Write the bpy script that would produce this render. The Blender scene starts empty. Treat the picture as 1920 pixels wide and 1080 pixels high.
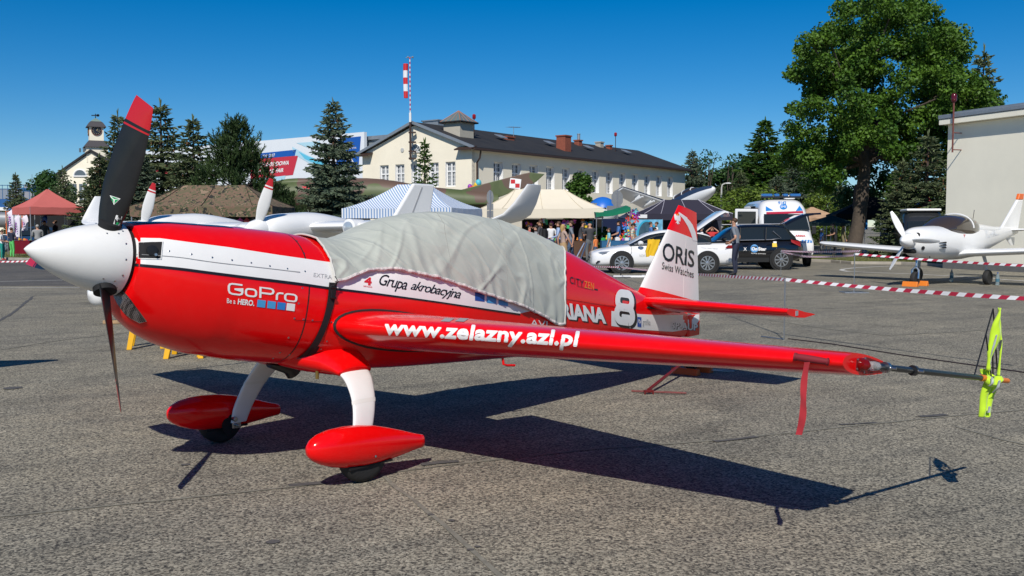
import bpy, bmesh, math, random
import numpy as np
from mathutils import Vector, Matrix, noise
from mathutils.bvhtree import BVHTree
random.seed(7)
scene = bpy.context.scene
C = scene.collection
rad = math.radians
# ---------------------------------------------------------------- camera
F, V0, CAM_H = 1800.0, 424.0, 1.55          # focal length and horizon row in pixels of the 1920 px photograph
PITCH = math.atan((540 - V0) / F)
cam_data = bpy.data.cameras.new('camera')
cam_data.sensor_width = 36; cam_data.lens = F / 1920 * 36
cam_data.clip_start = 0.1; cam_data.clip_end = 3000
cam = bpy.data.objects.new('camera', cam_data); C.objects.link(cam)
cam.location = (0, 0, CAM_H); cam.rotation_euler = (math.pi / 2 - PITCH, 0, 0)
scene.camera = cam
# ---------------------------------------------------------------- light
SUN = Vector((.16, 1.03, -1.0)).normalized()  # direction the sunlight travels
sun_el = math.asin(-SUN.z)
sun_az = math.atan2(-SUN.x, -SUN.y)           # clockwise from +Y
world = bpy.data.worlds.new('World'); scene.world = world; world.use_nodes = True
wn = world.node_tree; wn.nodes.clear()
sky = wn.nodes.new('ShaderNodeTexSky'); sky.sky_type = 'NISHITA'; sky.sun_disc = False
sky.sun_elevation = sun_el; sky.sun_rotation = sun_az
sky.altitude = 1500; sky.air_density = 1.0; sky.dust_density = 0.0; sky.ozone_density = 6.0
bg = wn.nodes.new('ShaderNodeBackground'); bg.inputs[1].default_value = 0.075
wo = wn.nodes.new('ShaderNodeOutputWorld')
hs = wn.nodes.new('ShaderNodeHueSaturation'); hs.inputs['Saturation'].default_value = 1.38; hs.inputs['Value'].default_value = 1.2
wn.links.new(sky.outputs[0], hs.inputs['Color']); wn.links.new(hs.outputs[0], bg.inputs[0]); wn.links.new(bg.outputs[0], wo.inputs[0])
sl = bpy.data.lights.new('sun', 'SUN'); sl.energy = 4.8; sl.angle = rad(0.53); sl.color = (1, .95, .87)
so = bpy.data.objects.new('sun', sl); C.objects.link(so)
so.rotation_euler = SUN.to_track_quat('-Z', 'Y').to_euler(); so.location = (-5, -20, 30)
vs = scene.view_settings; vs.view_transform = 'Standard'; vs.look = 'None'; vs.exposure = -0.08; vs.gamma = 1
scene.cycles.use_denoising = True; scene.cycles.use_adaptive_sampling = False
scene.cycles.max_bounces = 6; scene.cycles.transparent_max_bounces = 8
scene.cycles.sample_clamp_indirect = 6
# ---------------------------------------------------------------- pixel -> place
_c, _s = math.cos(PITCH), math.sin(PITCH)
CAM = Vector((0, 0, CAM_H))
def ray(u, v):
    x = (u - 960) / F; y = -(v - 540) / F
    return Vector((x, _c + y * _s, -_s + y * _c))
def G(u, v, z=0.0):                            # point of a level surface at height z
    r = ray(u, v); return CAM + r * ((z - CAM_H) / r.z)
def AT(u, v, d):                               # point at d metres in front of the camera
    r = ray(u, v); return CAM + r * (d / r.y)
def DG(v): return G(960, v).y
# ---------------------------------------------------------------- materials
MATS = {}
def mat(name, col, rough=.5, metal=0, coat=0, var=0, vscale=6, bump=0, bscale=40, spec=.5, trans=0, alpha=1, sheen=0, emit=None, ior=1.45):
    if name in MATS: return MATS[name]
    m = bpy.data.materials.new(name); m.use_nodes = True; MATS[name] = m
    nt = m.node_tree; b = nt.nodes['Principled BSDF']; I = b.inputs
    I['Base Color'].default_value = (*col, 1); I['Roughness'].default_value = rough; I['Metallic'].default_value = metal
    I['Coat Weight'].default_value = coat; I['Coat Roughness'].default_value = .04
    I['Specular IOR Level'].default_value = spec; I['Transmission Weight'].default_value = trans; I['Alpha'].default_value = alpha
    I['IOR'].default_value = ior
    if sheen: I['Sheen Weight'].default_value = sheen
    if var or bump:
        tc = nt.nodes.new('ShaderNodeTexCoord')
    if var:
        n = nt.nodes.new('ShaderNodeTexNoise'); n.inputs['Scale'].default_value = vscale; n.inputs['Detail'].default_value = 6
        n.inputs['Roughness'].default_value = .65
        nt.links.new(tc.outputs['Object'], n.inputs['Vector'])
        r = nt.nodes.new('ShaderNodeMapRange'); r.inputs[1].default_value = .25; r.inputs[2].default_value = .75
        r.inputs[3].default_value = 1 - var; r.inputs[4].default_value = 1 + var
        nt.links.new(n.outputs[0], r.inputs[0])
        h = nt.nodes.new('ShaderNodeMix'); h.data_type = 'RGBA'; h.blend_type = 'MULTIPLY'; h.inputs[0].default_value = 1
        h.inputs[6].default_value = (*col, 1); nt.links.new(r.outputs[0], h.inputs[7]); nt.links.new(h.outputs[2], I['Base Color'])
        r2 = nt.nodes.new('ShaderNodeMapRange'); r2.inputs[1].default_value = .3; r2.inputs[2].default_value = .7
        r2.inputs[3].default_value = max(.02, rough - var * .4); r2.inputs[4].default_value = min(1, rough + var * .4)
        nt.links.new(n.outputs[0], r2.inputs[0]); nt.links.new(r2.outputs[0], I['Roughness'])
    if bump:
        n2 = nt.nodes.new('ShaderNodeTexNoise'); n2.inputs['Scale'].default_value = bscale; n2.inputs['Detail'].default_value = 5
        nt.links.new(tc.outputs['Object'], n2.inputs['Vector'])
        bp = nt.nodes.new('ShaderNodeBump'); bp.inputs['Strength'].default_value = bump; bp.inputs['Distance'].default_value = .02
        nt.links.new(n2.outputs[0], bp.inputs['Height']); nt.links.new(bp.outputs[0], I['Normal'])
    if emit: I['Emission Color'].default_value = (*emit, 1); I['Emission Strength'].default_value = 1
    return m
class NT:                                       # tiny node helper
    def __init__(s, name):
        s.m = bpy.data.materials.new(name); s.m.use_nodes = True; MATS[name] = s.m
        s.t = s.m.node_tree; s.b = s.t.nodes['Principled BSDF']; s.tc = s.t.nodes.new('ShaderNodeTexCoord')
    def n(s, typ, ins=None, **kw):
        nd = s.t.nodes.new('ShaderNode' + typ)
        for k, v in kw.items(): setattr(nd, k, v)
        for k, v in (ins or {}).items():
            if hasattr(v, 'is_linked') or isinstance(v, bpy.types.NodeSocket): s.t.links.new(v, nd.inputs[k])
            else: nd.inputs[k].default_value = v
        return nd
    def noise(s, scale, detail=4, rough=.6, vec=None):
        return s.n('TexNoise', {'Vector': vec or s.tc.outputs['Object'], 'Scale': scale, 'Detail': detail, 'Roughness': rough}).outputs[0]
    def ramp(s, fac, stops, interp='LINEAR'):
        r = s.n('ValToRGB', {0: fac}); cr = r.color_ramp; cr.interpolation = interp
        while len(cr.elements) < len(stops): cr.elements.new(1)
        for e, (p, c) in zip(cr.elements, stops): e.position = p; e.color = (*c, 1)
        return r.outputs[0]
    def mix(s, fac, a, b, blend='MIX'):
        nd = s.t.nodes.new('ShaderNodeMix'); nd.data_type = 'RGBA'; nd.blend_type = blend
        for i, v in ((0, fac), (6, a), (7, b)):
            if isinstance(v, bpy.types.NodeSocket): s.t.links.new(v, nd.inputs[i])
            elif i: nd.inputs[i].default_value = (*v, 1)
            else: nd.inputs[i].default_value = v
        return nd.outputs[2]
    def math(s, op, a, b=0.0):
        nd = s.t.nodes.new('ShaderNodeMath'); nd.operation = op
        for i, v in ((0, a), (1, b)):
            if isinstance(v, bpy.types.NodeSocket): s.t.links.new(v, nd.inputs[i])
            else: nd.inputs[i].default_value = v
        return nd.outputs[0]
    def set(s, key, v):
        if isinstance(v, bpy.types.NodeSocket): s.t.links.new(v, s.b.inputs[key])
        else: s.b.inputs[key].default_value = v
    def bump(s, h, strength=.3, dist=.02):
        b = s.n('Bump', {'Height': h, 'Strength': strength, 'Distance': dist}); s.set('Normal', b.outputs[0])
# ---------------------------------------------------------------- mesh building
def interp(xs, ys, x):                          # monotone-ish cubic through points
    xs = list(xs); ys = list(ys); n = len(xs)
    if x <= xs[0]: return ys[0]
    if x >= xs[-1]: return ys[-1]
    i = max(j for j in range(n - 1) if xs[j] <= x)
    def slope(j):
        if j == 0: return (ys[1] - ys[0]) / (xs[1] - xs[0])
        if j == n - 1: return (ys[-1] - ys[-2]) / (xs[-1] - xs[-2])
        a = (ys[j] - ys[j-1]) / (xs[j] - xs[j-1]); b = (ys[j+1] - ys[j]) / (xs[j+1] - xs[j])
        return 0 if a * b <= 0 else 2 * a * b / (a + b)
    h = xs[i+1] - xs[i]; t = (x - xs[i]) / h; m0, m1 = slope(i) * h, slope(i+1) * h
    return (2*t**3 - 3*t*t + 1) * ys[i] + (t**3 - 2*t*t + t) * m0 + (-2*t**3 + 3*t*t) * ys[i+1] + (t**3 - t*t) * m1
class MB:
    def __init__(s): s.v = []; s.f = []; s.m = []
    def add(s, vs_, fs, mi=0):
        o = len(s.v); s.v += [tuple(p) for p in vs_]
        for f in fs: s.f.append(tuple(i + o for i in f)); s.m.append(mi)
        return s
    def box(s, c, d, rz=0, mi=0, rx=0, ry=0, taper=1.0):
        M = Matrix.Translation(c) @ Matrix.Rotation(rz, 4, 'Z') @ Matrix.Rotation(ry, 4, 'Y') @ Matrix.Rotation(rx, 4, 'X')
        x, y, z = d[0]/2, d[1]/2, d[2]/2
        vs_ = [M @ Vector((sx*x*(taper if sz > 0 else 1), sy*y*(taper if sz > 0 else 1), sz*z)) for sz in (-1, 1) for sx, sy in ((-1,-1),(1,-1),(1,1),(-1,1))]
        return s.add(vs_, [(3,2,1,0),(4,5,6,7),(0,1,5,4),(1,2,6,5),(2,3,7,6),(3,0,4,7)], mi)
    def loft(s, rings, closed=True, cap0=True, cap1=True, mi=0, mif=None):
        o = len(s.v); n = len(rings[0])
        for r in rings: s.v += [tuple(p) for p in r]
        for i in range(len(rings) - 1):
            for j in range(n if closed else n - 1):
                a = o + i*n + j; b = o + i*n + (j+1) % n
                s.f.append((a, b, b + n, a + n)); s.m.append(mif(i, j) if mif else mi)
        if closed and cap0: s.f.append(tuple(o + j for j in reversed(range(n)))); s.m.append(mif(0, 0) if mif else mi)
        if closed and cap1: s.f.append(tuple(o + (len(rings)-1)*n + j for j in range(n))); s.m.append(mif(len(rings)-2, 0) if mif else mi)
        return s
    def tube(s, pts, r, n=8, mi=0, cap=True):
        pts = [Vector(p) for p in pts]; rr = r if hasattr(r, '__len__') else [r] * len(pts); rings = []
        up = Vector((0, 0, 1)); prev = None
        for i, p in enumerate(pts):
            d = (pts[min(i+1, len(pts)-1)] - pts[max(i-1, 0)]).normalized()
            if prev is None:
                a = d.cross(up if abs(d.z) < .9 else Vector((1, 0, 0))).normalized()
            else:
                a = prev - d * prev.dot(d); a = a.normalized() if a.length > 1e-6 else d.orthogonal().normalized()
            prev = a; b = d.cross(a)
            rings.append([p + (a * math.cos(t) + b * math.sin(t)) * rr[i] for t in [2*math.pi*k/n for k in range(n)]])
        return s.loft(rings, cap0=cap, cap1=cap, mi=mi)
    def lathe(s, prof, origin=(0,0,0), axis=(0,0,1), n=24, mi=0, caps=True):
        ax = Vector(axis).normalized(); a = ax.orthogonal().normalized(); b = ax.cross(a); o = Vector(origin)
        rings = [[o + ax * h + (a * math.cos(t) + b * math.sin(t)) * max(r, 1e-4) for t in [2*math.pi*k/n for k in range(n)]] for r, h in prof]
        return s.loft(rings, cap0=caps, cap1=caps, mi=mi)
    def prism(s, poly, vec, mi=0):               # closed polygon extruded along vec
        n = len(poly); vec = Vector(vec); p0 = [Vector(p) for p in poly]
        return s.add(p0 + [p + vec for p in p0], [tuple(reversed(range(n))), tuple(range(n, 2*n))] + [(i, (i+1) % n, n + (i+1) % n, n + i) for i in range(n)], mi)
    def sphere(s, c, r, n=12, mi=0):
        r = r if hasattr(r, '__len__') else (r, r, r); m = max(6, n // 2 + 1); rings = []
        for i in range(m):
            t = math.pi * (i + .02 * (i == 0) - .02 * (i == m-1)) / (m - 1)
            rings.append([Vector((c[0] + r[0]*math.sin(t)*math.cos(q), c[1] + r[1]*math.sin(t)*math.sin(q), c[2] - r[2]*math.cos(t))) for q in [2*math.pi*k/n for k in range(n)]])
        return s.loft(rings, mi=mi)
    def mesh(s, name):
        me = bpy.data.meshes.new(name); me.from_pydata(s.v, [], s.f); return me
    def build(s, name, mats, parent=None, smooth=False, bevel=0, auto=35, fix=True, seg=2):
        me = s.mesh(name)
        for m in (mats if isinstance(mats, (list, tuple)) else [mats]): me.materials.append(m)
        if len(me.polygons): me.polygons.foreach_set('material_index', s.m)
        if fix:
            bm = bmesh.new(); bm.from_mesh(me); bmesh.ops.recalc_face_normals(bm, faces=bm.faces); bm.to_mesh(me); bm.free()
        if smooth:
            me.polygons.foreach_set('use_smooth', [True] * len(me.polygons))
            if auto: me.set_sharp_from_angle(angle=rad(auto))
        me.update()
        o = bpy.data.objects.new(name, me); C.objects.link(o)
        if parent: o.parent = parent
        if bevel:
            bv = o.modifiers.new('bevel', 'BEVEL'); bv.width = bevel; bv.segments = seg; bv.limit_method = 'ANGLE'; bv.angle_limit = rad(30)
        return o
def tag(o, label, cat, group=None, kind=None):
    if label: o['label'] = label
    if cat: o['category'] = cat
    if group: o['group'] = group
    if kind: o['kind'] = kind
    return o
def thing(name, label, cat, loc=(0,0,0), rz=0, group=None):
    o = bpy.data.objects.new(name, None); C.objects.link(o); o.empty_display_size = .3
    o.location = loc; o.rotation_euler = (0, 0, rz)
    return tag(o, label, cat, group)
def structure(o): o['kind'] = 'structure'; return o
def mw(o):                                       # world matrix without a depsgraph update
    m = Matrix.LocRotScale(o.location, o.rotation_euler, o.scale)
    return mw(o.parent) @ m if o.parent else m
def copy_tree(o, parent=None):
    c = o.copy(); C.objects.link(c)
    if parent: c.parent = parent
    for ch in list(o.children): copy_tree(ch, c)
    return c
# ---------------------------------------------------------------- print laid on surfaces
class Surf:
    def __init__(s, *objs):
        vs_, fs = [], []
        for o in objs:
            M = mw(o); k = len(vs_)
            vs_ += [M @ v.co for v in o.data.vertices]; fs += [tuple(i + k for i in p.vertices) for p in o.data.polygons]
        s.b = BVHTree.FromPolygons(vs_, fs)
    def hit(s, u, v, off=.003):
        d = ray(u, v).normalized(); h, n, i, t = s.b.ray_cast(CAM, d)
        if h is None:
            return None
        if n.dot(d) > 0: n = -n
        return h + n * off
    def near(s, p, off=.003):
        h, n, i, t = s.b.find_nearest(p); return h + n * off
_fontcache = {}
def text_2d(txt, bold=0.0, shear=0.0, spacing=1.0):
    cu = bpy.data.curves.new('t', 'FONT'); cu.body = txt; cu.offset = bold; cu.shear = shear; cu.space_character = spacing
    cu.resolution_u = 3; cu.align_x = 'LEFT'
    o = bpy.data.objects.new('t', cu); C.objects.link(o)
    dg = bpy.context.evaluated_depsgraph_get(); dg.update()
    me = bpy.data.meshes.new_from_object(o.evaluated_get(dg))
    v = [tuple(p.co[:2]) for p in me.vertices]; f = [tuple(p.vertices) for p in me.polygons]
    bpy.data.objects.remove(o); bpy.data.curves.remove(cu); bpy.data.meshes.remove(me)
    x0 = min(p[0] for p in v); x1 = max(p[0] for p in v); y0 = min(p[1] for p in v); y1 = max(p[1] for p in v)
    return [((x-x0)/(x1-x0), (y-y0)/(y1-y0)) for x, y in v], f
def cut_grid(bm, step):
    for ax in (0, 1):
        cs = [v.co[ax] for v in bm.verts]
        if not cs: return
        k = math.floor(min(cs) / step) + 1
        while k * step < max(cs):
            co = [0, 0, 0]; no = [0, 0, 0]; co[ax] = k * step; no[ax] = 1
            bmesh.ops.bisect_plane(bm, geom=bm.verts[:] + bm.edges[:] + bm.faces[:], dist=1e-4, plane_co=co, plane_no=no)
            k += 1
def lay(name, v2, f2, surf, mat_, parent, off=.003, step=10):
    """v2 in photograph pixels: laid on the surface that those pixels show."""
    me = bpy.data.meshes.new(name); me.from_pydata([(x, y, 0) for x, y in v2], [], f2)
    bm = bmesh.new(); bm.from_mesh(me); cut_grid(bm, step)
    Mi = mw(parent).inverted(); dead = []
    for v in bm.verts:
        p = surf.hit(v.co.x, v.co.y, off)
        if p is None: dead.append(v)
        else: v.co = Mi @ p
    if dead: bmesh.ops.delete(bm, geom=dead, context='VERTS')
    bm.normal_update()
    bm.to_mesh(me); bm.free(); me.materials.append(mat_)
    me.polygons.foreach_set('use_smooth', [True] * len(me.polygons))
    o = bpy.data.objects.new(name, me); C.objects.link(o); o.parent = parent
    return o
def lay_poly(name, pts, surf, mat_, parent, off=.003, step=10):
    return lay(name, pts, [tuple(range(len(pts)))], surf, mat_, parent, off, step)
def lay_band(name, a, b, surf, mat_, parent, off=.003, step=12, n=40):   # strip between two pixel polylines
    def res(pl, n):
        L = [0]
        for p, q in zip(pl, pl[1:]): L.append(L[-1] + math.hypot(q[0]-p[0], q[1]-p[1]))
        return [(interp(L, [p[0] for p in pl], t), interp(L, [p[1] for p in pl], t)) for t in [L[-1]*k/n for k in range(n+1)]]
    A, B = res(a, n), res(b, n)
    return lay(name, A + B, [(i, i+1, n+2+i, n+1+i) for i in range(n)], surf, mat_, parent, off, step)
def lay_text(name, txt, quad, surf, mat_, parent, bold=0, shear=0, off=.0035, step=10, spacing=1.0):
    """quad: pixel corners top-left, top-right, bottom-right, bottom-left"""
    v, f = text_2d(txt, bold, shear, spacing); tl, tr, br, bl = quad
    def bil(x, y): return tuple(bl[i]*(1-x)*(1-y) + br[i]*x*(1-y) + tl[i]*(1-x)*y + tr[i]*x*y for i in (0, 1))
    return lay(name, [bil(*p) for p in v], f, surf, mat_, parent, off, step)
def flat_text(name, txt, origin, ex, ey, mat_, parent, bold=0, shear=0, spacing=1.0):
    """flat lettering: unit text box spanned by vectors ex (width) and ey (height), in the parent's frame"""
    v, f = text_2d(txt, bold, shear, spacing); o = Vector(origin); ex = Vector(ex); ey = Vector(ey)
    return MB().add([o + ex*x + ey*y for x, y in v], f).build(name, mat_, parent, fix=False)
# ================================================================ the ground
def ground_mat(name, light, dark, stone, scale, tint=(.9, 1.1)):
    t = NT(name)
    v = t.n('TexVoronoi', {'Vector': t.tc.outputs['Object'], 'Scale': scale})
    cell = t.n('SeparateColor', {0: v.outputs['Color']}).outputs[0]
    col = t.ramp(cell, [(0, dark), (.28, dark), (.45, stone), (.75, light), (1, tuple(min(1, c*1.35) for c in light))])
    n1 = t.noise(scale * .45, 3); col = t.mix(.38, col, t.ramp(n1, [(.35, dark), (.6, light)]))
    big = t.noise(.35, 6, .7); col = t.mix(1, col, t.ramp(big, [(.3, (.70, .71, .73)), (.7, (1.14, 1.11, 1.05))]), 'MULTIPLY')
    n3 = t.noise(2.2, 5, .7); col = t.mix(1, col, t.ramp(n3, [(.3, (.84, .84, .84)), (.65, (1.08, 1.08, 1.08))]), 'MULTIPLY')
    mp = t.n('Mapping', {'Vector': t.tc.outputs['Object'], 'Rotation': (0, 0, rad(28)), 'Scale': (2.6, .35, 1)}, vector_type='TEXTURE'); st = t.noise(1.0, 5, .65, mp.outputs[0])
    col = t.mix(1, col, t.ramp(st, [(.34, (.76, .77, .78)), (.5, (.97, .97, .96)), (.7, (1.06, 1.05, 1.02))]), 'MULTIPLY')
    bl = t.noise(.9, 4, .55); col = t.mix(1, col, t.ramp(bl, [(.3, (.74, .74, .74)), (.4, (.95, .95, .94)), (.7, (1.02, 1.02, 1))]), 'MULTIPLY')
    t.set('Base Color', col); t.set('Roughness', .85); t.set('Specular IOR Level', .3)
    t.bump(t.math('ADD', n1, cell), .35, .004)
    return t.m
M_APRON = ground_mat('apron_concrete', (.40, .37, .30), (.028, .028, .028), (.205, .188, .152), 92)
M_ROAD = ground_mat('asphalt', (.17, .16, .15), (.06, .058, .056), (.115, .108, .102), 60)
M_JOINT = mat('joint_filler', (.19, .18, .145), .9, var=.35, vscale=14)
M_TAR = mat('tar_patch', (.085, .082, .078), .8, var=.3, vscale=20)
M_LINE = mat('road_paint', (.5, .49, .46), .8, var=.25, vscale=5)
gr = MB().add([(-900, -60, 0), (900, -60, 0), (900, 1500, 0), (-900, 1500, 0)], [(0, 1, 2, 3)]).build('ground', M_APRON, fix=False)
structure(gr)
def sheet(name, pts, z, m, parent=None):
    return MB().add([(p[0], p[1], z) for p in pts], [tuple(range(len(pts)))]).build(name, m, parent, fix=False)
def joint(name, pix, w, m=M_JOINT, z=.004, rough=.3):
    pts = [G(*p) for p in pix]; P = []
    for a, b in zip(pts, pts[1:]):
        n = max(2, int((b - a).length / .12))
        P += [a.lerp(b, k / n) for k in range(n)]
    P.append(pts[-1]); L, R = [], []
    for i, p in enumerate(P):
        d = (P[min(i+1, len(P)-1)] - P[max(i-1, 0)]).normalized(); nrm = Vector((-d.y, d.x, 0))
        q = noise.noise(p * 3.1) * w * rough * 1.6 ; ww = w * (1 + rough * 1.3 * noise.noise(p * 5.3 + Vector((9, 3, 1))))
        L.append(p + nrm * (q + ww/2)); R.append(p + nrm * (q - ww/2))
    n = len(P)
    return MB().add([(p.x, p.y, z) for p in L + R], [(i, n+i, n+i+1, i+1) for i in range(n-1)]).build(name, m, gr, fix=False)
joint('joint_seam', [(-60, 975), (300, 940), (560, 912), (690, 893), (860, 870)], .025)
joint('joint_seam', [(860, 870), (1120, 842), (1350, 826), (1480, 812), (1620, 797), (1760, 783), (1960, 765)], .03)
joint('joint_seam', [(712, 890), (790, 950), (850, 1000), (960, 1100)], .028)
joint('joint_seam', [(565, 715), (640, 780), (712, 890)], .02)
joint('joint_seam', [(1790, 800), (1880, 825), (1990, 850)], .03, MATS['joint_filler'])
joint('joint_seam', [(-20, 612), (20, 590), (62, 556)], .06, M_TAR)
joint('joint_seam', [(1310, 546), (1420, 540), (1520, 536), (1640, 528)], .07)
joint('joint_seam', [(1600, 569), (1760, 560), (1950, 548)], .06)
joint('joint_seam', [(1440, 600), (1560, 618), (1660, 629), (1800, 622), (1960, 610)], .05)
joint('joint_seam', [(-20, 660), (100, 640), (230, 625), (420, 612)], .03)
for a, b, w in [((540, 911), (610, 903), .05), ((1340, 829), (1420, 820), .05), ((1575, 797), (1640, 792), .04), ((790, 873), (860, 866), .06), ((1720, 781), (1770, 777), .07)]:
    joint('tar_smear', [a, b], w, M_TAR, .006, .6)
for i, (u, v, r) in enumerate([(512, 1017, .035), (846, 977, .02), (895, 1026, .016), (882, 1032, .018), (808, 966, .02), (24, 728, .09), (348, 872, .03)]):
    p = G(u, v); k = 14
    sheet('oil_spot', [(p.x + r*math.cos(t)*(1+.3*noise.noise(Vector((t, i, 2)))), p.y + r*math.sin(t)*(.9+.3*noise.noise(Vector((t, i, 5))))) for t in [2*math.pi*q/k for q in range(k)]], .005, M_TAR, gr)
# the darker road beyond the apron
rd = sheet('road', [(-140, 25.6), (-40, 25.3), (-14, 24.9), (-8, 24.6), (-6, 25.5), (-4, 29), (-2, 34), (0, 46), (-140, 46)], .004, M_ROAD); structure(rd)
for i, (a, b) in enumerate([((-30, 529), (190, 524)), ((-30, 541), (420, 537))]):
    A, B = G(*a), G(*b); sheet('lane_line', [(A.x, A.y - .06), (B.x, B.y - .06), (B.x, B.y + .06), (A.x, A.y + .06)], .008, M_LINE, rd)
def paint(pix, w):
    o = joint('painted_line', pix, w, M_LINE, .009, .06); o.parent = rd; return o
paint([(1680, 499), (1640, 500.5), (1604, 502.5), (1581, 505), (1577, 507), (1590, 509.5), (1640, 511.5), (1720, 514.5), (1800, 519), (1960, 530)], .17)
paint([(1135, 521), (1180, 521.5), (1210, 522)], .12)
paint([(1860, 506), (1960, 509)], .1)
# ================================================================ the red aerobatic plane
def paint_mat(name, col, rough=.16, dust=.05):
    t = NT(name); n = t.noise(1.7, 6, .7); n2 = t.noise(26, 4, .7)
    c = t.mix(1, col, t.ramp(n, [(.3, (.93, .93, .93)), (.7, (1.04, 1.04, 1.04))]), 'MULTIPLY')
    c = t.mix(t.math('MULTIPLY', t.ramp(n2, [(.5, (0, 0, 0)), (.75, (1, 1, 1))]), dust), c, (.5, .45, .4))
    t.set('Base Color', c); t.set('Roughness', t.math('ADD', t.math('MULTIPLY', n2, .14), rough - .05))
    t.set('Coat Weight', .22); t.set('Coat Roughness', .05); t.set('Specular IOR Level', .3)
    return t.m
RED = paint_mat('red_paint', (.84, .003, .004), .16, .01); WHITE = paint_mat('white_paint', (.78, .77, .74), .22)
DECALW = mat('white_vinyl', (.8, .79, .77), .3, var=.04); DECALK = mat('black_vinyl', (.012, .012, .014), .3)
BLUE1 = mat('light_blue_vinyl', (.06, .32, .62), .3); BLUE2 = mat('mid_blue_vinyl', (.02, .2, .55), .3); BLUE3 = mat('dark_blue_vinyl', (.012, .07, .34), .3)
REDV = mat('red_vinyl', (.6, .02, .03), .35); ORANGEV = mat('orange_vinyl', (.75, .2, .02), .4); GREYV = mat('grey_vinyl', (.32, .32, .33), .4)
RUBBER = mat('rubber', (.018, .018, .018), .75, var=.2, bump=.2); STEEL = mat('steel', (.45, .45, .46), .3, 1, var=.1); DARK = mat('dark_inside', (.008, .008, .009), .8)
BLACKC = mat('black_composite', (.012, .012, .013), .38, var=.15, vscale=9, coat=.25)
ALU = mat('aluminium', (.62, .62, .63), .35, 1, var=.08)
P = thing('aerobatic_plane', 'red and white aerobatic plane with black propeller and grey cover over its canopy', 'airplane', (-1.505, 6.298, 0), math.atan2(.744, .669))
PM = mw(P); PMi = PM.inverted()
KX = [-1.14, -1.05, -.9, -.7, -.45, -.1, .3, .8, 1.3, 1.9, 2.4, 2.94, 3.5, 4.08, 4.55, 4.95]
TOP = [1.57, 1.575, 1.575, 1.565, 1.545, 1.51, 1.45, 1.60, 1.645, 1.60, 1.49, 1.325, 1.12, .915, .79, .72]
BOT = [1.14, 1.015, .90, .81, .735, .67, .60, .545, .515, .485, .46, .435, .42, .405, .40, .40]
HW = [.215, .265, .325, .375, .41, .43, .44, .445, .44, .395, .35, .29, .225, .15, .085, .035]
ZW = [1.36, 1.33, 1.28, 1.22, 1.16, 1.08, 1.02, .98, .95, .91, .87, .82, .75, .68, .60, .56]
def fus(sx, q):
    k = lambda A: interp(KX, A, sx)
    top, bot, hw, zw = k(TOP), k(BOT), k(HW), k(ZW)
    nu = 2.05 + .25 * max(0, min(1, (0 - sx) / 1)); nl = interp([-1.14, -.5, .5, 3, 5], [2.0, 2.35, 2.9, 2.6, 2.2], sx)
    c, s_ = math.cos(q), math.sin(q)
    n = nu if c >= 0 else nl
    y = hw * math.copysign(abs(s_) ** (2/n), s_)
    z = zw + ((top - zw) if c >= 0 else (zw - bot)) * math.copysign(abs(c) ** (2/n), c)
    tilt = .17 * max(0, min(1, (3.2 - sx) / 2.5))
    zm = (top + bot) / 2 if sx > -.6 else 1.36
    if .2 < sx < 2.4: zm = 1.0
    return Vector((sx + (z - zm) * tilt, -y, z))    # q from top towards the port side
NQ = 64
QS = [2*math.pi*k/NQ for k in range(NQ)]
def fus_part(name, xs, m, cap0=False, cap1=False, parent=P):
    return MB().loft([[fus(x, q) for q in QS] for x in xs], cap0=cap0, cap1=cap1).build(name, m, parent, smooth=True, auto=50)
lin = lambda a, b, n: [a + (b-a)*k/n for k in range(n+1)]
cowl = fus_part('cowling', [-1.10 + .012*0] + lin(-1.08, -.9, 8) + lin(-.87, -.115, 18), RED, cap0=True)
seamr = fus_part('cowl_gap', [-.116, -.106], DARK)
fuse = fus_part('fuselage', lin(-.108, 4.95, 70), RED, cap1=True)
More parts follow.
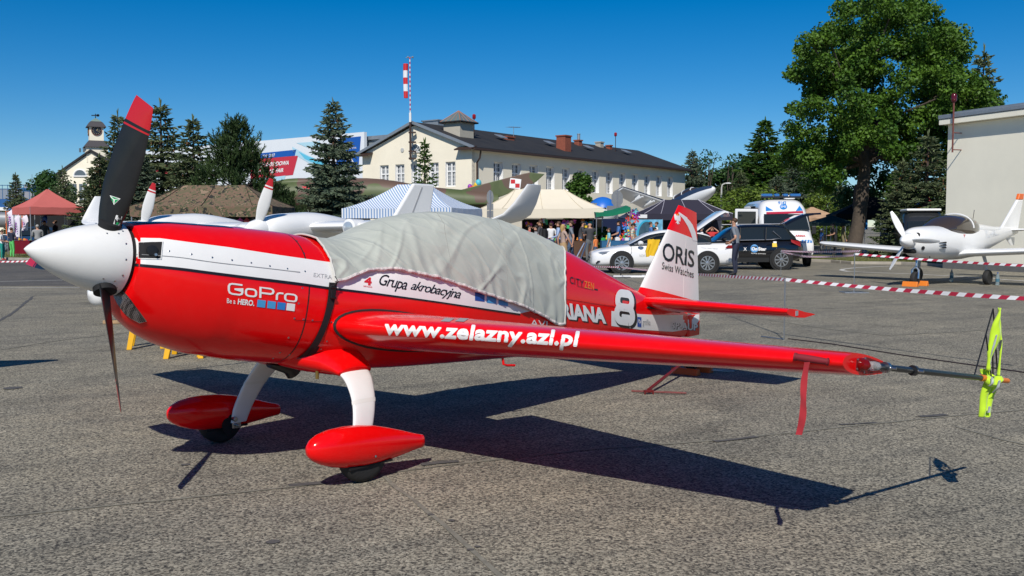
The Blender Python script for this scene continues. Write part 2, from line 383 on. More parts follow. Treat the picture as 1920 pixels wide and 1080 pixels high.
# spinner, propeller
AX = Vector((-math.cos(rad(8)), 0, math.sin(rad(8))))            # thrust line, forward
HUBC = Vector((-1.125, 0, 1.36))
UPB = Vector((math.sin(rad(8)), 0, math.cos(rad(8)))); SIDE = Vector((0, -1, 0))
SPL = .50
sp_prof = [(.205 * math.sqrt(max(0, 1 - (h/SPL)**1.75)) ** 1.0 if h < SPL else .0, h) for h in lin(0, SPL, 22)]
sp_prof = [(.205 * (1 - (h/SPL) ** 1.7) ** .80 if h < SPL else .001, h) for h in [SPL * (1 - (1 - k/24) ** 1.6) for k in range(25)]]
spin = MB().lathe(sp_prof, HUBC, AX, 48).build('spinner', WHITE, P, smooth=True, auto=60)
MB().lathe([(.196, -.03), (.196, 0)], HUBC, AX, 40).build('spinner_gap', DARK, P, smooth=True)
def blade(ang):
    rd_ = UPB * math.cos(ang) + SIDE * math.sin(ang); tg = AX.cross(rd_).normalized()
    rings = []; cr = [.04, .15, .22, .32, .46, .6, .74, .85, .91, .935]
    ch = [.085, .098, .13, .168, .193, .194, .176, .15, .132, .12]; th = [.07, .062, .045, .034, .027, .021, .016, .012, .010, .006]
    tw = [55, 52, 46, 40, 36, 33, 31, 30, 29, 29]
    cuts = sorted(set([.12, .15, .18, .22, .28, .35, .42, .5, .58, .65, .70, .745, .771, .772, .781, .782, .799, .80, .85, .88, .91, .935]))
    mid_ = []
    for r in cuts:
        c_, t_, w = interp(cr, ch, r), interp(cr, th, r), rad(interp(cr, tw, r))
        e1 = (tg * math.cos(w) + AX * math.sin(w)); e2 = rd_.cross(e1)
        ring = []
        for k in range(20):
            q = 2*math.pi*k/20; x = math.cos(q); y = math.sin(q)
            yy = y * (1 - .35 * x) * (1 if y > 0 else .55)
            slant = .09 * x * max(0, (r - .70) / .235)
            ring.append(HUBC + AX * .085 + rd_ * (r * .985 + slant * .17) + e1 * (x * c_ / 2 + c_*.06) + e2 * (yy * t_ / 2))
        rings.append(ring); mid_.append(r)
    def mi(i, j):
        r = (mid_[i] + mid_[i+1]) / 2 if i + 1 < len(mid_) else mid_[i]
        return 1 if (r > .7995 or .7715 < r < .7815) and j < 10 else 0
    o = MB().loft(rings, mif=mi).build('propeller_blade', [BLACKC, MATS.get('blade_red') or mat('blade_red', (.52, .012, .02), .3, coat=.3)], P, smooth=True, auto=60)
    MB().lathe([(.062, .10), (.062, .215), (.055, .218)], HUBC + AX * .085, rd_, 24).build('blade_boot', DARK, o, smooth=True)
    return o
blades = [blade(rad(a)) for a in (21, 152, 270)]
# fasteners round the spinner
def rivet(p, n, r=.0065, m=STEEL, parent=P, h=.003):
    return MB().lathe([(r, -.002), (r, h*.5), (r*.6, h)], p, n, 8).build('rivet', m, parent, smooth=True)
for k in range(14):
    q = 2*math.pi*(k + .5)/14
    d = UPB * math.cos(q) + SIDE * math.sin(q)
    rivet(HUBC + AX * .035 + d * .2015, d, parent=spin)
for a in (21, 152, 270):
    for s_ in (-1, 1):
        for hh in (.06, .13):
            q = rad(a) + s_ * .42; d = UPB * math.cos(q) + SIDE * math.sin(q)
            i = min(range(len(sp_prof)), key=lambda j: abs(sp_prof[j][1] - hh)); rivet(HUBC + AX * sp_prof[i][1] + d * sp_prof[i][0], d, .0055, parent=spin)
# ---- wings
def airfoil(n=22, t=.15):
    xs = [.5 * (1 - math.cos(math.pi * k / n)) for k in range(n+1)]
    y = lambda x: t/.2 * (.2969*math.sqrt(x) - .126*x - .3516*x*x + .2843*x**3 - .1036*x**4)
    return [(x, y(x)) for x in reversed(xs)] + [(x, -y(x)) for x in xs[1:-1]]
def wing_ring(le, chord, inc, t, span, x0=0, x1=1, n=22):
    """le: leading edge (x,z); span: y. Points of the section between chord fractions x0..x1"""
    pts = []
    for x, y in airfoil(n, t):
        x = min(max(x, x0), x1)
        if x == x0 and x0 > 0 or x == x1 and x1 < 1:
            yy = t/.2 * (.2969*math.sqrt(x) - .126*x - .3516*x*x + .2843*x**3 - .1036*x**4); y = math.copysign(yy, y) if y else 0
        pts.append(Vector((le[0] + chord * (x * math.cos(inc) + y * math.sin(inc)), span, le[1] + chord * (-x * math.sin(inc) + y * math.cos(inc)))))
    return pts
WLE = lambda t: (interp([.3, 3.62], [.045, .40], t), interp([.3, 3.62], [.925, .955], t))
WCH = lambda t: interp([.3, 3.62], [1.68, .665], t)
INC = rad(9)
HINGE = .70
def wing(sd):
    ts = [.30, .45, .6, 1, 1.5, 2, 2.5, 3, 3.4, 3.55, 3.60, 3.615]
    def ring(t, x0, x1):
        sh = 1 if t < 3.56 else (.985 if t < 3.61 else .93)
        le = WLE(t); c_ = WCH(t)
        r = wing_ring(le, c_, INC, .155 * sh, -sd * t, x0, x1)
        return r
    w = MB().loft([ring(t, 0, HINGE) for t in ts]).build('wing', RED, P, smooth=True, auto=40)
    MB().loft([ring(t, HINGE + .008, 1) for t in [.62, 1, 1.5, 2, 2.5, 3, 3.4, 3.55, 3.6]]).build('aileron', RED, P, smooth=True, auto=40)
    # black rubber seal round the root
    rr = []
    A = wing_ring(WLE(.46), WCH(.46), INC, .155, 0)
    k = len(A)
    mbs = MB(); ctr = sum(A, Vector()) / k
    for e in (0, 1):
        pass
    loop = [(p - A[k//2]) * 1.0 + A[k//2] for p in A]
    pts = []
    for i, p in enumerate(A):
        d = Vector((p.x - WLE(.46)[0] - .25, 0, p.z - ctr.z)); d = d.normalized() if d.length > 0 else Vector((0, 0, 1))
        pts.append(Vector((p.x, -sd * (.465 if p.x < 1.0 else .455), p.z)) + d * .003)
    sel = [q for q in pts if q.x < 1.2]
    MB().tube(sel, .011, 6).build('root_seal', RUBBER, P, smooth=True)
    return w
wingP, wingS = wing(1), wing(-1)
# wing tip lamps in the pocket behind the flat cap
POCK = mat('pocket_dark_red', (.16, .006, .008), .5)
for sd in (1, -1):
    pt = thing('wing_tip', None, None); pt.parent = P
    bpy.data.objects.remove(pt)
    le = WLE(3.615); c_ = WCH(3.615)
    def tp(x, y, t): return Vector((le[0] + c_*(x*math.cos(INC) + y*math.sin(INC)), -sd*t, le[1] + c_*(-x*math.sin(INC) + y*math.cos(INC))))
    o = MB().prism([tp(.22, .035, 3.612), tp(.40, .055, 3.612), tp(.92, .008, 3.612), tp(.92, -.012, 3.612), tp(.40, -.06, 3.612), tp(.22, -.04, 3.612)], (0, -sd*.006, 0)).build('tip_pocket', POCK, P)
    MB().lathe([(.03, 0), (.03, .02), (.024, .045), (.008, .058)], tp(.28, 0, 3.61), (-.2, -sd, 0), 16).build('nav_light', mat('red_lens', (.35, .01, .01), .08, trans=.6) if sd > 0 else mat('green_lens', (.01, .25, .05), .08, trans=.6), o, smooth=True)
    MB().lathe([(.016, 0), (.02, .015), (.022, .04), (.018, .06), (.006, .07)], tp(.42, .0, 3.61), (-.1, -sd, 0), 14).build('strobe_light', mat('clear_lens', (.85, .85, .86), .05, trans=.75), o, smooth=True)
    for xx, yy in ((.24, .03), (.24, -.033), (.36, .045), (.36, -.05)): rivet(tp(xx, yy, 3.618), (0, -sd, 0), .006, parent=o)
    # aiming boom behind the tip
    b0, b1 = tp(.42, -.002, 3.66), Vector((2.02, -sd*3.79, .705))
    bm_ = MB().tube([b0, b1], .0155, 12).build('sighting_boom', BLACKC, P, smooth=True)
    d = (b1 - b0).normalized(); MB().tube([b1 - d*.18, b1 - d*.12], .018, 12).build('boom_sleeve', ORANGEV, bm_, smooth=True)
    MB().tube([b1, b1 + d*.2], .0145, 12).build('boom_end', ORANGEV, bm_, smooth=True)
    for f_ in (.06, .27):
        q = b0.lerp(b1, f_); MB().tube([q - d*.012, q + d*.012], .026, 14).build('boom_clamp', STEEL if f_ < .1 else BLACKC, bm_, smooth=True)
        MB().tube([q + Vector((0, -sd*.02, .0)), q + Vector((0, -sd*.05, 0))], .007, 8).build('clamp_bolt', STEEL, bm_, smooth=True)
    apex = b0.lerp(b1, .96) + Vector((.02, 0, .385)); f1 = b0.lerp(b1, .80); f2 = b1 + d*.06
    TH = .0042
    fr = MB().tube([f1, apex], TH, 6).tube([apex, f2], TH, 6).tube([f1.lerp(apex, .62), b1 - d*.03], TH, 6).tube([apex - Vector((0, 0, .12)), b1 - d*.01], TH, 6)
    fr.build('sighting_frame', BLACKC, P, smooth=True)
    if sd > 0: BOOM = (b0, b1, d, apex)
# ---- undercarriage
LEGW = mat('leg_white', (.74, .74, .72), .3, var=.05, coat=.2); TAPE = mat('clear_tape', (.69, .685, .65), .35)
def gear(sd):
    path = [(.22, .30, .655), (.225, .40, .628), (.22, .48, .585), (.20, .55, .515), (.17, .61, .43), (.135, .648, .335), (.10, .672, .24), (.075, .68, .15)]
    chord = [.26, .245, .225, .20, .18, .165, .15, .125]; thick = [.05, .045, .042, .038, .036, .034, .032, .03]
    xs = list(range(len(path))); rings = []
    for k in lin(0, len(path)-1, 28):
        p = Vector((interp(xs, [a[0] for a in path], k), -sd*interp(xs, [a[1] for a in path], k), interp(xs, [a[2] for a in path], k)))
        e = .05; q = Vector((interp(xs, [a[0] for a in path], k+e), -sd*interp(xs, [a[1] for a in path], k+e), interp(xs, [a[2] for a in path], k+e)))
        if (q-p).length < 1e-6: q = p + (p - Vector(last))
        d = (q - p); last = p - d; n = Vector((0, d.z, -d.y)).normalized() if abs(d.z) + abs(d.y) > 0 else Vector((0, 1, 0))
        c_, t_ = interp(xs, chord, k), interp(xs, thick, k)
        rings.append([p + Vector((1, 0, 0)) * (math.copysign(abs(math.cos(a)) ** .8, math.cos(a)) * c_/2) + n * (math.copysign(abs(math.sin(a)) ** .7, math.sin(a)) * t_/2) for a in [2*math.pi*j/20 for j in range(20)]])
    leg = MB().loft(rings).build('gear_leg', LEGW, P, smooth=True, auto=60)
    for k in (15,):
        MB().loft([[p + (p - sum(r, Vector())/20) * .03 for p in r] for r in rings[k:k+2]], cap0=False, cap1=False).build('tape_band', TAPE, leg, smooth=True)
    # fairing where the leg leaves the belly
    fr = []
    for k, (x, y, z, cx, tz) in enumerate([(.10, .16, .72, .56, .20), (.13, .27, .70, .50, .20), (.18, .36, .665, .385, .155), (.215, .42, .635, .31, .105), (.222, .455, .615, .275, .075), (.222, .462, .612, .26, .06)]):
        fr.append([Vector((x + cx/2*math.cos(a), -sd*(y + tz*.28*math.sin(a)), z + tz/2*math.sin(a))) for a in [2*math.pi*j/28 for j in range(28)]])
    MB().loft(fr).build('leg_fairing', RED, P, smooth=True, auto=50)
    # wheel
    wy = -sd*.80
    tyre = [(.075, -.05), (.12, -.056), (.15, -.05), (.165, -.03), (.168, 0), (.165, .03), (.15, .05), (.12, .056), (.075, .05)]
    w = MB().lathe(tyre, (0, wy, .166), (0, 1, 0), 32).build('tyre', RUBBER, P, smooth=True, auto=50)
    MB().lathe([(.02, -.045), (.08, -.04), (.085, 0), (.08, .04), (.02, .045)], (0, wy, .166), (0, 1, 0), 24).build('rim', ALU, w, smooth=True)
    # spat
    rr = []
    for x, zc, hh, hw in [(-.405, .255, .006, .006), (-.398, .254, .034, .028), (-.37, .253, .062, .052), (-.32, .249, .089, .075), (-.24, .242, .111, .095), (-.14, .232, .124, .106), (-.03, .222, .127, .108), (.09, .211, .118, .099), (.2, .199, .10, .083), (.31, .187, .078, .062), (.4, .176, .058, .042), (.46, .169, .046, .03), (.49, .166, .042, .026), (.498, .166, .036, .02)]:
        rr.append([Vector((x, wy + math.copysign(abs(math.sin(a)) ** .92, math.sin(a)) * hw, zc + math.copysign(abs(math.cos(a)) ** .86, math.cos(a)) * hh)) for a in [2*math.pi*j/32 for j in range(32)]])
    sp = MB().loft(rr).build('wheel_spat', RED, P, smooth=True, auto=50)
    MB().box((0.02, wy, .107), (.33, .13, .012)).build('wheel_opening', DARK, sp)
    rivet(Vector((.02, wy - sd*.101, .165)), (0, -sd, 0), .008, parent=sp, h=.006)
    ins = MB().lathe([(.075, 0), (.075, .008)], (.03, wy + sd*.096, .135), (0, sd, 0), 24).build('inner_cutout', DARK, sp)
    br = MB().box((.06, wy + sd*.10, .135), (.07, .045, .06)).tube([(.03, wy + sd*.12, .18), (.03, wy + sd*.16, .18)], .018, 10).tube([(.06, wy + sd*.12, .13), (.06, wy + sd*.155, .13)], .012, 8)
    br.build('brake_caliper', STEEL, leg, bevel=.004)
gear(1); gear(-1)
# ---- tail
def fin_pt(w, c_, sdy, t=.09):                     # w up the span, c_ chord fraction
    le = (interp([0, 1], [4.02, 4.80], w), interp([0, 1], [.83, 1.765], w)); te = (interp([0, 1], [5.235, 5.155], w), interp([0, 1], [.60, 1.69], w))
    ch = te[0] - le[0]
    y = t/.2*(.2969*math.sqrt(c_) - .126*c_ - .3516*c_*c_ + .2843*c_**3 - .1036*c_**4) * ch
    return Vector((le[0] + ch*c_, sdy*y, le[1] + (te[1]-le[1])*c_))
def fin_ring(w, c0, c1, n=12):
    cs = [c0 + (c1-c0)*(.5*(1-math.cos(math.pi*k/n))) for k in range(n+1)]
    return [fin_pt(w, c_, 1) for c_ in cs] + [fin_pt(w, c_, -1) for c_ in reversed(cs[1 if c0 == 0 else 0:(-1 if c1 == 1 else None)])]
W1, W2 = .135, .735
def fm(ws): return lambda i, j: (1 if W1 <= (ws[min(i, len(ws)-2)] + ws[min(i+1, len(ws)-1)])/2 <= W2 else 0)
ws = sorted(set(lin(0, 1, 8) + [W1, W2, .985]))
hc = lambda w: interp([0, 1], [.69, .52], w)
fin = MB().loft([fin_ring(w, 0, hc(w)) for w in ws], mif=fm(ws)).build('fin', [RED, WHITE], P, smooth=True, auto=40)
rud = MB().loft([fin_ring(w, hc(w) + .005, 1) for w in ws], mif=fm(ws)).build('rudder', [RED, WHITE], P, smooth=True, auto=40)
rlow = MB().loft([[Vector((4.955, .026, z)), Vector((5.0, .03, z)), Vector((x1, .004, z)), Vector((x1, -.004, z)), Vector((5.0, -.03, z)), Vector((4.955, -.026, z))] for z, x1 in ((.395, 5.235), (.5, 5.238), (.62, 5.236))]).build('rudder_foot', RED, P)
def stab(sd):
    le = lambda t: (interp([.04, 1.45], [3.98, 4.30], t), interp([.04, 1.45], [.835, .79], t)); ch = lambda t: interp([.04, 1.45], [1.10, .60], t)
    i_ = rad(8.5)
    R = lambda t, a, b, inc=i_: wing_ring(le(t), ch(t), inc, .125 * (1 if t < 1.43 else .93), -sd*t, a, b, 16)
    s_ = MB().loft([R(t, 0, .60) for t in (.02, .3, .7, 1.1, 1.4, 1.44, 1.45)]).build('tailplane', RED, P, smooth=True, auto=40)
    rings = []
    for t in (.10, .3, .7, 1.1, 1.4, 1.45):
        r = R(t, .603, 1); h = Vector((le(t)[0] + ch(t)*.61, -sd*t, le(t)[1] - ch(t)*.61*math.sin(i_)))
        M = Matrix.Translation(h) @ Matrix.Rotation(rad(-6), 4, 'Y') @ Matrix.Translation(-h); rings.append([M @ p for p in r])
    def emi(i, j): return 0
    MB().loft(rings).build('elevator', RED, P, smooth=True, auto=40)
    t_ = rings[-1]
    MB().tube([(le(.13)[0] + x, -sd*(.155 - .0*x), le(.13)[1] - x*math.sin(i_) - .058) for x in lin(.02, .6, 8)], .008, 6).build('root_seal', RUBBER, P, smooth=True)
    if sd > 0: MB().box((4.50, -1.452, .762), (.05, .004, .045)).build('inspection_plate', GREYV, P)
    tip = [Vector((p.x, p.y - sd*.003, p.z + .002)) for p in t_[:9]]
    return s_
stabP, stabS = stab(1), stab(-1)
# tail wheel and its leaf spring
MB().loft([[Vector((x, y, z + dz)) for y, dz in ((-.03, -.006), (.03, -.006), (.03, .006), (-.03, .006))] for x, z in ((4.55, .41), (4.8, .36), (4.98, .25), (5.08, .17))]).build('tail_spring', STEEL, P)
tw = MB().lathe([(.03, -.028), (.06, -.034), (.075, -.024), (.08, 0), (.075, .024), (.06, .034), (.03, .028)], (5.10, 0, .08), (0, 1, 0), 20).build('tail_tyre', RUBBER, P, smooth=True)
MB().box((5.09, 0, .12), (.05, .10, .14)).build('tail_fork', BLACKC, tw)
# step and breather under the belly
MB().tube([(1.84, -.27, .52), (1.84, -.28, .468), (1.88, -.28, .455), (1.97, -.28, .445)], .01, 8).build('foot_step', RED, P, smooth=True)
MB().tube([(.02, -.33, .64), (.02, -.33, .575)], .012, 10).build('drain_pipe', mat('brass', (.5, .33, .1), .35, 1), P, smooth=True)
MB().tube([(-.02, .12, .66), (.12, .12, .60), (.16, .12, .55)], .055, 14).build('exhaust_pipe', BLACKC, P, smooth=True)
# ---------------------------------------------------------------- paint scheme and print
S_F = Surf(cowl, fuse, seamr); S_C = Surf(cowl)
S_W = Surf(wingP); S_T = Surf(fin, rud); S_FR = Surf(fuse, rlow, rud)
strp = lay_poly('white_stripe', [(243, 446), (300, 447), (360, 455), (430, 464), (520, 478), (612, 491), (800, 505), (900, 540), (1000, 575), (1000, 582), (973, 588), (900, 578), (820, 566), (740, 555), (680, 547), (622, 540), (560, 531), (480, 521), (400, 511), (330, 502), (241, 494)], S_F, DECALW, P, .002, 12)
line = lay_band('stripe_edge', [(241, 493), (330, 501), (400, 510), (480, 520), (560, 530), (622, 539), (680, 546), (740, 554), (820, 565), (900, 577), (975, 588)], [(241, 498), (330, 506), (400, 515), (480, 525), (560, 535), (622, 543.5), (680, 550), (740, 557.5), (820, 568), (900, 580), (975, 591)], S_F, DECALK, P, .0035)
for o_ in (strp, line):                              # the other side carries the same stripe
    me = o_.data.copy(); me.transform(Matrix.Scale(-1, 4, (0, 1, 0))); me.flip_normals()
    q = bpy.data.objects.new(o_.name.split('.')[0], me); C.objects.link(q); q.parent = P
# dark blue band on top of the cowling
ag = MB(); rows = [[fus(x, q) + Vector((0, 0, .002)) for q in lin(-.05 - .34*0, -.62, 8)] for x in lin(-1.07, -.12, 16)]
ag.loft(rows, closed=False).build('cowl_top_band', mat('cowl_band_blue', (.01, .012, .03), .25), P, smooth=True)
MB().loft([[fus(x, q) + (Vector((0, -math.sin(q), math.cos(q))) * .002) for q in lin(.28, -.28, 10)] for x in lin(-1.07, -.5, 10)], closed=False).build('cowl_top_band', MATS['cowl_band_blue'], P, smooth=True)
# opening beside the propeller
hole = lay_poly('cooling_inlet', [(262, 455), (304, 454), (301, 485), (262, 484)], S_C, DARK, P, .004, 8)
def frame(pts, w, m, nm, surf, off, par):
    c_ = (sum(p[0] for p in pts)/len(pts), sum(p[1] for p in pts)/len(pts))
    out = [(p[0] + (p[0]-c_[0])*w, p[1] + (p[1]-c_[1])*w) for p in pts]
    n = len(pts); lay(nm, pts + out, [(i, (i+1) % n, n+(i+1) % n, n+i) for i in range(n)], surf, m, par, off, 12)
frame([(262, 455), (304, 454), (301, 485), (262, 484)], .07, WHITE, 'inlet_frame', S_C, .007, P)
hp = S_C.hit(283, 470, .006)
MB().lathe([(.032, 0), (.03, .01), (.012, .012)], PMi @ S_C.hit(285, 470, .003), (-.3, -1, .05), 18).build('cylinder_head', mat('engine_dark', (.03, .03, .032), .4, .6), hole, smooth=True)
MB().lathe([(.008, 0), (.008, .02)], PMi @ S_C.hit(291, 478, .006), (-.3, -1, .05), 8).build('spark_lead', ALU, hole, smooth=True)
t = NT('intake_mesh'); b = t.n('TexChecker', {'Vector': t.tc.outputs['Object'], 'Scale': 120.0}); t.set('Base Color', t.mix(b.outputs[1], (.012, .01, .01), (.35, .3, .3))); t.set('Roughness', .4); t.set('Metallic', .6)
def inlet(m, grow, nm, off):
    a = [(209 - grow, 545 - grow), (222, 570), (240, 592 + grow*.5), (262, 604 + grow)]; b_ = [(226 + grow, 543 - grow), (240 + grow, 556), (254 + grow, 575), (274 + grow, 602)]
    return lay_band(nm, a, b_, S_C, m, P, off, 6, 24)
inlet(ALU, 1.5, 'intake_rim', .003); inlet(t.m, -.5, 'intake_grille', .006)
# panel seams and fasteners
SEAM = mat('panel_seam', (.06, .004, .004), .6); SEAMW = mat('panel_seam_light', (.25, .25, .25), .6)
def seam(pts, w, m, nm='panel_seam', surf=S_F): return lay_band(nm, [(x, y - w/2) for x, y in pts], [(x + (w if abs(pts[0][0]-pts[-1][0]) < 60 else 0), y + w/2) for x, y in pts], surf, m, P, .0045, 14, 24)
seam([(245, 476), (330, 482), (400, 492), (480, 501), (562, 510.5)], .9, SEAMW)
seam([(1062, 561), (1110, 569), (1150, 575), (1188, 582)], .8, SEAM)
seam([(552, 600), (600, 603), (638, 607)], .9, SEAM)
for u, v in [(252, 472), (317, 471), (359, 477), (398, 483), (435, 488), (471, 493), (506, 499), (539, 504), (572, 509), (570, 475), (557, 452), (567, 540), (560, 569), (552, 597), (541, 633), (525, 661), (569, 599), (586, 601), (622, 604), (613, 640), (602, 655), (543, 665), (512, 672)]:
    p = S_F.hit(u, v, 0)
    if p: q = S_F.b.find_nearest(p); n_ = q[1]; n_ = n_ if n_.dot(p - CAM) < 0 else -n_; rivet(PMi @ p, PMi.to_3x3() @ n_, .0065)
# lettering
T = lambda nm, s_, quad, surf, m, **k: lay_text(nm, s_, quad, surf, m, P, **k)
def stroke_letters(nm, strokes, box, quad, surf, m, w, par=P, off=.0035):
    """lettering drawn with strokes of even width; box = (width, height) of the drawing"""
    tl, tr, br, bl = quad; v, f = [], []
    def bil(x, y):
        x /= box[0]; y /= box[1]
        return tuple(bl[i]*(1-x)*(1-y) + br[i]*x*(1-y) + tl[i]*(1-x)*y + tr[i]*x*y for i in (0, 1))
    for st in strokes:
        P_ = [Vector((*p, 0)) for p in st]; L, R = [], []
        for i, p in enumerate(P_):
            d = (P_[min(i+1, len(P_)-1)] - P_[max(i-1, 0)]).normalized(); nn = Vector((-d.y, d.x, 0))
            if 0 < i < len(P_)-1:
                d0 = (p - P_[i-1]).normalized(); c_ = max(.4, nn.dot(Vector((-d0.y, d0.x, 0)))); k = 1/c_
            else: k = 1
            L.append(p + nn*w/2*k); R.append(p - nn*w/2*k)
        o = len(v); n = len(P_)
        v += [bil(p.x, p.y) for p in L + R]; f += [(o+i, o+n+i, o+n+i+1, o+i+1) for i in range(n-1)]
    return lay(nm, v, f, surf, m, par, off, 10)
def rsq(x0, y0, x1, y1, r, a=0, b=1, n=5):           # rounded square outline, as a closed stroke
    pts = []
    for cx, cy, a0 in ((x1-r, y0+r, -90), (x1-r, y1-r, 0), (x0+r, y1-r, 90), (x0+r, y0+r, 180)):
        pts += [(cx + r*math.cos(rad(a0 + 90*k/n)), cy + r*math.sin(rad(a0 + 90*k/n))) for k in range(n+1)]
    return pts
gp = [rsq(.05, .05, .95, .95, .25)[::-1]]
G_ = [(1.0, .95)] + [(.3, .95), (.13, .88), (.06, .7), (.06, .3), (.13, .12), (.3, .05), (.8, .05), (.94, .12), (1.0, .28), (1.0, .5), (.45, .5)]
o1 = rsq(1.25, .05, 1.95, .68, .22); o1 = o1 + [o1[0]]
Pp = [(2.25, 0), (2.25, .95), (2.95, .95), (3.1, .88), (3.15, .72), (3.1, .55), (2.95, .47), (2.25, .47)]
r1 = [(3.4, 0), (3.4, .45), (3.47, .6), (3.6, .66), (3.85, .66)]
o2 = rsq(3.98, .05, 4.75, .68, .22); o2 = o2 + [o2[0]]
stroke_letters('sponsor_lettering', [G_, o1, Pp, r1, o2], (4.8, 1), [(427, 530), (557, 547), (556, 567), (427, 551)], S_F, DECALW, .15)
T('sponsor_lettering', 'Be a', [(425, 559), (441, 560), (441, 570), (425, 568)], S_F, DECALW, bold=.01)
T('sponsor_lettering', 'HERO.', [(445, 559.5), (476, 563), (476, 574), (445, 570.5)], S_F, DECALW, bold=.035, shear=.15)
for u0, m in ((481, BLUE1), (500, BLUE1), (518.5, BLUE2), (536, DECALW)):
    k = (u0 - 481) * .118; lay_poly('sponsor_square', [(u0 + 1.5, 561.5 + k), (u0 + 17, 563.5 + k), (u0 + 15.5, 577 + k), (u0, 575 + k)], S_F, m, P, .0035)
T('type_lettering', 'EXTRA', [(588, 512), (622, 516), (622, 524), (587, 519)], S_F, mat('pale_grey_vinyl', (.42, .42, .42), .4))
T('team_lettering', '4', [(683, 519), (697, 521), (696, 536), (682, 534)], S_F, REDV, bold=.05)
T('team_lettering', 'DETAILING', [(681, 535.5), (697, 537.5), (697, 540), (681, 538)], S_F, REDV, bold=.02)
T('team_lettering', 'Grupa', [(712, 513), (764, 523), (762, 551), (709, 541)], S_F, DECALK, bold=.008, shear=.38, spacing=.88)
T('team_lettering', 'akrobacyjna', [(772, 526), (865, 543), (862, 566), (768, 548)], S_F, DECALK, bold=.008, shear=.38, spacing=.86)
for u0, v0, m in ((890, 548, BLUE3), (912, 552, BLUE1), (934, 556, BLUE1)):
    lay_poly('team_square', [(u0, v0), (u0 + 18, v0 + 3), (u0 + 18, v0 + 18), (u0, v0 + 15.5)], S_F, m, P, .0035)
for dx, dy, of in ((0, 0, .003), (1.5, .2, .0036), (.8, -.9, .0042), (.8, .9, .0048)):
    T('web_lettering', 'www.zelazny.azl.pl', [(722 + dx, 601 + dy), (1086 + dx, 623 + dy), (1084 + dx, 656.5 + dy), (721 + dx, 634 + dy)], S_W, DECALW, bold=.02, shear=.1, off=of, spacing=1.03)
for u0 in (835, 862): lay_poly('wing_walk_mark', [(u0, 597), (u0 + 17, 598), (u0 + 8, 604), (u0 - 9, 603)], S_W, GREYV, P, .003)
T('lower_lettering', 'AVI', [(994, 599), (1026, 602), (1026, 614), (994, 611)], S_F, DECALW)
def shadow_text(nm, s_, quad, surf, bold, sh=3):
    q2 = [(x + sh, y + sh*.8) for x, y in quad]
    T(nm, s_, q2, surf, DECALK, bold=bold, off=.003); T(nm, s_, quad, surf, DECALW, bold=bold, off=.0055)
shadow_text('name_lettering', 'RIANA', [(1050, 566), (1133, 578), (1136, 607), (1054, 597)], S_F, .05)
lay_poly('tail_panel', [(1146, 583), (1165, 585), (1200, 589), (1240, 591), (1300, 590), (1311, 588), (1311, 600), (1300, 616), (1260, 622), (1200, 618), (1146, 611)], S_FR, DECALW, P, .002)
e8 = rsq(0.12, .06, .88, .5, .2); e8t = rsq(.14, .5, .86, .94, .2)
q8 = [(1153, 545), (1188, 550), (1190, 609), (1150, 603)]
for dx, m, w, of in ((3.2, DECALK, .33, .003), (0, DECALW, .25, .006)):
    qq = [(x + dx, y + dx*.9) for x, y in q8]
    stroke_letters('race_number', [e8 + [e8[0]], e8t + [e8t[0]]], (1, 1), qq, S_F, m, w, off=of)
lay_poly('printer_badge', [(1194.5, 594), (1202, 595), (1202, 613.5), (1194.5, 612)], S_FR, BLUE3, P, .004)
T('printer_badge', 'lfp', [(1196, 598), (1200.8, 598.6), (1200.8, 608), (1196, 607)], S_FR, DECALW, bold=.02, off=.0055)
T('printer_badge', 'grafika', [(1204.5, 598), (1219, 599), (1219, 613), (1204.5, 612)], S_FR, GREYV, off=.0045)
T('registration', 'SP-AUP', [(1260, 604), (1309, 608), (1309, 621), (1259, 617)], S_FR, DECALK, bold=.05, off=.004)
T('registration', 'SP-AUP', [(1258.5, 603), (1307.5, 607), (1307.5, 620), (1257.5, 616)], S_FR, DECALW, bold=.035, off=.0055)
T('club_lettering', 'CITY', [(1068, 518), (1094, 526), (1094, 539), (1068, 531)], S_F, DECALK, spacing=1.15, bold=.012)
T('club_lettering', 'ZEN', [(1095, 526.5), (1113, 531), (1113, 544), (1095, 539.5)], S_F, ORANGEV, spacing=1.15, bold=.012)
T('club_lettering', 'WIECEJ NIZ KLUB SPORTOWY', [(1082, 535.5), (1113, 543), (1113, 546), (1082, 538.5)], S_F, DECALK)
lay_poly('club_lettering', [(1114, 541), (1120.5, 542.5), (1120.5, 545), (1114, 543.5)], S_F, DECALK, P)
T('sponsor_lettering', 'ORIS', [(1243, 453), (1302, 471), (1301, 502), (1241, 488)], S_T, DECALK, bold=.012, spacing=.95)
T('sponsor_lettering', 'Swiss Watches', [(1241.5, 491), (1300.5, 507.5), (1300, 521.5), (1240.5, 504.5)], S_T, DECALK, bold=.004)
lay_poly('fin_swoosh', [(1262, 393), (1275, 399), (1288, 408), (1298, 421), (1304, 436), (1307, 452), (1299, 451), (1295, 438), (1289, 424), (1281, 411), (1272, 401)], S_T, DECALW, P, .003, 6)
eagle = [(0, 1), (.09, .93), (.06, .84), (.12, .8), (.2, .9), (.3, .97), (.42, .93), (.5, .78), (.5, .55), (.43, .3), (.34, .38), (.3, .26), (.22, .4), (.16, .32), (.16, .2), (.32, .1), (.3, .04), (.2, .08), (.1, .12), (.12, .02), (0, -.04)]
eg = eagle + [(-x, y) for x, y in reversed(eagle[1:-1])]
lay_poly('eagle_emblem', [(1270 + 11.5*x - 1.0*y + .5, 420 + 3*x - 18.5*y) for x, y in eg], S_T, DECALW, P, .003, 5)
lay_poly('eagle_crown', [(1268.5, 401), (1271.5, 401.6), (1271, 404), (1268.5, 403.6)], S_T, mat('gold_vinyl', (.7, .45, .03), .4), P, .004)
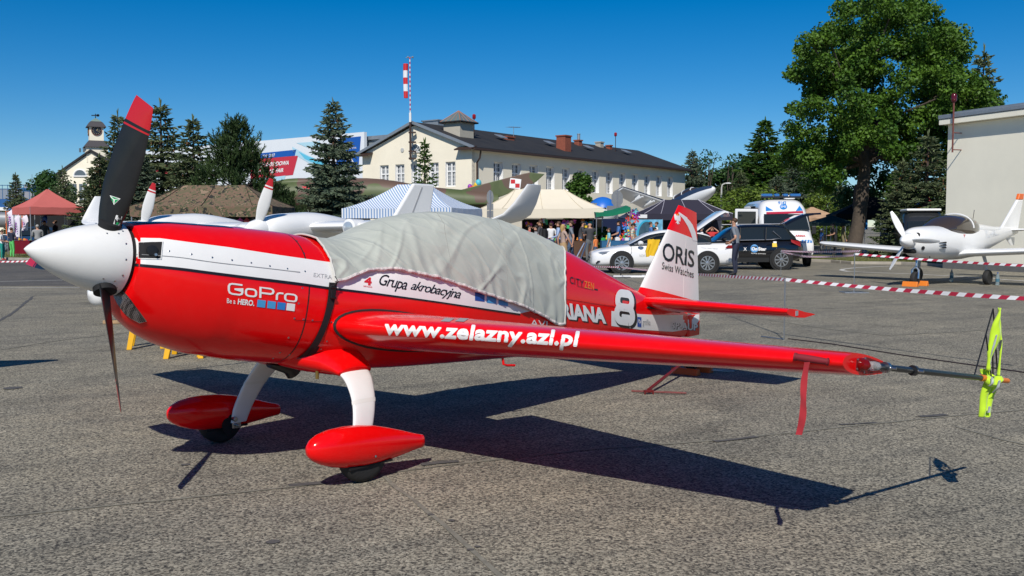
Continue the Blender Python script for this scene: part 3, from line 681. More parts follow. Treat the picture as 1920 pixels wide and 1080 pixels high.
# propeller maker's badge
SB = Surf(blades[0]); GRN = mat('green_vinyl', (.01, .35, .1), .4)
lay_poly('maker_badge', [(206, 366), (226, 372.5), (213.5, 384)], SB, DECALW, P, .001)
for tri in ([(208.5, 367.8), (222, 372.2), (214, 373)], [(223.5, 373.5), (214.5, 382), (215.6, 374.5)], [(207.5, 369.5), (212.6, 374.3), (213, 381.5)]): lay_poly('maker_badge', tri, SB, GRN, P, .002)
lay_poly('blade_label', [(218, 403), (229, 406), (223, 423), (212, 421)], SB, DECALW, P, .001)
lay_poly('blade_label', [(219, 416.5), (223, 417.5), (220.5, 421.5), (217, 420.5)], SB, GRN, P, .002)
T('blade_label', 'CS-P', [(219.5, 407), (226, 409), (225, 413), (218.5, 411)], SB, GREYV, off=.002)
# ================================================================ the canopy cover
t = NT('cover_cloth'); n1 = t.noise(3.5, 6, .7); n2 = t.noise(420, 2); n3 = t.noise(1.1, 4)
col = t.ramp(n1, [(.25, (.34, .365, .32)), (.55, (.44, .46, .405)), (.8, (.50, .51, .46))])
t.set('Base Color', t.mix(.35, col, t.ramp(n3, [(.3, (.38, .40, .355)), (.7, (.49, .50, .445))]))); t.set('Roughness', .85); t.set('Sheen Weight', .15); t.set('Specular IOR Level', .2); mp = t.n('Mapping', {'Vector': t.tc.outputs['Object'], 'Rotation': (0, rad(40), 0), 'Scale': (1.5, .9, .22)}, vector_type='TEXTURE'); cr_ = t.noise(1.0, 2, .4, mp.outputs[0]); mp2 = t.n('Mapping', {'Vector': t.tc.outputs['Object'], 'Rotation': (0, rad(62), 0), 'Scale': (1.2, .8, .16)}, vector_type='TEXTURE'); cr2 = t.noise(1.0, 1, .4, mp2.outputs[0])
rdg = lambda q, k: t.math('POWER', t.math('SUBTRACT', 1.0, t.math('MINIMUM', t.math('MULTIPLY', t.math('ABSOLUTE', t.math('SUBTRACT', q, .5)), k), 1.0)), 2.0)
t.bump(t.math('ADD', t.math('ADD', rdg(cr_, 11), t.math('MULTIPLY', rdg(cr2, 13), .5)), t.math('MULTIPLY', n2, .1)), .5, .009)
CLOTH = t.m; HEM = mat('hem_cloth', (.62, .56, .53), .8, var=.15, vscale=30, bump=.5, bscale=60)
cov = thing('canopy_cover', 'grey cloth cover strapped over the canopy of the red aerobatic plane', 'cover', P.location, P.rotation_euler.z)
hem_px = [(618, 531), (640, 527), (668, 517), (700, 508), (735, 506), (770, 511), (805, 518), (850, 530), (890, 545), (940, 561), (985, 577), (1020, 594), (1046, 607), (1057, 606)]
hem = []
for u, v in hem_px:
    p = PMi @ S_F.hit(u, v, 0); hem.append((p.x, p.z))
hem.sort()
SX0, SX1 = .07, 2.9
def pix(p):
    w = PM @ p - CAM; fy = w.y*_c - w.z*_s; return 960 + F*w.x/fy, 540 - F*(w.y*_s + w.z*_c)/fy
def q_for_z(sx, z):                               # ring angle on the port side at height z
    lo, hi = .05, math.pi*.95
    for _ in range(30):
        m_ = (lo + hi)/2
        if fus(sx, m_).z > z: lo = m_
        else: hi = m_
    return lo
NS, NA = 260, 200
def hemz(sx): return interp([h[0] for h in hem], [h[1] for h in hem], sx)
def hemq(sx):
    q = 1.4
    for _ in range(6): q = q_for_z(sx, hemz(fus(sx, q).x))
    return q
rows = []; hemrow = []
ridges = [(.95, .25, .8, 1.3, .022, .05), (.72, .35, .30, .95, .02, .04), (1.0, .2, 1.6, 1.15, .02, .05), (1.25, .2, 1.95, 1.2, .018, .045), (1.5, .25, 2.3, 1.25, .02, .05), (1.9, .3, 2.55, 1.35, .016, .05), (2.1, .2, 2.75, 1.25, .018, .045), (.8, .1, .42, 1.1, .02, .04), (2.3, .5, 2.72, 1.5, .02, .03)]
def seg_d(x, y, r):
    ax, ay, bx, by = r[:4]; dx, dy = bx-ax, by-ay; tt = max(0, min(1, ((x-ax)*dx + (y-ay)*dy)/(dx*dx+dy*dy)))
    return math.hypot(x-ax-tt*dx, (y-ay-tt*dy)), tt
hx = lin(0, 3.1, 60); hq = [hemq(x) for x in hx]
def end_x(a):                                      # the rear edge runs straight down the side
    lo, hi = 1.6, 3.1
    for _ in range(24):
        m_ = (lo + hi)/2
        if pix(fus(m_, abs(a)*interp(hx, hq, m_)))[0] < 1056 - 14*max(0, .4 - abs(a)): lo = m_
        else: hi = m_
    return lo
ex = [end_x(abs(-1 + 2*j/NA)) for j in range(NA+1)]
for i in range(NS+1):
    row = []
    for j in range(NA+1):
        a = -1 + 2*j/NA; sx = SX0 + (ex[j]-SX0)*i/NS; q = a * interp(hx, hq, sx)
        p = fus(sx, q); e = .004
        nrm = (fus(sx, q + e) - p).cross(fus(sx + e, q) - p)
        nrm = nrm.normalized() if nrm.length else Vector((0, 0, 1))
        if nrm.dot(Vector((0, p.y, p.z - .9))) < 0: nrm = -nrm
        x, y = p.x, abs(q)
        h = .016 + .007*noise.noise(Vector((x*1.6, q*1.6, 3))) + .006*noise.noise(Vector((x*5, q*4, 1)))
        # gathers at the elastic hem and folds hanging from the top
        edge = max(0, (abs(a) - .72)/.28)
        h += .009 * edge * (.5 + .5*math.sin(x*46 + 9*noise.noise(Vector((x*2.3, q, 0)))))
        fw = max(0, 1 - abs(x - .45)/.42)
        h += .030 * fw * abs(noise.noise(Vector((x*7.5 - y*1.2, y*.9, 7)))) * min(1, y*1.3)
        sd = noise.noise(Vector((x*2.6 + y*1.7, (y*1.0 - x*.5), 11.3 if a > 0 else 4)))
        h += .010 * (1 - min(1, abs(sd)*9)) * min(1, y) 
        sd2 = noise.noise(Vector((x*4.2 - y*2.3, y*1.1 + x*.6, 21.3)))
        h += .006 * (1 - min(1, abs(sd2)*10)) * min(1, y)
        for r in ridges:
            d, tt = seg_d(x, y, r); h += r[4]*.4*math.exp(-(d/r[5])**2*2.2) * math.sin(math.pi*min(1, tt*.9+.1))
        if abs(x - 2.05) < .012: h += .004            # sewn seams
        row.append(p + nrm * max(.006, h))
    rows.append(row)
cv = MB().loft(rows, closed=False); cvo = cv.build('cover_cloth', CLOTH, cov, smooth=True, auto=0)
sm = cvo.modifiers.new('solid', 'SOLIDIFY'); sm.thickness = .004; sm.offset = -1
for side in (0, NA):                               # padded hem along each lower edge
    path = [rows[i][side] for i in range(0, NS+1)]
    MB().tube([p + Vector((0, 0, .004*noise.noise(p*18))) for i, p in enumerate(path)], [.012 + .005*noise.noise(p*34) + .002*noise.noise(p*90) for p in path], 7).build('elastic_hem', HEM, cov, smooth=True)
for i, r in ((0, .007), (NS, .009)):
    MB().tube([rows[i][j] for j in range(0, NA+1, 2)], r, 6).build('edge_piping', mat('piping', (.55, .54, .5), .8), cov, smooth=True)
MB().tube([rows[int(NS*.68)][j] + Vector((0, 0, .001)) for j in range(0, NA+1, 2)], .0022, 5).build('sewn_seam', mat('seam_thread', (.28, .28, .26), .9), cov, smooth=True)
MB().tube([rows[int(NS*.42)][j] + Vector((0, 0, .001)) for j in range(0, NA+1, 2)], .0018, 5).build('sewn_seam', MATS['seam_thread'], cov, smooth=True)
STRAP = mat('strap_webbing', (.01, .01, .012), .7, bump=.4, bscale=300)
lay_band('strap', [(616, 530), (613, 560), (607, 590), (594, 625), (575, 655), (555, 672), (541, 681)], [(631, 531), (627, 562), (619, 592), (605, 630), (587, 660), (567, 677), (553, 687)], S_F, STRAP, cov, .007, 10, 30)
ring_q = lin(2.15, 2*math.pi - 2.0, 24); sxx = .03
MB().loft([[fus(sxx, q) + Vector((-.03, 0, -.006)), fus(sxx, q) + Vector((.03, 0, -.006))] for q in ring_q], closed=False).build('strap', STRAP, cov)
bp_ = PMi @ S_F.hit(621, 548, .02)
MB().box(bp_, (.035, .014, .085), ry=rad(8)).box(bp_ + Vector((0, -.006, .03)), (.045, .01, .02), ry=rad(8)).box(bp_ + Vector((-.003, -.006, -.035)), (.042, .012, .018), ry=rad(8)).build('buckle', mat('buckle_plastic', (.01, .01, .01), .3), cov, bevel=.004)
MB().tube([bp_ + Vector((.005, -.01, .04)), bp_ + Vector((.012, -.03, .075)), bp_ + Vector((.0, -.02, .10))], .003, 5).tube([bp_ + Vector((.005, -.01, .04)), bp_ + Vector((.03, -.02, .07))], .003, 5).build('drawstring', STRAP, cov)
lay_text('cover_lettering', 'RA', [(897, 512), (921, 518), (921, 532), (897, 526)], Surf(cvo), mat('faded_print', (.42, .425, .39), .85), cov, off=.001, step=6)
# ================================================================ pitot cover with its streamer
rb = thing('pitot_cover', 'red cloth pitot sleeve with long hanging streamer on the wing leading edge', 'pitot cover', P.location, P.rotation_euler.z)
RB = mat('streamer_cloth', (.42, .02, .03), .75, var=.12, vscale=12, sheen=.2)
tt_ = 3.56; le = WLE(tt_); p0 = Vector((le[0] - .012, -tt_, le[1] - .002)); p1 = Vector((WLE(3.41)[0] - .02, -3.41, WLE(3.41)[1] + .012))
MB().tube([p0, p0.lerp(p1, .3), p0.lerp(p1, .7), p1], [.013, .016, .017, .015], 14).tube([p0.lerp(p1, .02), p0.lerp(p1, .06)], .018, 12).tube([p0.lerp(p1, .94), p1 + (p1-p0)*.01], .0185, 12).build('sleeve', mat('sleeve_cloth', (.2, .012, .02), .75, var=.15), rb, smooth=True)
rows_ = []
for k in lin(0, 1, 40):
    b_ = p0.lerp(p1, .60) + Vector((-.01 + .004*math.sin(k*9), .03*k + .006*math.sin(k*7), -.012 - .335*k)); w = .0135 + .003*k
    rows_.append([b_ + Vector((-.003*math.sin(k*15), -w, .002*math.sin(k*20))), b_ + Vector((.003*math.sin(k*22), 0, 0)), b_ + Vector((.003*math.sin(k*15), w, -.002*math.sin(k*20)))])
MB().loft(rows_, closed=False).build('streamer', RB, rb, smooth=True)
# ================================================================ safety vest on the boom
vst = thing('safety_vest', 'yellow high visibility vest knotted over the sighting boom at the wing tip', 'vest', P.location, P.rotation_euler.z)
VY = mat('hi_vis_cloth', (.52, .78, .02), .7, var=.08, vscale=8, sheen=.3); VG = mat('reflective_band', (.42, .45, .43), .35, .3); VK = mat('vest_dark', (.02, .02, .02), .8)
b0, b1, bd, apex = BOOM
MV = PMi
kn = b0.lerp(b1, .955)
vr = PM.inverted().to_3x3() @ Vector((1, 0, 0)); vu = Vector((0, 0, 1)); vd = PM.inverted().to_3x3() @ Vector((0, 1, 0))
kz = kn
ppm = 1800 / (PM @ kn).y
def VP(u, v, dd=0): return kn + vr*((u - 1849)/ppm) + vu*((709 - v)/ppm) + vd*dd    # in the plane through the knot that faces the viewer
def strip(nm, cs, m, thick=.004, bulge=.012):       # centre points (u, v, half-width px, depth)
    rows_ = []
    us = list(range(len(cs)))
    for k in lin(0, len(cs)-1, 26):
        u, v, w, d = (interp(us, [c[i] for c in cs], k) for i in range(4))
        rows_.append([VP(u + w*x, v, d - bulge*(1-x*x) + .0015*math.sin(k*3 + x*2)) for x in lin(-1, 1, 8)])
    o = MB().loft(rows_, closed=False).build(nm, m, vst, smooth=True, auto=0); s_ = o.modifiers.new('s', 'SOLIDIFY'); s_.thickness = thick; return o
strip('hanging_panel', [(1846, 708, 8, -.02), (1842, 722, 9, -.02), (1838, 745, 8, -.01), (1837, 765, 7, -.01), (1837, 782, 7, 0)], VY)
strip('hanging_panel', [(1858, 708, 9, -.01), (1858, 722, 9, 0), (1853, 745, 8, .01), (1850, 765, 6.5, .01), (1848, 782, 6.5, 0)], VY)
strip('knot', [(1835, 700, 8, -.03), (1839, 708, 12, -.05), (1844, 716, 10, -.05), (1848, 722, 7, -.03)], VY, bulge=.02)
strip('knot', [(1862, 702, 7, -.02), (1858, 710, 10, -.045), (1852, 718, 9, -.04)], VY, bulge=.02)
strip('knot', [(1842, 692, 7, .03), (1848, 700, 10, .035), (1856, 706, 10, .02)], VY, bulge=-.01)
strip('shoulder_panel', [(1863, 574, .8, -.012), (1859, 590, 4, -.02), (1855, 605, 7.5, -.02), (1854, 622, 10, -.02), (1852, 638, 10, -.02), (1847, 655, 7, -.02), (1844, 672, 4, -.02), (1843, 692, 5, -.02)], VY)
strip('shoulder_panel', [(1863, 574, .8, .01), (1866, 600, 3, .012), (1868, 622, 3.5, .012), (1870, 640, 3, .01), (1868, 660, 2.2, .0), (1865, 680, 2, -.01), (1864, 704, 4, -.01)], VY)
strip('reflective_band', [(1854, 624, 1.8, -.036), (1850, 642, 1.8, -.036), (1846, 660, 1.6, -.034), (1844, 680, 1.4, -.03)], VG, .001, 0)
strip('reflective_band', [(1841, 702, 2.5, -.075), (1841, 712, 2.5, -.08), (1838, 719, 2.5, -.07)], VG, .001, 0)
strip('reflective_band', [(1856, 708, 2.5, -.072), (1854, 720, 2.4, -.07), (1849, 734, 2, -.04)], VG, .001, 0)
strip('reflective_band', [(1846, 760, 2.5, -.03), (1845, 772, 2.6, -.03)], VG, .001, 0)
strip('dark_strip', [(1864, 634, 2, -.03), (1862, 645, 2.5, -.03), (1861, 655, 1.2, -.03)], mat('vest_dark_grey', (.05, .055, .05), .8), .001, 0)  # narrow dark grey strip between the shoulder panels
# ================================================================ chock, rope, tow bar
ORG = mat('orange_plastic', (.62, .11, .015), .5, var=.1)
ck = thing('wheel_chock', 'orange chocks with white cord at the tail wheel of the red plane', 'wheel chock', PM @ Vector((5.1, 0, 0)), P.rotation_euler.z)
for x in (-.13, .13):
    MB().prism([(x - .05, -.16, 0), (x + .05, -.16, 0), (x + .02, -.16, .065), (x - .02, -.16, .065)], (0, .32, 0)).build('chock_block', ORG, ck, bevel=.006)
MB().tube([(.13, -.16, .03), (.22, -.26, .02), (.36, -.30, .008), (.42, -.2, .008), (.3, -.12, .01), (.15, -.12, .04)], .004, 5).build('chock_cord', mat('white_cord', (.6, .6, .58), .8), ck, smooth=True)
A, B = G(1216, 739), G(1287, 741); A0 = G(1184, 737)
tb = thing('tow_bar', 'dark red towing bar with cross handle lying by the tail wheel', 'tow bar', A, 0)
TR = mat('tow_bar_red', (.13, .008, .008), .5, var=.15); hd = PM @ Vector((4.98, -.03, .17)) - A
MB().tube([(0, 0, .04), hd], .016, 10).build('bar', TR, tb, smooth=True)
MB().tube([A0 - A + Vector((0, 0, .02)), B - A + Vector((0, 0, .02))], .009, 8).build('cross_handle', TR, tb, smooth=True)
MB().box((0, 0, .028), (.09, .035, .022), rz=.2).tube([(-.035, -.02, .0), (-.035, -.02, .04)], .008, 8).tube([(.04, -.02, .0), (.04, -.02, .04)], .008, 8).build('handle_clamp', TR, tb, bevel=.003)
MB().box(hd, (.05, .13, .03), rz=P.rotation_euler.z).build('hook', TR, tb, bevel=.004)
# ================================================================ buildings
CREAM = mat('cream_render', (.86, .79, .635), .9, var=.06, vscale=.6)
CREAM2 = mat('cream_render_right', (.88, .835, .69), .9, var=.06, vscale=.5)
ROOF = mat('dark_roofing', (.022, .022, .024), .85, var=.25, vscale=1.2, bump=.3, bscale=8)
WFRAME = mat('white_frame', (.78, .78, .77), .5); GLASS = mat('window_glass', (.10, .12, .14), .06, spec=.8)
GUTTER = mat('brown_gutter', (.05, .028, .02), .5); ZINC = mat('zinc_sheet', (.32, .35, .38), .45, .5, var=.1)
BRICK = mat('red_brick', (.26, .075, .045), .9, var=.3, vscale=9); COPPER = mat('copper_rib', (.36, .15, .09), .5)
SKYG = mat('skylight_glass', (.13, .18, .18), .1, spec=.8)
STONE = mat('plinth_stone', (.14, .14, .14), .9, var=.15)
def window(parent, o, ex, n, w, h, cols=2, bars=4, transom=.62, reveal=.22):
    """o: lower left corner on the wall, ex: along the wall, n: outward normal; frame set back in its reveal"""
    ex = Vector(ex); n = Vector(n); up = Vector((0, 0, 1)); o = Vector(o)
    R = Matrix((ex, n, up)).transposed()
    ang = math.atan2(ex.y, ex.x)
    def bx(mb, x0, x1, z0, z1, d0, d1): mb.box(o + ex*((x0+x1)/2) + up*((z0+z1)/2) + n*((d0+d1)/2), (abs(x1-x0), abs(d1-d0), z1-z0), rz=ang)
    g = MB(); bx(g, -.0, w, 0, h, .004, .012); W = g.build('window', GLASS, parent)
    f = MB(); b = .095
    bx(f, 0, b, 0, h, .013, .07); bx(f, w-b, w, 0, h, .013, .07); bx(f, b, w-b, h-b, h, .013, .07); bx(f, b, w-b, 0, b, .013, .07)
    bx(f, w/2-.065, w/2+.065, b, h-b, .013, .085); bx(f, b, w-b, h*transom-.05, h*transom+.05, .0135, .09); f.build('frame', WFRAME, W)
    m = MB()
    for sx in (.0, .5):
        x0, x1 = (b, w/2-.05) if sx == 0 else (w/2+.05, w-b)
        bx(m, (x0+x1)/2-.016, (x0+x1)/2+.016, b, h-b, .0125, .035)
        for k in range(1, bars):
            z = h*transom*k/bars
            if k: bx(m, x0, x1, z-.014, z+.014, .0128, .034)
        bx(m, x0, x1, h*(transom+1)/2-.014, h*(transom+1)/2+.014, .0128, .034)
    m.build('glazing_bar', WFRAME, W)
    s_ = MB(); bx(s_, -.05, w+.05, -.09, -.01, .0, .12); s_.build('sill', WFRAME, W)
    return W
hall = thing('terminal_building', 'long cream two storey building with dark gabled roof and tall white windows', 'building', (-2.71, 65, 0), math.atan2(.8, .6))
LB, WB, EAVE, RIDGE = 31.2, 10.4, 6.75, 8.62
yR = 5.2
# walls with window openings cut out as real reveals: wall skin 0.3 m proud of the window plane
def wall_with_holes(name, L, prof, holes, org, ex, n, th, m, parent):
    """prof(x) = wall height; holes = list (x0,x1,z0,z1); built as boxes between the holes"""
    mb = MB(); ex = Vector(ex); n = Vector(n); o = Vector(org); up = Vector((0, 0, 1))
    xs = sorted(set([0, L] + [h for q in holes for h in q[:2]] + [x for x in prof[1]]))
    for a, b in zip(xs, xs[1:]):
        zc = [0]; cuts = [q for q in holes if q[0] <= a + 1e-6 and q[1] >= b - 1e-6]
        spans = []; z = 0
        for q in sorted(cuts, key=lambda q: q[2]): spans.append((z, q[2])); z = q[3]
        ta, tb = prof[0](a), prof[0](b)
        for z0, z1 in spans:
            if z1 > z0: mb.prism([o + ex*a + up*z0, o + ex*b + up*z0, o + ex*b + up*z1, o + ex*a + up*z1], -n*th)
        mb.prism([o + ex*a + up*z, o + ex*b + up*z, o + ex*b + up*tb, o + ex*a + up*ta], -n*th)
    return mb.build(name, m, parent)
sx_w = [2.93 + 2.13*k for k in range(13)]
side_holes = [(x-.56, x+.56, 4.2, 6.0) for x in sx_w] + [(x-.56, x+.56, 1.2, 3.0) for x in sx_w[9:]]
wall_with_holes('side_wall', LB, (lambda x: EAVE, []), side_holes, (0, 0, 0), (1, 0, 0), (0, -1, 0), .5, CREAM, hall)
gy = [1.89, 3.41, 5.07, 6.64, 8.18]
g_holes = [(y-.46, y+.46, 4.25, 5.95) for y in gy]
gprof = lambda y: EAVE + .1 + (RIDGE - EAVE - .1) * (1 - abs(y - yR)/yR)
wall_with_holes('gable_wall', WB, (gprof, [yR]), g_holes, (.003, 0, 0), (0, 1, 0), (-1, 0, 0), .3, CREAM, hall)
MB().prism([(LB, 0, 0), (LB, WB, 0), (LB, WB, EAVE), (LB, yR, RIDGE), (LB, 0, EAVE)], (.25, 0, 0)).build('gable_wall', CREAM, hall)
MB().box((LB/2, WB - .15, EAVE/2), (LB - .7, .3, EAVE)).build('rear_wall', CREAM, hall)
for x in sx_w: window(hall, (x-.56, .30, 4.2), (1, 0, 0), (0, -1, 0), 1.12, 1.8)
for x in sx_w[9:]: window(hall, (x-.56, .30, 1.2), (1, 0, 0), (0, -1, 0), 1.12, 1.8)
for y in gy: window(hall, (.225, y+.46, 4.25), (0, -1, 0), (-1, 0, 0), .92, 1.7)
# sunlit white reveal boards beside the glass
for x in sx_w: MB().box((x + .545, .145, 5.1), (.024, .29, 1.78)).box((x - .545, .145, 5.1), (.024, .29, 1.78)).box((x, .145, 4.212), (1.06, .29, .02)).build('reveal_board', WFRAME, hall)
for y in gy: MB().box((.115, y - .445, 5.1), (.2, .024, 1.68)).box((.115, y + .445, 5.1), (.2, .024, 1.68)).build('reveal_board', WFRAME, hall)
# half round window in the gable
lw = MB(); zl = 6.75
lw.prism([(-.004, yR - .1 + .52*math.cos(t), zl + .52*math.sin(t)) for t in lin(0, math.pi, 16)], (-.01, 0, 0)).build('lunette_window', GLASS, hall)
fr = MB().tube([(-.03, yR - .1 + .54*math.cos(t), zl + .54*math.sin(t)) for t in lin(0, math.pi, 16)], .035, 6).box((-.03, yR - .1, zl), (.07, 1.2, .08))
for t in lin(math.pi/6, math.pi*5/6, 4): fr.tube([(-.025, yR - .1, zl), (-.025, yR - .1 + .52*math.cos(t), zl + .52*math.sin(t))], .018, 5)
fr.tube([(-.025, yR - .1 + .26*math.cos(t), zl + .26*math.sin(t)) for t in lin(0, math.pi, 10)], .015, 5).build('lunette_frame', WFRAME, hall)
MB().lathe([(.16, 0), (.16, .04), (.1, .05)], (-.0, 6.35, 6.95), (-1, 0, 0), 16).build('wall_disc', mat('pale_grey_disc', (.5, .5, .48), .6), hall)
# roof with overhang, eaves boards, gutter
sl = (RIDGE - EAVE)/yR; ov = .42
zr = lambda y: RIDGE + .10 - sl*abs(y - yR)
roof = MB()
for sg in (0, 1):
    y0, y1 = (-ov, yR) if sg == 0 else (yR, WB + ov)
    roof.prism([(-.28, y0, zr(y0)), (LB + .6, y0, zr(y0)), (LB + .6, y1, zr(y1)), (-.28, y1, zr(y1))], (0, 0, .14))
roof_o = roof.build('roof', ROOF, hall)
MB().box((LB/2 + .1, -ov - .06, zr(-ov) + .0), (LB + .9, .12, .16)).build('gutter', GUTTER, hall, bevel=.03)
MB().prism([(-.18, -ov+.02, zr(-ov) - .02), (LB + .5, -ov+.02, zr(-ov) - .02), (LB + .5, .02, EAVE - .05), (-.18, .02, EAVE - .05)], (0, 0, .03)).build('soffit', mat('soffit_grey', (.3, .28, .25), .8), hall)
for sg in (0, 1):
    y0, y1 = (-ov, yR) if sg == 0 else (yR, WB + ov)
    MB().prism([(-.31, y0, zr(y0) + .0), (-.31, y1, zr(y1) + .0), (-.31, y1, zr(y1) + .2), (-.31, y0, zr(y0) + .2)], (.1, 0, 0)).build('verge_flashing', ZINC, hall)
for y0, y1 in ((-ov, 1.1), (WB - 1.1, WB + ov)):          # eaves returns on the gable
    MB().prism([(-.55, y0, EAVE - .1), (-.55, y1, EAVE - .1), (.01, y1, EAVE + .1), (.01, y0, EAVE + .1)], (0, 0, .09)).build('eaves_return', GUTTER, hall)
MB().tube([(.45, -ov, EAVE - .1), (.45, -.35, EAVE - .6), (.45, -.10, EAVE - .9), (.45, -.10, 0)], .06, 8).build('downpipe', GUTTER, hall, smooth=True)
S_R = Surf(roof_o); HMi = mw(hall).inverted()
def on_roof(u, v):
    p = S_R.hit(u, v, 0); return HMi @ p
def chimney(u, v, w, h, m=BRICK, cap=True, nm='chimney', d=None):
    p = on_roof(u, v); o = MB().box(p + Vector((0, 0, h/2 - .3)), (w, d or w, h + .6)).build(nm, m, roof_o)
    if cap: MB().box(p + Vector((0, 0, h + .04)), (w + .12, (d or w) + .12, .1)).build('chimney_cap', m, o)
chimney(1057, 281, .85, 1.05); chimney(1060 + 24, 272, .5, .35); chimney(953, 261, .9, .12, d=.5)
chimney(1124, 275, .55, .35, mat('grey_render', (.4, .37, .32), .9)); chimney(1142, 279, .4, .25, BRICK)
MB().lathe([(.13, 0), (.13, .5), (.15, .5), (.15, .58)], on_roof(1085, 271) + Vector((0, 0, .35)), (0, 0, 1), 12).build('flue', ZINC, roof_o)
p = on_roof(860, 252)
bx_ = MB().box(p + Vector((0, 0, .25)), (1.5, 1.5, 1.1)).build('lantern_base', mat('lantern_render', (.45, .42, .35), .9, var=.08), roof_o)
zb = p.z + .8; R_ = .98
pts = [(p.x + sx*R_, p.y + sy*R_, zb) for sx, sy in ((-1, -1), (1, -1), (1, 1), (-1, 1))]; apx = (p.x, p.y, zb + .85)
MB().add(pts + [apx], [(0, 1, 4), (1, 2, 4), (2, 3, 4), (3, 0, 4), (3, 2, 1, 0)]).build('lantern_glass', SKYG, bx_)
rb_ = MB()
for a in pts: rb_.tube([a, apx], .032, 5)
for i in range(4):
    a, b = Vector(pts[i]), Vector(pts[(i+1) % 4])
    for f_ in (.25, .5, .75):
        rb_.tube([a.lerp(b, f_), a.lerp(b, f_).lerp(Vector(apx), .5 if f_ != .5 else .97)], .018, 4)
rb_.build('lantern_rib', COPPER, bx_)
for i in range(4): MB().tube([pts[i], pts[(i+1) % 4]], .06, 5).build('lantern_curb', ROOF, bx_)
p = Vector((3.2, 5.9, RIDGE + .1)); MB().box(p + Vector((0, 0, .1)), (1.5, 1.5, .75)).build('vent_housing', ZINC, roof_o)
MB().box(p + Vector((0, 0, .5)), (1.65, 1.65, .08)).build('vent_housing', ZINC, roof_o)
for u, v, h in ((889, 256, 1.25), (1154, 284, 1.35)):
    p = on_roof(u, v); o = MB().tube([p - Vector((0, 0, .1)), p + Vector((0, 0, h))], .035, 6).build('lamp_pole', GUTTER, roof_o)
    MB().lathe([(.09, 0), (.13, .06), (.13, .28), (.07, .34)], p + Vector((0, 0, h)), (0, 0, 1), 12).build('obstruction_lamp', mat('red_lamp_glass', (.3, .01, .02), .2), o, smooth=True)
for u, v in ((939, 262), (1030, 273), (1103, 281), (1174, 289)):
    p = on_roof(u, v); MB().prism([p + Vector((-.4, -.35, .1)), p + Vector((.4, -.35, .1)), p + Vector((.4, .3, .36)), p + Vector((-.4, .3, .36))], (0, 0, .05)).build('roof_hatch', ZINC, roof_o)
p = on_roof(963, 262); an = MB().tube([p, p + Vector((0, 0, 1.0))], .02, 5).tube([p + Vector((-.7, 0, .9)), p + Vector((.8, 0, 1.0))], .015, 4)
for k in range(6): an.tube([p + Vector((-.6 + .25*k, -.3, .92 + .015*k)), p + Vector((-.6 + .25*k, .3, .92 + .015*k))], .01, 4)
an.build('roof_antenna', ZINC, roof_o)
# ---- windsock on the gable
mast = thing('windsock_mast', 'tall mast with limp red and white windsock fixed to the cream gable', 'windsock', (0, 0, 0))
g0 = mw(hall) @ Vector((-.5, 5.12, 0)); mast.location = (g0.x, g0.y, 0)
zz = lambda v: CAM_H + (V0 - v)*g0.y/F
MB().tube([(0, 0, zz(301)), (0, 0, zz(231))], .075, 10).build('pole_bracket', GUTTER, mast, smooth=True)
for v in (298, 285, 268, 250): MB().box((.12, .1, zz(v)), (.5, .3, .1)).build('wall_clamp', GUTTER, mast)
MB().tube([(0, 0, zz(231)), (0, 0, zz(214))], .085, 10).build('junction_box', WFRAME, mast)
z0, z1 = zz(214), zz(112); n = 24
SR = mat('signal_red', (.55, .02, .03), .6)
for k in range(n): MB().tube([(0, 0, z0 + (z1-z0)*k/n), (0, 0, z0 + (z1-z0)*(k+1)/n)], .036, 8, cap=False).build('mast_segment', SR if k % 2 else WFRAME, mast)
MB().tube([(-.3, 0, z1 - .05), (.2, 0, z1)], .02, 5).sphere((.19, 0, z1), .08, 8).sphere((-.13, 0, z1), .07, 8).build('anemometer', ZINC, mast)
zs = [zz(v) for v in (124, 136.5, 149.5, 161.5, 174.5, 187)]
for k in range(5):
    r0, r1 = .17 - .006*k, .17 - .006*(k+1); rows_ = []
    for f_ in lin(0, 1, 5):
        z = zs[k] + (zs[k+1] - zs[k])*f_; r = r0 + (r1-r0)*f_
        rows_.append([Vector((-.30 + r*math.cos(a)*(1 + .12*math.sin(3*a + z*2)), r*.7*math.sin(a), z)) for a in [2*math.pi*j/18 for j in range(18)]])
    MB().loft(rows_, cap0=False, cap1=False).build('windsock_band', SR if k % 2 == 0 else mat('sock_white', (.72, .72, .76), .8), mast, smooth=True)
# ---- hangar with the printed front
hg = thing('exhibition_hangar', 'large grey hangar whose front carries a white, red and blue air fair banner', 'hangar', (-12, 80, 0), math.atan2(21, -27))
LH, HH = 35, 9.3
front = MB().box((LH/2, .15, HH/2), (LH, .3, HH)).build('banner_front', mat('banner_white', (.72, .76, .80), .6, var=.04, vscale=.4), hg)
# back of the building is on the side away from the camera
sg_ = 1 if (mw(hg) @ Vector((0, 5, 0)) - mw(hg).translation).y < 0 else -1
bk = -sg_
MB().box((LH/2 - 3.5, bk*10, HH/2 - .3), (LH + 7.4, 19, HH - .6)).build('hangar_body', mat('hangar_cladding', (.30, .34, .36), .5, .3, var=.08, vscale=.5), hg)
for k in range(14): MB().box((-7.2 + .0, bk*(1.2 + 1.3*k), HH/2 - .3), (.08, .12, HH - .7)).build('cladding_rib', ZINC, hg)
MB().box((LH/2 - 3.5, bk*10, HH - .45), (LH + 7.8, 19.4, .3)).build('roof_edge', ZINC, hg)
S_H = Surf(front)
B_BLUE = mat('banner_blue', (.012, .10, .42), .5); B_RED = mat('banner_red', (.55, .035, .06), .5); B_CY = mat('banner_cyan', (.12, .52, .72), .5); B_CY2 = mat('banner_pale_cyan', (.42, .66, .78), .5); PW = mat('print_white', (.85, .85, .85), .5)
HP = lambda nm, pts, m, off=.02: lay_poly(nm, pts, S_H, m, hg, off, 40)
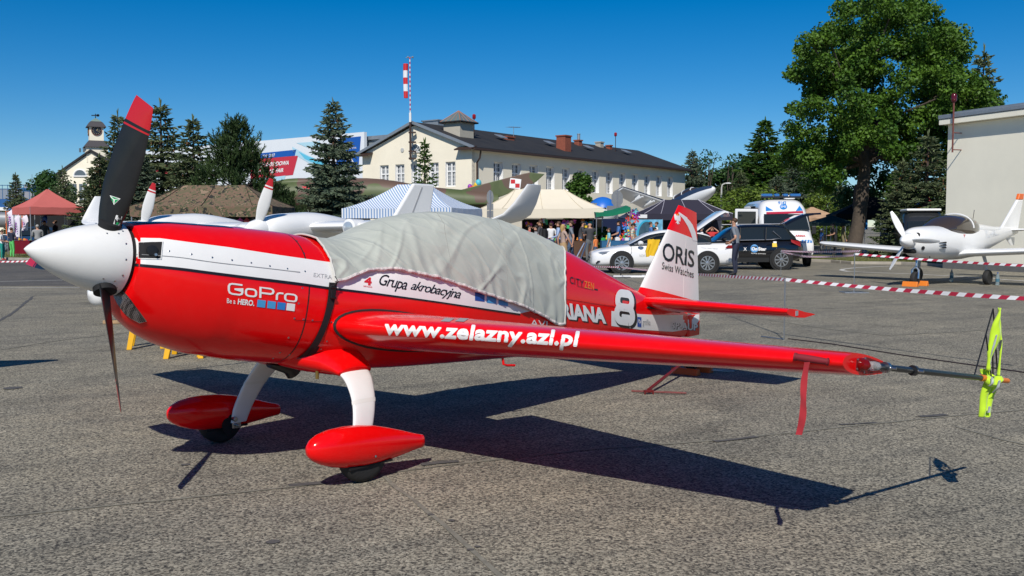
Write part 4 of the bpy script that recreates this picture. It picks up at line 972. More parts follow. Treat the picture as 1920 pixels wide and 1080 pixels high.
HP('printed_swoosh', [(556, 268), (600, 265), (600, 275), (575, 276)], B_CY2); HP('printed_swoosh', [(548, 275), (575, 290), (612, 306), (612, 318), (580, 306), (550, 288)], B_CY2)
HP('printed_swoosh', [(560, 284), (580, 294), (614, 306), (620, 314), (600, 311), (572, 298)], B_CY, .03)
HP('printed_swoosh', [(480, 336), (536, 329), (533, 338), (480, 345)], B_CY2)
HP('printed_panel', [(472, 289), (556, 280.5), (553, 292), (472, 299)], B_BLUE); HP('printed_panel', [(470, 299.5), (559, 292), (549.5, 328), (470, 336)], B_RED)
HP('printed_panel', [(634, 260), (677, 255.5), (672, 321), (630, 316)], B_BLUE)
HT = lambda s_, q, **k: lay_text('banner_lettering', s_, q, S_H, PW, hg, off=.05, step=60, **k)
HT('19-21', [(474, 291.5), (489, 290), (489, 295.5), (474, 297)]); HT('MAJA', [(493.5, 290), (504.5, 289), (504.5, 294.5), (493.5, 295.5)]); HT('2017', [(506, 288.7), (516.5, 287.7), (516, 293.5), (506, 294.5)], bold=.03)
HT('MIEDZYNARODOWA', [(471, 307), (543.5, 301), (542, 309), (471, 315)], bold=.03, shear=.1); HT('POZNAN AIR FAIR', [(474, 321), (533, 315), (532, 322.5), (473, 328.5)], bold=.03, shear=.1)
HT('NO SKY LIKE NO OTHER', [(640, 278), (669, 275.5), (669, 278.5), (640, 281)])
for q in ([(648, 290), (660, 286), (668, 292), (660, 296), (664, 304), (655, 300), (648, 306), (652, 297)], [(262, 312), (330, 305), (330, 330), (262, 336)]): HP('printed_mark', q, PW if q[0][0] > 400 else B_RED, .05)
# ---- clock tower building
ct = thing('clock_tower_building', 'cream building with a small clock tower and weather vane behind spruces', 'building', (0, 0, 0), 0)
D = 120.0; k_ = D/F; X = lambda u: (u - 960)*k_; Z = lambda v: CAM_H + (V0 - v)*k_
cx = X(176); ct.location = (cx, D, 0)
x0, x1 = X(110) - cx, X(248) - cx
MB().prism([(x0, 0, 0), (x1, 0, 0), (x1, 0, Z(330)), (0, 0, Z(287)), (x0, 0, Z(330))], (0, 22, 0)).build('gabled_body', CREAM, ct)
for a in (x0, x1):
    e = (a*1.06, Z(330) - .25); MB().prism([(e[0], -.3, e[1]), (0, -.3, Z(287) + .1), (0, -.3, Z(287) + .35), (e[0], -.3, e[1] + .3)], (0, 22.6, 0)).build('roof', ROOF, ct)
MB().prism([(X(155) - cx + .75*math.cos(t), -.02, Z(331) + .75*math.sin(t)) for t in lin(0, math.pi, 14)], (0, -.05, 0)).build('lunette_window', GLASS, ct)
MB().tube([(X(155) - cx + .8*math.cos(t), -.05, Z(331) + .8*math.sin(t)) for t in lin(0, math.pi, 14)], .09, 6).box((X(155) - cx, -.05, Z(331)), (1.7, .2, .15)).build('lunette_frame', WFRAME, ct)
for uu in (143, 150): MB().box((X(uu + 13) - cx, -.03, Z(283)), (.2, .1, .5)).build('slit_window', GLASS, ct)
for uu in (140, 160): 
    W_ = MB().box((X(uu) - cx, -.03, Z(362)), (1.0, .08, 2.2)).build('window', GLASS, ct); MB().box((X(uu) - cx, -.09, Z(362)), (.1, .05, 2.2)).box((X(uu) - cx, -.09, Z(360)), (1.0, .052, .1)).build('frame', WFRAME, W_)
ta = rad(28)                                         # the tower stands at an angle
def sq(hw, z, rot=ta): return [Vector((hw*math.sqrt(2)*math.cos(rot + math.pi/4 + i*math.pi/2), 1.6 + hw*math.sqrt(2)*math.sin(rot + math.pi/4 + i*math.pi/2), z)) for i in range(4)]
MB().loft([sq(1.25, Z(305)), sq(1.25, Z(276))]).build('tower_base', CREAM, ct)
MB().loft([sq(1.5, Z(277)), sq(1.48, Z(275.5)), sq(.9, Z(264))]).build('tower_skirt', mat('slate_roof', (.06, .055, .06), .7), ct)
TWR = MB().loft([sq(.82, Z(265)), sq(.82, Z(236))]).build('clock_stage', CREAM, ct)
MB().loft([sq(1.12, Z(239)), sq(1.1, Z(237.5)), sq(.78, Z(230)), sq(.62, Z(228))]).build('tower_roof', MATS['slate_roof'], ct)
MB().loft([sq(.62, Z(228)), sq(.5, Z(226)), sq(.03, Z(221))]).build('cupola', mat('verdigris', (.17, .24, .21), .6), ct)
vn = MB().tube([(0, 1.6, Z(222)), (0, 1.6, Z(213))], .05, 6).box((0, 1.6, Z(216)), (1.0, .05, .12)).box((.3, 1.6, Z(216)), (.3, .05, .3)).build('weather_vane', BLACKC, ct)
for i in (2, 3):                                     # the two faces that show
    a = ta + i*math.pi/2; nrm = Vector((math.cos(a + 0), math.sin(a + 0), 0))
for ang in (ta - math.pi/2, ta + math.pi):
    nrm = Vector((math.cos(ang), math.sin(ang), 0)); c0 = Vector((0, 1.6, Z(245.5))) + nrm*.82
    cf = MB().lathe([(.56, 0), (.56, .06), (.5, .08)], c0, nrm, 24).build('clock_face', mat('clock_black', (.015, .018, .03), .4), ct)
    e = Vector((-nrm.y, nrm.x, 0)); mk = MB()
    for h in range(12):
        d = e*math.sin(h*math.pi/6) + Vector((0, 0, math.cos(h*math.pi/6))); mk.tube([c0 + nrm*.09 + d*.34, c0 + nrm*.09 + d*.46], .025, 4)
    mk.tube([c0 + nrm*.1, c0 + nrm*.1 + Vector((0, 0, .2)) + e*.16], .03, 4).tube([c0 + nrm*.1, c0 + nrm*.1 + Vector((0, 0, -.1)) + e*.34], .022, 4).build('clock_marks', mat('clock_gold', (.45, .38, .22), .5), cf)
    MB().lathe([(.56, 0), (.62, .0), (.62, .1), (.56, .1)], c0, nrm, 24, caps=False).build('clock_rim', mat('clock_rim', (.25, .1, .06), .6), cf)
# ---- low blue building far left
bb = thing('blue_service_building', 'low service building with blue fascia and rooftop plant behind the pink tent', 'building', (0, 0, 0))
D = 150.0; k_ = D/F; bx0 = X(-160); bb.location = (bx0, D, 0); WBB = X(66) - bx0
MB().box((WBB/2, 8, 2.2), (WBB, 16, 4.4)).build('wall', CREAM, bb)
MB().box((WBB/2 - .5, 7.6, Z(383)), (WBB + 1.5, 17.4, 1.5)).build('blue_fascia', mat('fascia_blue', (.02, .10, .28), .5), bb)
MB().box((WBB/2 - .5, 7.5, Z(392)), (WBB + 1.2, 17.5, .5)).build('white_band', WFRAME, bb)
for u0, u1, v0, v1, m in ((0, 22, 350, 372, ZINC), (24, 40, 344, 372, mat('plant_grey', (.28, .28, .3), .6)), (42, 60, 353, 372, ZINC), (-30, -5, 352, 372, ZINC)):
    MB().box(((X(u0) + X(u1))/2 - bx0, 6, (Z(v0) + Z(v1))/2), (X(u1) - X(u0), 4, Z(v0) - Z(v1))).build('roof_plant', m, bb)
for u in range(-20, 66, 10): MB().tube([(X(u) - bx0, -.2, Z(374)), (X(u) - bx0, -.2, Z(347))], .05, 4).build('railing_post', mat('railing_blue', (.03, .14, .3), .5), bb)
for v in (348, 355): MB().tube([(X(-20) - bx0, -.2, Z(v)), (X(64) - bx0, -.2, Z(v))], .05, 4).build('railing_rail', MATS['railing_blue'], bb)
MB().box((X(55) - bx0, 3, Z(356)), (2.0, 6, .5)).build('blue_beam', MATS['railing_blue'], bb)
for u in (10, 41): MB().tube([(X(u) - bx0, 4, Z(350)), (X(u) - bx0, 4, Z(325))], .04, 4).build('roof_antenna', ZINC, bb)
for u in (3, 15, 27, 50): MB().box((X(u) - bx0, -.02, Z(405)), (.7, .1, 1.6)).build('window', GLASS, bb)
# ---- building at the right edge
rbld = thing('cream_shed_building', 'plain cream rendered building with flat grey metal roof edge and red lamp', 'building', (15.9, 35.3, 0), math.atan2(-.92, .387))
LR, HR = 14, 5.22
MB().box((LR/2, 4, HR/2), (LR, 8, HR)).build('wall', CREAM2, rbld)
MB().box((LR/2 - .02, 3.98, .14), (LR + .03, 8.03, .28)).build('plinth', STONE, rbld)
MB().box((LR/2 - .02, 4.0, HR + .1), (LR + .24, 8.6, .18)).build('eaves_slab', CREAM2, rbld)
MB().box((LR/2 - .02, 4.0, HR + .28), (LR + .3, 8.66, .15)).build('roof_edge', ZINC, rbld, bevel=.02)
MB().box((LR/2, 4.2, HR + .41), (LR - .2, 8.2, .12)).build('roof_sheet', ZINC, rbld)
S_RB = Surf([o for o in rbld.children if o.name.startswith('wall')][0]); q0 = mw(rbld).inverted() @ S_RB.hit(1797, 286, 0); q1 = Vector((q0.x, q0.y, 0))
pz = lambda v: CAM_H + (V0 - v)*(mw(rbld) @ q0).y/F
LP = Vector((q0.x + .12, -.42, 0)); RP = mat('rust_pole', (.16, .05, .04), .6)
MB().tube([LP + Vector((0, 0, pz(288))), LP + Vector((0, 0, pz(197)))], .03, 8).build('lamp_pole', RP, rbld)
for v in (283, 252): MB().tube([LP + Vector((0, 0, pz(v))), LP + Vector((0, .5, pz(v)))], .02, 6).build('lamp_bracket', RP, rbld)
lo_ = MB().lathe([(.04, 0), (.09, .05), (.1, .1), (.1, .26), (.06, .32)], LP + Vector((0, 0, pz(197))), (0, 0, 1), 14).build('obstruction_lamp', mat('dark_red_glass', (.09, .008, .015), .15), rbld, smooth=True)
MB().tube([LP + Vector((0, .0, pz(214))), LP + Vector((-.15, .2, pz(225))), LP + Vector((-.35, .4, pz(238)))], .012, 5).build('lamp_cable', ZINC, rbld)
# ================================================================ trees
def leaf_mat(name, c1, c2, rough=.55, trans=.25):
    t = NT(name); n = t.noise(1.1, 4, .6); n2 = t.noise(9, 2)
    col = t.mix(t.ramp(n, [(.35, (0, 0, 0)), (.65, (1, 1, 1))]), c1, c2)
    col = t.mix(1, col, t.ramp(n2, [(.3, (.7, .7, .7)), (.7, (1.35, 1.35, 1.3))]), 'MULTIPLY')
    t.set('Base Color', col); t.set('Roughness', rough); t.set('Specular IOR Level', .3)
    tr = t.n('BsdfTranslucent', {'Color': col}); mx = t.n('MixShader', {0: trans}); out = t.t.nodes['Material Output']
    t.t.links.new(t.b.outputs[0], mx.inputs[1]); t.t.links.new(tr.outputs[0], mx.inputs[2]); t.t.links.new(mx.outputs[0], out.inputs[0])
    return t.m
BARK = mat('bark', (.085, .066, .05), .95, var=.35, vscale=5, bump=1, bscale=14); BARK2 = mat('spruce_bark', (.07, .05, .04), .95, var=.3)
L_LIND = leaf_mat('linden_leaf', (.03, .085, .009), (.105, .20, .022)); L_SPR = leaf_mat('spruce_needle', (.07, .105, .05), (.175, .21, .105), .6, .1)
L_BLUE = leaf_mat('blue_spruce_needle', (.075, .115, .075), (.18, .225, .15), .6, .1); L_PINE = leaf_mat('pine_needle', (.022, .05, .016), (.06, .10, .03), .6, .1)
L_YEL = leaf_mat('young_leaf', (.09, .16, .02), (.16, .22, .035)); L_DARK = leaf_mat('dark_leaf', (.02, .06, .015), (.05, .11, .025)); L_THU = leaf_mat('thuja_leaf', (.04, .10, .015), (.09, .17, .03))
CONE = mat('spruce_cone', (.16, .08, .035), .8)
R = random.Random(11)
def rnd3(): 
    while True:
        v = Vector((R.uniform(-1, 1), R.uniform(-1, 1), R.uniform(-1, 1)))
        if .05 < v.length < 1: return v.normalized()
def twig(V, Fc, p, d, ln, w, droop=.0):
    """a needled shoot: three thin leaf blades round the shoot axis"""
    d = d.normalized(); a = d.orthogonal().normalized(); b = d.cross(a); th = R.uniform(0, 3.1)
    for k in range(2):
        q = th + k*math.pi/2; e = a*math.cos(q) + b*math.sin(q); o = len(V)
        V += [p - e*w*.5, p + e*w*.5, p + d*ln*.6 + e*w*.42 - Vector((0, 0, droop*.4)), p + d*ln - Vector((0, 0, droop)), p + d*ln*.6 - e*w*.42 - Vector((0, 0, droop*.4))]
        Fc.append((o, o+1, o+2, o+3, o+4))
def spruce_proto(name, h, rad_, m, seed, levels=34, dense=1.0, gap=.0, droop=.25, top_cones=True, tw=.2):
    global R
    R = random.Random(seed); V, Fc = [], []; BR = MB()
    root = thing(name, None, None)
    for i in range(levels):
        f_ = (i + .5)/levels; z = h*(.05 + .93*f_); rr = rad_*(1 - f_)**.82*(.8 + .35*R.random()) + .06
        nb = max(4, int((9 - 4*f_)*dense))
        for k in range(nb):
            a = 2*math.pi*(k + R.uniform(-.35, .35))/nb + i*1.9; L = rr*R.uniform(.72, 1.14)
            if R.random() < gap: continue
            jz = R.uniform(-.13, .13); droop_ = droop*R.uniform(.3, 1.6)
            d0 = Vector((math.cos(a), math.sin(a), .0)); P_ = []
            ns = max(2, int(L/.16))
            for j in range(ns+1):
                t = j/ns; P_.append(Vector((0, 0, z + jz)) + d0*L*t + Vector((0, 0, L*(.30*f_ - droop_*(t**1.3)*(1.1 - f_) + .16*t**3))))
            if L > .5: BR.tube([P_[0], P_[len(P_)//2], P_[-1]], [.02 + .02*L*.5, .014, .005], 4, cap=False)
            side = Vector((-math.sin(a), math.cos(a), 0))
            for j in range(1, ns+1):
                t = j/ns; p = P_[j]; d = (P_[j] - P_[j-1]).normalized()
                n_ = 2 if t < .4 else 3
                for s_ in range(n_):
                    sp = (d*R.uniform(.35, 1) + side*R.uniform(-1.1, 1.1) + Vector((0, 0, R.uniform(-.7, .5)))).normalized()
                    twig(V, Fc, p + d0*R.uniform(-.08, .08), sp, R.uniform(.6, 1.25)*tw*(1.25 - .5*t)*1.25, tw*.34, .03)
                if L > .8 and t > .2:                      # side shoots
                    for s_ in (-1, 1):
                        ll = L*.30*(1 - .6*t)*R.uniform(.6, 1.1); q = p
                        for u_ in range(max(1, int(ll/.14))):
                            q = q + (side*s_*.85 + d*.5).normalized()*.14 - Vector((0, 0, .018)); twig(V, Fc, q, (side*s_ + d*R.uniform(.2, 1) + Vector((0, 0, R.uniform(-.4, .3)))), R.uniform(.7, 1.2)*tw, tw*.34, .03)
            twig(V, Fc, P_[-1], (P_[-1] - P_[-2]), tw*1.1, tw*.3)
    for k in range(5): twig(V, Fc, Vector((0, 0, h*(.965 + .007*k))), Vector((R.uniform(-.2, .2), R.uniform(-.2, .2), 1)), .3, .07)
    MB().tube([(0, 0, 0), (0, 0, h*.5), (0, 0, h*.99)], [h*.016 + .03, h*.01 + .02, .012], 8).build('trunk', BARK2, root, smooth=True)
    BR.build('limb', BARK2, root, fix=False)['kind'] = 'stuff'
    MB().add(V, Fc).build('crown', m, root, fix=False)
    if top_cones:
        cm = MB()
        for k in range(60):
            f_ = R.uniform(.55, .93); a = R.uniform(0, 6.3); rr = rad_*(1 - f_)**.82*R.uniform(.5, .95); p = Vector((rr*math.cos(a), rr*math.sin(a), h*(.05 + .93*f_) - .1)); cm.tube([p, p - Vector((0, 0, .13))], [.03, .018], 5)
        cm.build('cone', CONE, root, fix=False)['kind'] = 'stuff'
    return root
def leafy(V, Fc, c, r, n, size, flat=.8, hollow=.45):
    for _ in range(n):
        d = rnd3(); q = hollow + (1 - hollow)*R.random()**.6
        p = c + Vector((d.x*r, d.y*r, d.z*r*flat))*q
        nrm = (d*.6 + rnd3()*.9 + Vector((0, 0, .5))).normalized(); a = nrm.orthogonal().normalized(); b = nrm.cross(a); th = R.uniform(0, 6.3)
        e1 = a*math.cos(th) + b*math.sin(th); e2 = nrm.cross(e1); s_ = size*R.uniform(.65, 1.25); o = len(V)
        V += [p - e1*s_*.5, p + e2*s_*.42 - e1*s_*.05, p + e1*s_*.6 - nrm*s_*.12, p - e2*s_*.42 - e1*s_*.05]; Fc.append((o, o+1, o+2, o+3))
def limbs(mb, base, targets, r0, r1=.03, sway=.25):
    for t in targets:
        m_ = base.lerp(t, .5) + Vector((R.uniform(-sway, sway), R.uniform(-sway, sway), R.uniform(0, sway))); mb.tube([base, base.lerp(m_, .6), m_, t], [r0, r0*.8, (r0 + r1)*.4, r1], 7, cap=False)
def round_tree(name, h, w, m, seed, clumps=26, per=150, size=.2, trunk=.12, base=.25, bark=BARK):
    global R
    R = random.Random(seed); root = thing(name, None, None); V, Fc = [], []; cs = []
    for i in range(clumps):
        f_ = base + (1 - base)*(i + R.random())/clumps; prof = math.sin(math.pi*min(1, max(.02, (f_ - base*.6)/(1.04 - base*.6))))**.6
        a = R.uniform(0, 6.3); q = w/2*prof*math.sqrt(R.random())*.8; c = Vector((q*math.cos(a), q*math.sin(a), h*f_ - .3)); cs.append(c)
        leafy(V, Fc, c, w*R.uniform(.13, .22), per, size)
    tm = MB().tube([(0, 0, 0), (.05, 0, h*.4), (0, .05, h*.85)], [trunk, trunk*.7, .03], 9); limbs(tm, Vector((.03, 0, h*.3)), R.sample(cs, min(9, len(cs))), trunk*.45)
    tm.build('trunk', bark, root, smooth=True); MB().add(V, Fc).build('crown', m, root, fix=False); return root
def pine_proto(name, h, seed):
    global R
    R = random.Random(seed); root = thing(name, None, None); V, Fc = [], []; tm = MB().tube([(0, 0, 0), (.1, 0, h*.5), (0, 0, h*.97)], [.16, .1, .03], 8)
    for i in range(190):
        f_ = R.random()**1.0; z = h*(.12 + .84*f_); a = R.uniform(0, 6.3); rr = (2.9*(1 - f_)**.7 + .12)*R.uniform(.25, 1.0); c = Vector((rr*math.cos(a), rr*math.sin(a), z + rr*.15))
        if i % 3 == 0: tm.tube([(0, 0, z - rr*.3), c], [.05, .015], 5, cap=False)
        for _ in range(8):                               # upright tufted shoots
            p = c + rnd3()*.32; d0 = Vector((R.uniform(-.4, .4) + .3*math.cos(a), R.uniform(-.4, .4) + .3*math.sin(a), 1)).normalized()
            for k in range(13):
                d = (d0 + rnd3()*.8); twig(V, Fc, p + d0*.034*k, d, .21, .034)
    for _ in range(90):
        twig(V, Fc, Vector((R.uniform(-.12, .12), R.uniform(-.12, .12), h*R.uniform(.9, .99))), Vector((R.uniform(-.6, .6), R.uniform(-.6, .6), 1)), .2, .03)
    tm.build('trunk', BARK2, root, smooth=True); MB().add(V, Fc).build('crown', L_PINE, root, fix=False); return root
def put(root, u, vtop, d, label, group=None, h0=1, name_scale=None, rz=None, wide=1.0, cat='tree'):
    """stand a tree at depth d so that its top shows at row vtop"""
    p = AT(u, V0, d); h = CAM_H + (V0 - vtop)*d/F; s_ = h/h0
    root.location = (p.x, p.y, 0); root.scale = (s_*wide, s_*wide, s_); root.rotation_euler.z = R.uniform(0, 6.3) if rz is None else rz
    tag(root, label, cat, group); return root
spA = spruce_proto('spruce_tree', 8.2, 2.3, L_BLUE, 1, 46, 1.15, .05, .30, tw=.24)
spB = spruce_proto('spruce_tree', 8.0, 2.1, L_SPR, 2, 42, 1.0, .16, .28, tw=.24)
spC = spruce_proto('spruce_tree', 8.0, 1.9, L_SPR, 5, 42, 1.1, .10, .34, tw=.24)
GS = 'spruces in front of the hangar'
put(spA, 627, 192, 47, 'full blue green spruce standing between camouflage tent and striped tent', GS, 8.2)
put(spB, 306, 193, 52, 'tall spruce with cone laden top behind the upright propeller blade', GS, 8.0, wide=1.2)
put(copy_tree(spC), 366, 222, 50, 'slimmer spruce growing beside the dark pine behind the camouflage tent', GS, 8.0, wide=1.25)
put(copy_tree(spB), 226, 212, 55, 'spruce standing right beside the clock tower', GS, 8.0, wide=.95)
put(copy_tree(spC), 190, 292, 50, 'low spreading spruce in front of the clock tower gable', GS, 8.0, wide=1.5)
put(copy_tree(spA), 262, 282, 49, 'low blue green spruce behind the white winglet', GS, 8.2, wide=1.4)
put(copy_tree(spC), 32, 326, 80, 'small dark spruce in front of the blue service building', None, 8.0)
put(copy_tree(spB), 120, 314, 70, 'thin spruce at the end wall of the clock tower building', None, 8.0, wide=.9)
pn = pine_proto('pine_tree', 7.0, 3); put(pn, 443, 230, 46, 'dark green pine with upright shoots behind the camouflage tent', None, 7.0, wide=1.05)
pn2 = copy_tree(pn); put(pn2, 520, 345, 44, 'low dark pine beside the camouflage tent under the banner', None, 7.0, wide=1.35)
rt1 = round_tree('broadleaf_tree', 6, 5, L_DARK, 21, 30, 170, .22); put(rt1, 100, 322, 90, 'dark leafy tree behind the pink tent', None, 6)
put(copy_tree(rt1), 232, 300, 85, 'dark leafy tree behind the spruces near the clock tower', None, 6, wide=1.2)
# slender conifer by the gable, thuja bush by the side wall
ng = spruce_proto('narrow_conifer', 5, .85, L_THU, 9, 30, 1.1, .05, .1, False, .16); put(ng, 797, 268, 60, 'slim conifer in front of the cream gable wall', None, 5)
th = round_tree('thuja_bush', 4, 1.9, L_THU, 12, 44, 190, .14, .06, .05); put(th, 1089, 322, 56, 'egg shaped green thuja in front of the long wall', None, 4, wide=1.15)
for i, (u, v, d, lb) in enumerate([(1127, 424, 44.5, 'low green bush beside the cream tent stall'), (1012, 436, 47, 'green shrub under the cream tent'), (1185, 402, 54, 'small rounded bush behind the toy stall')]):
    put(copy_tree(th), u, v, d, lb, None, 4, wide=1.7, cat='bush')
# wood behind the jet and the ambulance
GW = 'trees beyond the car park'
spD = spruce_proto('spruce_tree', 8.0, 2.2, L_THU, 19, 44, 1.25, .05, .34, tw=.26)
sp_list = [(1296, 284, 96, spA, 1.0, 'blue spruce at the far end of the long building'), (1432, 226, 90, spB, 1.25, 'tallest spruce rising above the ambulance'), (1490, 300, 82, spA, 1.2, 'blue green spruce beside the ambulance lights'), (1388, 322, 84, spC, 1.35, 'dark spruce behind the lamp post'), (1350, 346, 88, spC, 1.5, 'low dark spruce behind the jet nose'), (1455, 330, 76, spA, 1.5, 'broad low spruce directly behind the ambulance roof'), (1530, 335, 80, spC, 1.3, 'dark spruce beside the linden trunk')]
for u, v, d, pr, w_, lb in sp_list: put(spD if v == 226 else copy_tree(pr), u, v, d, lb, GW, 8.2 if pr is spA else 8.0, wide=w_)
rt2 = round_tree('broadleaf_tree', 6, 4.6, L_YEL, 33, 30, 150, .2); rt3 = round_tree('birch_tree', 7, 3.2, L_DARK, 35, 20, 45, .2, .1, .35)
rts = [(rt2, 1318, 362, 75, 'yellow green bush behind the jet nose', 1.6), (copy_tree(rt2), 1462, 296, 100, 'light green tree behind the tallest spruce', 1.1), (copy_tree(rt2), 1548, 362, 70, 'yellow green shrub beside the linden trunk', 1.4), (copy_tree(rt1), 1410, 300, 110, 'dark leafy tree at the back of the wood', 1.4), (copy_tree(rt1), 1340, 318, 112, 'dark leafy tree between the birches and the lamp post', 1.5), (copy_tree(rt1), 1520, 310, 100, 'dark leafy tree behind the ambulance', 1.5), (copy_tree(rt1), 1275, 355, 115, 'dark leafy tree past the end of the long building', 1.4), (copy_tree(rt2), 1400, 352, 72, 'light green shrub behind the navy tent', 1.8)]
for o, u, v, d, lb, w_ in rts: put(o, u, v, d, lb, GW, 6, wide=w_)
put(rt3, 1372, 288, 105, 'thin airy birch against the sky', GW, 7); put(copy_tree(rt3), 1328, 280, 108, 'half bare birch near the end of the long building', GW, 7, wide=.9); put(copy_tree(rt3), 1308, 292, 110, 'sparse birch beside the blue spruce', GW, 7, wide=.8)
# the distant belt of woodland that closes the view
R = random.Random(77); V, Fc = [], []
for k in range(420):
    x = R.uniform(-150, 170); y = 185 + R.uniform(0, 26) ; hh = R.uniform(3, 9.5) if abs(x) > 0 else 6
    leafy(V, Fc, Vector((x, y, R.uniform(.5, hh))), R.uniform(1.4, 2.6), 46, .9)
wd = MB().add(V, Fc).build('far_woodland', L_DARK, fix=False); tag(wd, 'distant belt of dark green woodland behind everything', 'woodland', kind='stuff')
# ---- the big linden
R = random.Random(5)
DL = 46.0; pb = G(1596, 482)
lin_t = thing('linden_tree', 'huge broad leafy tree with grey leaning trunk beside the cream shed building', 'tree', (pb.x, pb.y, 0)); LD = pb.y
def LPx(u, v, dd=0):
    q = AT(u, v, LD + dd); return q - Vector((pb.x, pb.y, 0))
outl = [(1640, 60, 105, 70), (1560, 95, 80, 75), (1735, 75, 75, 70), (1690, 160, 130, 100), (1580, 195, 105, 75), (1780, 175, 75, 85), (1535, 285, 72, 48), (1640, 240, 125, 62), (1545, 318, 55, 40), (1722, 335, 70, 70), (1540, 130, 60, 60), (1800, 240, 55, 60), (1505, 265, 45, 35), (1660, 20, 90, 35), (1480, 262, 28, 22), (1840, 160, 22, 25), (1815, 200, 50, 60), (1775, 265, 65, 55), (1760, 120, 70, 60)]
V, Fc = [], []; tips = []
for (u, v, ru, rv) in outl:
    nc = max(3, int(ru*rv/235))
    for k in range(nc):
        a = R.uniform(0, 6.3); q = math.sqrt(R.random()); uu = u + ru*q*math.cos(a)*.92; vv = v + rv*q*math.sin(a)*.92
        dd = R.uniform(-1, 1)*math.sqrt(max(.05, 1 - q*q*.8))*4.6*min(1, ru/100)
        c = LPx(uu, vv, dd); tips.append(c); rr = R.uniform(.45, .85)
        leafy(V, Fc, c, rr, int(270*rr/.6), .15, .75, .25)
MB().add(V, Fc).build('crown', L_LIND, lin_t, fix=False)
TR_ = [LPx(1597, 482), LPx(1603, 455), LPx(1610, 420), LPx(1615, 380), LPx(1619, 340), LPx(1622, 310), LPx(1620, 270)]
TR_[0].z = -.05
tm = MB()
rows_ = []
for i, (p, r_) in enumerate(zip(TR_, [.46, .37, .34, .33, .31, .27, .2])):
    rows_.append([p + Vector((math.cos(a)*r_*(1 + .1*noise.noise(Vector((a*2, i*.3, 1)))), math.sin(a)*r_, 0)) for a in [2*math.pi*j/20 for j in range(20)]])
tm.loft(rows_).build('trunk', BARK, lin_t, smooth=True)
lm = MB()
for t in R.sample(tips, 26): limbs(lm, TR_[-1] - Vector((0, 0, R.uniform(0, 1.2))), [t], .13, .025, .5)
lm.build('limb', BARK, lin_t, smooth=True, fix=False)['kind'] = 'stuff'
sec = MB().tube([LPx(1652, 486), LPx(1660, 430), LPx(1668, 340)], [.42, .36, .3], 12).build('trunk', BARK2, None, smooth=True)
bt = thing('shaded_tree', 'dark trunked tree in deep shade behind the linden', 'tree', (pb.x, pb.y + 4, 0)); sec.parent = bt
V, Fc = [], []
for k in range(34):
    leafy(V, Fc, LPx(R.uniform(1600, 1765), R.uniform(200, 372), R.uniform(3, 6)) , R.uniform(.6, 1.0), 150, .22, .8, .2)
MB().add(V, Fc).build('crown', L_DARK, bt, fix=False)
G2 = 'conifers beside the cream shed building'
put(copy_tree(spB), 1736, 250, 43, 'drooping conifer with pale tips beside the cream shed building', G2, 8.0, wide=1.25)
put(copy_tree(spB), 1835, 95, 56, 'tall conifer rising above the roof of the cream shed building', G2, 8.0, wide=.8)
put(copy_tree(spC), 1690, 300, 44, 'dark conifer under the linden crown', G2, 8.0, wide=1.3)
put(copy_tree(spB), 1960, 130, 60, 'conifer peeping over the shed roof at its far end', None, 8.0, wide=.6)
# ---- grass verges and kerbs
GRASS = NT('dry_grass'); n_ = GRASS.noise(6, 6, .7); GRASS.set('Base Color', GRASS.ramp(n_, [(.3, (.05, .075, .018)), (.5, (.12, .13, .035)), (.75, (.24, .21, .09))])); GRASS.set('Roughness', .95); GRASS.bump(n_, .8, .05)
KERB = mat('kerb_concrete', (.36, .33, .28), .9, var=.2, vscale=3)
def verge(nm, near, depth, m=GRASS.m):
    P_ = [G(*p) for p in near]; far = [p + Vector((0, depth, 0)) for p in reversed(P_)]
    o = sheet(nm, [(p.x, p.y) for p in P_ + far], .10, m); structure(o)
    for a, b in zip(P_, P_[1:]):
        n = max(1, int((b-a).length/1.0))
        for k in range(n):
            q0, q1 = a.lerp(b, k/n), a.lerp(b, (k+1)/n); d = q1-q0
            MB().box((q0+q1)/2 + Vector((0, 0, .055)), (d.length - .025, .16, .12), rz=math.atan2(d.y, d.x) + R.uniform(-.012, .012)).build('kerb_stone', KERB, o, bevel=.015)
    V, Fc = [], []
    xs = [p.x for p in P_]
    for k in range(2600):
        t = R.random(); i = R.randrange(len(P_)-1); b_ = P_[i].lerp(P_[i+1], t) + Vector((0, .1 + R.random()**2*5, .1)); hgt = R.uniform(.03, .10); e = Vector((R.uniform(-1, 1), R.uniform(-1, 1), 0)).normalized()*.012; o_ = len(V)
        V += [b_ - e, b_ + e, b_ + Vector((R.uniform(-.04, .04), R.uniform(-.04, .04), hgt))]; Fc.append((o_, o_+1, o_+2))
    g_ = MB().add(V, Fc).build('grass_blades', GRASS.m, o, fix=False); g_['kind'] = 'stuff'
verge('grass_verge', [(1500, 490), (1560, 492), (1600, 495.5), (1690, 496), (1745, 498.5), (1772, 501)], 10)
verge('grass_verge', [(-200, 487), (20, 487.5), (60, 488.5), (150, 486), (300, 482)], 14)
pv = sheet('pavement', [tuple(G(u, v)[:2]) for u, v in ((960, 488), (1142, 488), (1330, 485), (1500, 483))] + [(24, 80), (0, 80)], .09, KERB); structure(pv)
for k in range(12):
    a, b = G(960 + 15.2*k, 488), G(960 + 15.2*(k+1) - .4, 488); MB().box(((a.x+b.x)/2, a.y - .08, .05), (b.x - a.x, .16, .11)).build('kerb_stone', KERB, pv, bevel=.012)
for r_ in (spC, ):
    bpy.data.objects.remove(r_) if False else None
# prototypes that stand nowhere of their own are moved into the wood
put(spC, 1572, 345, 78, 'dark spruce between the tan tent and the linden trunk', GW, 8.0, wide=1.2)
